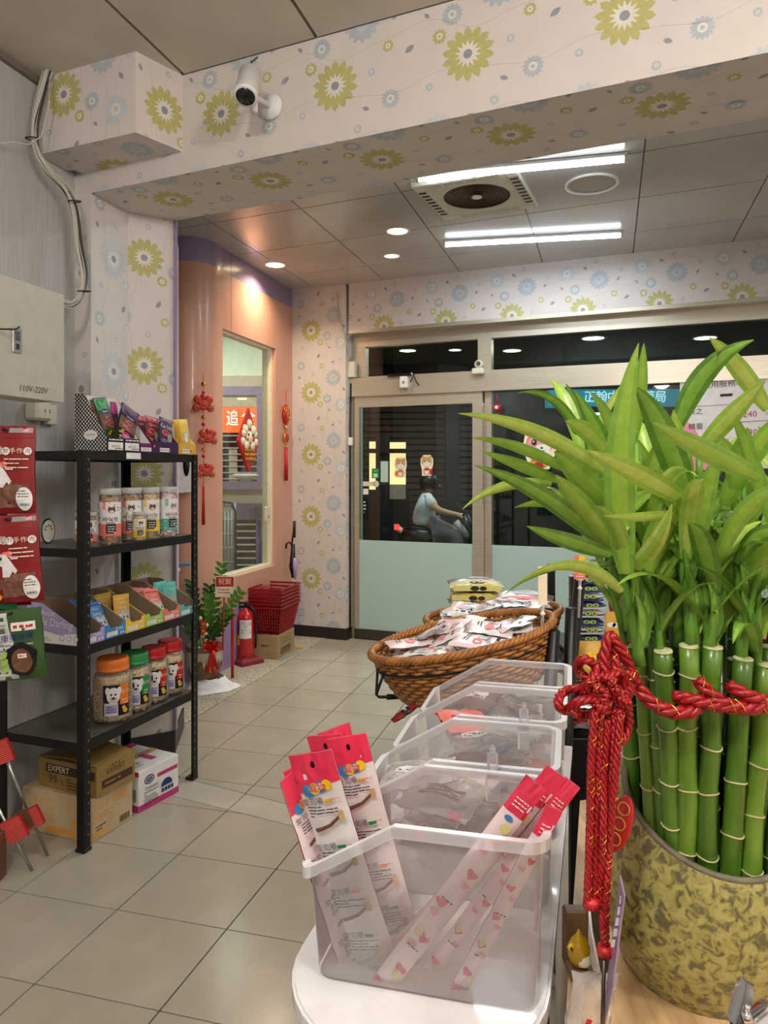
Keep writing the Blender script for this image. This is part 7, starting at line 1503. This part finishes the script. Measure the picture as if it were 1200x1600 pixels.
for k in range(22):
    a = k*2.399963; q = .092*math.sqrt((k+.5)/22); x, y = PC.x+q*math.cos(a), PC.y+.02+q*math.sin(a)*.85
    if y < .885: continue
    z = 1.225+rnd.uniform(-.025, .02); t_ = Vector((x+(x-PC.x)*.12, y, z)); stalk((x, y, ZC+.135), t_, .0115, 'bamboo'); tops.append(t_)
def leafobj(a, b, c, w, side, m, n=12, fold=.18):
    mb = MB(m); leaf_mesh(mb, a, b, c, w, side, n, fold); lt = {'leaf_0': 'leaf_3', 'leaf_1': 'leaf_0', 'leaf_2': 'leaf_1', 'leaf_3': 'leaf_0'}[m]; mb.mat(lt); mb.fm = [mb.cur if (i % 4) in (1, 2) else 0 for i in range(len(mb.f))]; return mb.build('leaf', bb, world=True)
# shoots with leaves rising from the stalks
def shoot(base, lean, h, nl, seed, lmax=.17, up=.5):
    r = random.Random(seed); top = base+lean*h+Vector((0, 0, h)); pts = bez(base, base+Vector((0, 0, h*.5))+lean*h*.1, top, 8); MB('stem_green').tube(pts, [.0062-.0032*i/8 for i in range(9)], 8).build('shoot', bb, world=True)
    a0 = r.uniform(0, 6)
    for k in range(nl):
        t = .25+.75*k/max(1, nl-1); i = min(7, int(t*8)); p = pts[i].lerp(pts[i+1], t*8-i) if t < 1 else pts[8]; a = a0+k*2.5+r.uniform(-.3, .3); d = Vector((math.cos(a), math.sin(a)*.8, 0)); L = lmax*r.uniform(.65, 1)*(1 if k < nl-2 else .75); e = up+.6*t*r.uniform(.5, 1.1)
        if p.y+d.y*L < .62: d.y *= .3
        mid = p+d*L*.35+Vector((0, 0, L*(.35+.3*e))); tip = p+d*L*(1.0-.35*e)+Vector((0, 0, L*(e-.25)))
        leafobj(p, mid, tip, r.uniform(.02, .031), d.cross(Vector((0, 0, 1))), 'leaf_%d' % r.choice((0, 1, 1, 2)), 10)
for k, t_ in enumerate(tops):
    o = t_-Vector((0, 0, .03)); out_ = Vector(((t_.x-PC.x)*2.2, (t_.y-PC.y)*1.2, 0)); p = o+Vector((rnd.uniform(-.014, .014), rnd.uniform(.004, .014), 0)); shoot(p, out_+Vector((rnd.uniform(-.15, .15), 0, 0)), rnd.uniform(.12, .19) if t_.y < .9 else rnd.uniform(.15, .29), 7, 600+k, .18, .35+.3*(k % 3)/2)
# the large leaves that can be told apart: tip, bend, base (px), width (px), distance, material
LV_ = [((716, 646), (840, 655), (955, 745), 24, .74, .86, 0, 0), ((738, 684), (810, 690), (885, 735), 18, .78, .88, 1, 0), ((753, 705), (810, 725), (872, 752), 19, .80, .9, 1, 0), ((742, 727), (850, 760), (945, 852), 28, .74, .86, 2, 0), ((722, 796), (780, 745), (862, 757), 17, .76, .88, 0, 0),
       ((808, 614), (880, 600), (915, 705), 15, .84, .92, 2, 0), ((998, 536), (950, 700), (978, 897), 44, .78, .85, 1, 1), ((1178, 531), (1090, 560), (1058, 668), 32, .80, .88, 2, 1), ((1020, 660), (1090, 700), (1190, 748), 33, .72, .82, 1, 0), ((916, 703), (990, 735), (1076, 786), 32, .72, .84, 0, 0),
       ((992, 604), (1035, 650), (1078, 795), 42, .80, .88, 2, 1), ((823, 822), (880, 845), (955, 868), 27, .74, .84, 2, 0), ((868, 742), (900, 780), (965, 862), 36, .78, .86, 1, 0), ((806, 912), (900, 850), (972, 925), 20, .74, .84, 0, 0), ((788, 930), (830, 890), (905, 882), 8, .76, .84, 2, 0),
       ((804, 793), (840, 782), (875, 790), 13, .80, .88, 1, 0), ((944, 806), (1000, 812), (1052, 803), 16, .74, .84, 0, 0), ((1050, 787), (1030, 860), (984, 892), 25, .78, .86, 3, 1), ((1108, 527), (1150, 560), (1200, 640), 28, .80, .9, 0, 1), ((1196, 594), (1150, 640), (1092, 705), 28, .76, .86, 0, 1),
       ((1168, 668), (1160, 710), (1150, 765), 38, .82, .88, 1, 1), ((1262, 762), (1165, 745), (1118, 885), 26, .76, .86, 1, 0), ((883, 658), (910, 660), (945, 705), 26, .84, .9, 0, 0), ((866, 705), (900, 740), (955, 790), 36, .82, .88, 1, 0), ((1250, 850), (1190, 800), (1150, 880), 26, .78, .86, 2, 0), ((1006, 536), (1004, 600), (985, 700), 22, .84, .9, 1, 1),
       ((1052, 640), (1060, 700), (1075, 800), 34, .86, .92, 0, 1), ((1230, 640), (1180, 690), (1130, 790), 32, .84, .92, 1, 1), ((898, 610), (940, 680), (965, 760), 30, .88, .94, 2, 1), ((1090, 745), (1040, 700), (1010, 840), 22, .8, .88, 3, 1), ((1128, 700), (1100, 760), (1085, 870), 30, .82, .88, 1, 1), ((930, 790), (970, 800), (985, 905), 24, .80, .86, 1, 0)]
for k, (tp, bd, bs_, w, y0, y1, mi, upr) in enumerate(LV_):
    a = P(bs_[0], bs_[1], y1); c = P(tp[0], tp[1], y0); b = P(bd[0], bd[1], (y0+y1)/2-.01); W = w*((y0+y1)/2)/F*1.08; T = (c-a).normalized(); sd = T.cross(Vector((0, 1, 0))); sd = (sd+Vector((0, .35, .1))).normalized()
    leafobj(a, b, c, W, sd, 'leaf_%d' % mi, 14, .2)
for (u0, v0, u1, v1, Y) in ((965, 870, 1000, 1040, .865), (978, 892, 1004, 1010, .87), (955, 868, 985, 985, .89), (1052, 803, 1080, 1010, .868), (1078, 795, 1110, 1010, .865), (1118, 885, 1105, 1020, .862), (1150, 880, 1158, 1030, .868), (1092, 705, 1085, 1000, .88), (1058, 668, 1060, 1010, .89), (945, 745, 990, 1000, .9), (975, 895, 1000, 1010, .872)):
    MB('stem_green').tube(bez(P(u0, v0, Y), P((u0+u1)/2+8, (v0+v1)/2, Y), P(u1, v1, Y), 8), [.004+.0035*i/8 for i in range(9)], 8).build('shoot', bb, world=True)
    for q in (.55, .85): p = P(u0+(u1-u0)*q, v0+(v1-v0)*q, Y); leafobj(p, p+Vector((.012, -.008, .03)), p+Vector((-.006, -.012, .07)), .018, (1, .2, 0), 'leaf_2', 8, .5)

# ================================================================ red cord, knot and small things
def cr(pts, k=6, closed=False):
    out = []; n = len(pts)
    for i in range(n if closed else n-1):
        g = (lambda j: pts[j % n]) if closed else (lambda j: pts[max(0, min(n-1, j))]); a, b, c, d = g(i-1), g(i), g(i+1), g(i+2)
        for t in range(k): t /= k; out.append(.5*((2*b)+(c-a)*t+(2*a-5*b+4*c-d)*t*t+(3*b-a-3*c+d)*t**3))
    return out+([] if closed else [pts[-1]])
def rope(mb, pts, r, pitch=.9):
    L = [0.0]; 
    for p, q in zip(pts, pts[1:]): L.append(L[-1]+(q-p).length)
    tot = L[-1]; N = max(8, int(tot/(r*.55))); res = []; j = 0
    for i in range(N+1):
        s = tot*i/N
        while j < len(L)-2 and L[j+1] < s: j += 1
        res.append(pts[j].lerp(pts[j+1], (s-L[j])/max(1e-9, L[j+1]-L[j])))
    up = Vector((0, 1, 0))
    strands = [[], [], []]
    for i, p in enumerate(res):
        T = (res[min(i+1, N)]-res[max(i-1, 0)]).normalized(); a = T.cross(up)
        if a.length < 1e-4: a = T.cross(Vector((1, 0, 0)))
        a.normalize(); up = a.cross(T).normalized()
        for s in range(3): ph = 2*PI*(tot*i/N)/(r*5.2)+2*PI*s/3; strands[s].append(p+(a*math.cos(ph)+up*math.sin(ph))*r*.48)
    for s in strands: mb.tube(s, r*.56, 5)
    up = Vector((0, 1, 0)); gs = [[], [], []]; mb.mat('gold_metal')
    for i, p in enumerate(res):
        T = (res[min(i+1, N)]-res[max(i-1, 0)]).normalized(); a = T.cross(up)
        if a.length < 1e-4: a = T.cross(Vector((1, 0, 0)))
        a.normalize(); up = a.cross(T).normalized()
        for s in range(3): ph = -2*PI*(tot*i/N)/(r*4.1)+2*PI*s/3; gs[s].append(p+(a*math.cos(ph)+up*math.sin(ph))*r*.93)
    rg = random.Random(N)
    for s in gs:
        i = 0
        while i < len(s)-3:
            if rg.random() < .3: mb.tube(s[i:i+3], r*.1, 4, caps=False)
            i += 2
kn = thing('lucky_knot', 'red and gold twisted cord knotted around the bamboo with long hanging ends', 'cord', tuple(P(950, 1080, .8)))
def ropeobj(name, px, Y, r, k=6, dy=None):
    pts = [P(u, v, (Y if len(q) == 0 else q[0])) for u, v, *q in px]; mb = MB('rope_red'); rope(mb, cr(pts, k), r); return stuff(mb.build(name, kn, world=True))
ring1 = [(985, 1052, .85), (1000, 1078, .838), (1022, 1100, .833), (1050, 1112, .83), (1080, 1112, .83), (1092, 1102, .835)]
ropeobj('garland', ring1, .84, .0085); ropeobj('garland', [(1052, 1088, .84), (1085, 1094, .83), (1120, 1102, .828), (1160, 1106, .83), (1180, 1096, .836)], .83, .0078)
ropeobj('garland', [(1090, 1062, .84), (1108, 1082, .832), (1135, 1100, .828), (1175, 1106, .83), (1215, 1098, .84), (1250, 1090, .86)], .83, .0085); ropeobj('garland', [(1138, 1070, .84), (1165, 1085, .83), (1200, 1094, .835), (1240, 1085, .85)], .83, .008)
bk = [(1250, 1090, .86)]; pts = [P(1250, 1090, .86)]+[Vector((PC.x+.128*math.cos(a), PC.y+.01+.12*math.sin(a), 1.19)) for a in [-.5+.35*i for i in range(10)]]+[Vector((.305, .93, 1.20)), P(985, 1052, .85)]
mb = MB('rope_red'); rope(mb, cr(pts, 4), .0085); stuff(mb.build('garland', kn, world=True))
ropeobj('garland', [(948, 1068, .81), (944, 1030, .815), (953, 992, .82), (968, 1012, .82), (985, 1045, .83), (996, 1068, .835)], .81, .0062)
ropeobj('garland', [(960, 1070, .81), (962, 1035, .82), (956, 1000, .83), (975, 1020, .82), (990, 1060, .83)], .81, .0062)
lo_ = [[(950, 1090), (925, 1068), (903, 1045), (912, 1030), (930, 1040), (925, 1062), (912, 1080), (940, 1092)], [(948, 1096), (915, 1078), (882, 1080), (872, 1098), (884, 1110), (905, 1096), (940, 1088)], [(950, 1100), (925, 1092), (902, 1098), (896, 1110), (912, 1119), (938, 1108), (955, 1095)], [(940, 1060), (965, 1052), (978, 1062), (968, 1085), (945, 1090), (930, 1075), (940, 1060)], [(935, 1075), (955, 1085), (975, 1090), (985, 1075), (970, 1060), (948, 1065)], [(930, 1100), (950, 1112), (972, 1105), (980, 1085), (965, 1078)], [(935, 1055), (925, 1080), (945, 1110), (965, 1115), (975, 1100), (960, 1075)], [(955, 1060), (950, 1085), (940, 1120), (950, 1140), (968, 1120), (972, 1090)], [(985, 1050), (975, 1085), (962, 1125), (970, 1160), (982, 1130), (980, 1095)]]
for k, l in enumerate(lo_): ropeobj('knot_loop', [(u, v, .80+.006*((k*5+i*2) % 5)-.004) for i, (u, v) in enumerate(l)], .80, .0056)
for l in ([(930, 1112), (924, 1180), (922, 1280), (918, 1410)], [(938, 1115), (935, 1200), (932, 1300), (929, 1416)], [(950, 1125), (944, 1210), (942, 1300), (938, 1400), (942, 1440), (946, 1486)], [(962, 1120), (958, 1200), (953, 1300), (948, 1400), (946, 1480)], [(970, 1115), (966, 1160), (960, 1230), (950, 1330)]): ropeobj('hanging_cord', [(u, v, .795+.003*(u % 3)) for u, v in l], .80, .0046)
for u, v in ((924, 1414), (946, 1488)): mb = MB('red'); mb.tube([P(u, v-10, .797), P(u, v+3, .797)], [.0085, .0095], 10).build('cord_end', kn, world=True)
# second red knot glimpsed behind the stalks
# red oval charm at the pot shoulder
oc = thing('oval_charm', 'red oval charm with gold scrollwork leaning on the left shoulder of the pot', 'charm', tuple(P(970, 1285, .84)))
Mo_ = frame2(P(969, 1287, .845), (.30, .0, 1), (.5, -.5, 0)); m = MB('red'); m.M = Mo_ @ Matrix.Rotation(0, 4, 'Z'); m.lathe([(.013, -.0015), (.014, 0), (.013, .002), (.001, .002)], 20, sy=2.4); m.build('plaque', oc, world=True)
m = MB('gold'); m.M = Mo_
for y in (-.018, 0, .018): m.tube([(.007*math.cos(a), y+.007*math.sin(a), .0025) for a in [2*PI*i/12 for i in range(12)]], .0008, 4, closed=True)
stuff(m.build('scrollwork', oc, world=True))
# amber bird on a wooden block
Yb_ = .955; wb = thing('wooden_stand', 'small brown wooden block on the counter behind the amber glass bird', 'stand', tuple(P(905, 1525, Yb_)))
a_ = P(886, 1525, Yb_); b_ = P(924, 1432, Yb_); MB('plant_pot_brown').box(a_.x, b_.x, Yb_+.012, Yb_+.03, ZC+.001, b_.z, .003).build('back_plate', wb, world=True); MB('plant_pot_brown').box(a_.x, b_.x, Yb_-.018, Yb_+.012, ZC+.001, ZC+.014, .003).build('base', wb, world=True)
bd_ = thing('glass_bird', 'amber glass bird ornament with a pale belly on the wooden block', 'ornament', (P(903, 1500, Yb_).x, Yb_-.004, ZC+.0145)); m = MB('glass_amber').lathe([(.001, 0), (.010, .003), (.0145, .014), (.014, .026), (.009, .036), (.004, .040), (.0015, .046), (.001, .047)], 24); m.build('body', bd_)
m = MB('ivory'); m.lathe([(.001, -.009), (.008, -.006), (.010, 0), (.008, .006), (.001, .009)], 16, c=(.004, -.008, .012), sx=1, sy=.8); m.build('belly', bd_); m = MB('yellow').lathe([(.001, -.006), (.006, 0), (.001, .006)], 14, c=(-.011, -.006, .027), sy=.7); m.build('cheek', bd_); m = MB('ink').lathe([(.001, -.002), (.002, 0), (.001, .002)], 10, c=(-.012, -.0105, .028)); m.build('eye', bd_)
# brochure, purple card, plastic bag, bulldog clip
br = MB('navy'); br.M = None; br.mat('dark_paint').slab([P(921, 1418, .87), P(925, 1455, .87), P(941, 1535, .87), P(952, 1530, .93), P(940, 1415, .93)], (.0025, 0, 0)); br.mat('lgrey').tube([P(920, 1416, .868), P(924, 1455, .868), P(940, 1537, .868)], .0016, 5); tag(br.build('brochure', at=tuple(P(930, 1500, .87))), 'dark folded brochure with a pale edge standing behind the red cords', 'brochure')
pc_ = thing('purple_card', 'tall narrow purple card with white lettering leaning by the pot', 'card', tuple(P(955, 1480, .80)))
quad = [P(968, 1368, .79), P(975, 1400, .76), P(957, 1540, .76), P(944, 1600, .79), P(940, 1602, .80)]; MB('lilac').mat('lilac'); m = MB('purple_wall'); m.slab(quad, (.0015, 0, 0)); m.build('sheet', pc_, world=True)
m = MB('white'); 
for k in range(5): c = P(971-3.2*k, 1405+17*k, .774); m.slab([c+Vector((-.0018, -.001, .004)), c+Vector((.0018, -.001, .004)), c+Vector((.0008, -.001, -.004)), c+Vector((-.0028, -.001, -.004))], (0, -.0006, 0))
stuff(m.build('lettering', pc_, world=True)); MB('steel_dark').tube([P(944, 1500, .785), P(940, 1640, .785)], .0022, 6).build('pin', pc_, world=True)
bg = MB(); MM = frame2(P(905, 1660, .80), (.18, 0, 1), (1, .3, 0)); fn = pouch(bg, .055, .10, .03, MM, 'clear_bag', seed=501, rumple=.004); dec(bg, fn, [('red', rect(-.012, .045, -.007, .06)), ('white', rect(-.012, .03, -.006, .045))]); bg.v = [v for v in bg.v]; tag(bg.build('plastic_bag', at=tuple(P(920, 1600, .80))), 'crinkled clear plastic bag at the bottom beside the purple card', 'bag')
Yc = .62; bc = thing('bulldog_clip', 'chrome bulldog clip at the bottom right corner in front of the pot', 'clip', tuple(P(1170, 1600, Yc)))
for (u0, v0, u1, v1) in ((1148, 1598, 1168, 1532), (1166, 1602, 1208, 1568)):
    a, b = P(u0, v0, Yc), P(u1, v1, Yc); M = frame2(a, b-a, (0.55, -.8, 0)); L = (b-a).length; m = MB('chrome'); m.M = M
    m.grid(lambda i, j: ((i/8-.5)*.016*(1 if j < 8 else .7), L*j/9, .003*math.cos((i/8-.5)*PI)), 8, 9); m.grid(lambda i, j: ((i/8-.5)*.016*(1 if j < 8 else .7), L*j/9, .003*math.cos((i/8-.5)*PI)-.0012), 8, 9); m.build('handle', bc, world=True)
MB('black').tube([P(1146, 1602, Yc), P(1185, 1610, Yc)], .006, 10).build('jaw', bc, world=True); MB('chrome').tube([P(1160, 1590, Yc-.01), P(1172, 1588, Yc-.01)], .005, 10).build('spring', bc, world=True); MB('black').tube([P(1165, 1604, Yc), (P(1165, 1604, Yc).x, Yc, ZC)], .007, 10).build('stand_rod', bc, world=True); MB('black').lathe([(.03, .001), (.03, .008), (.006, .012)], 20, c=(P(1165, 1604, Yc).x, Yc, ZC)).build('stand_base', bc, world=True)
# red envelope seen far right of the pot
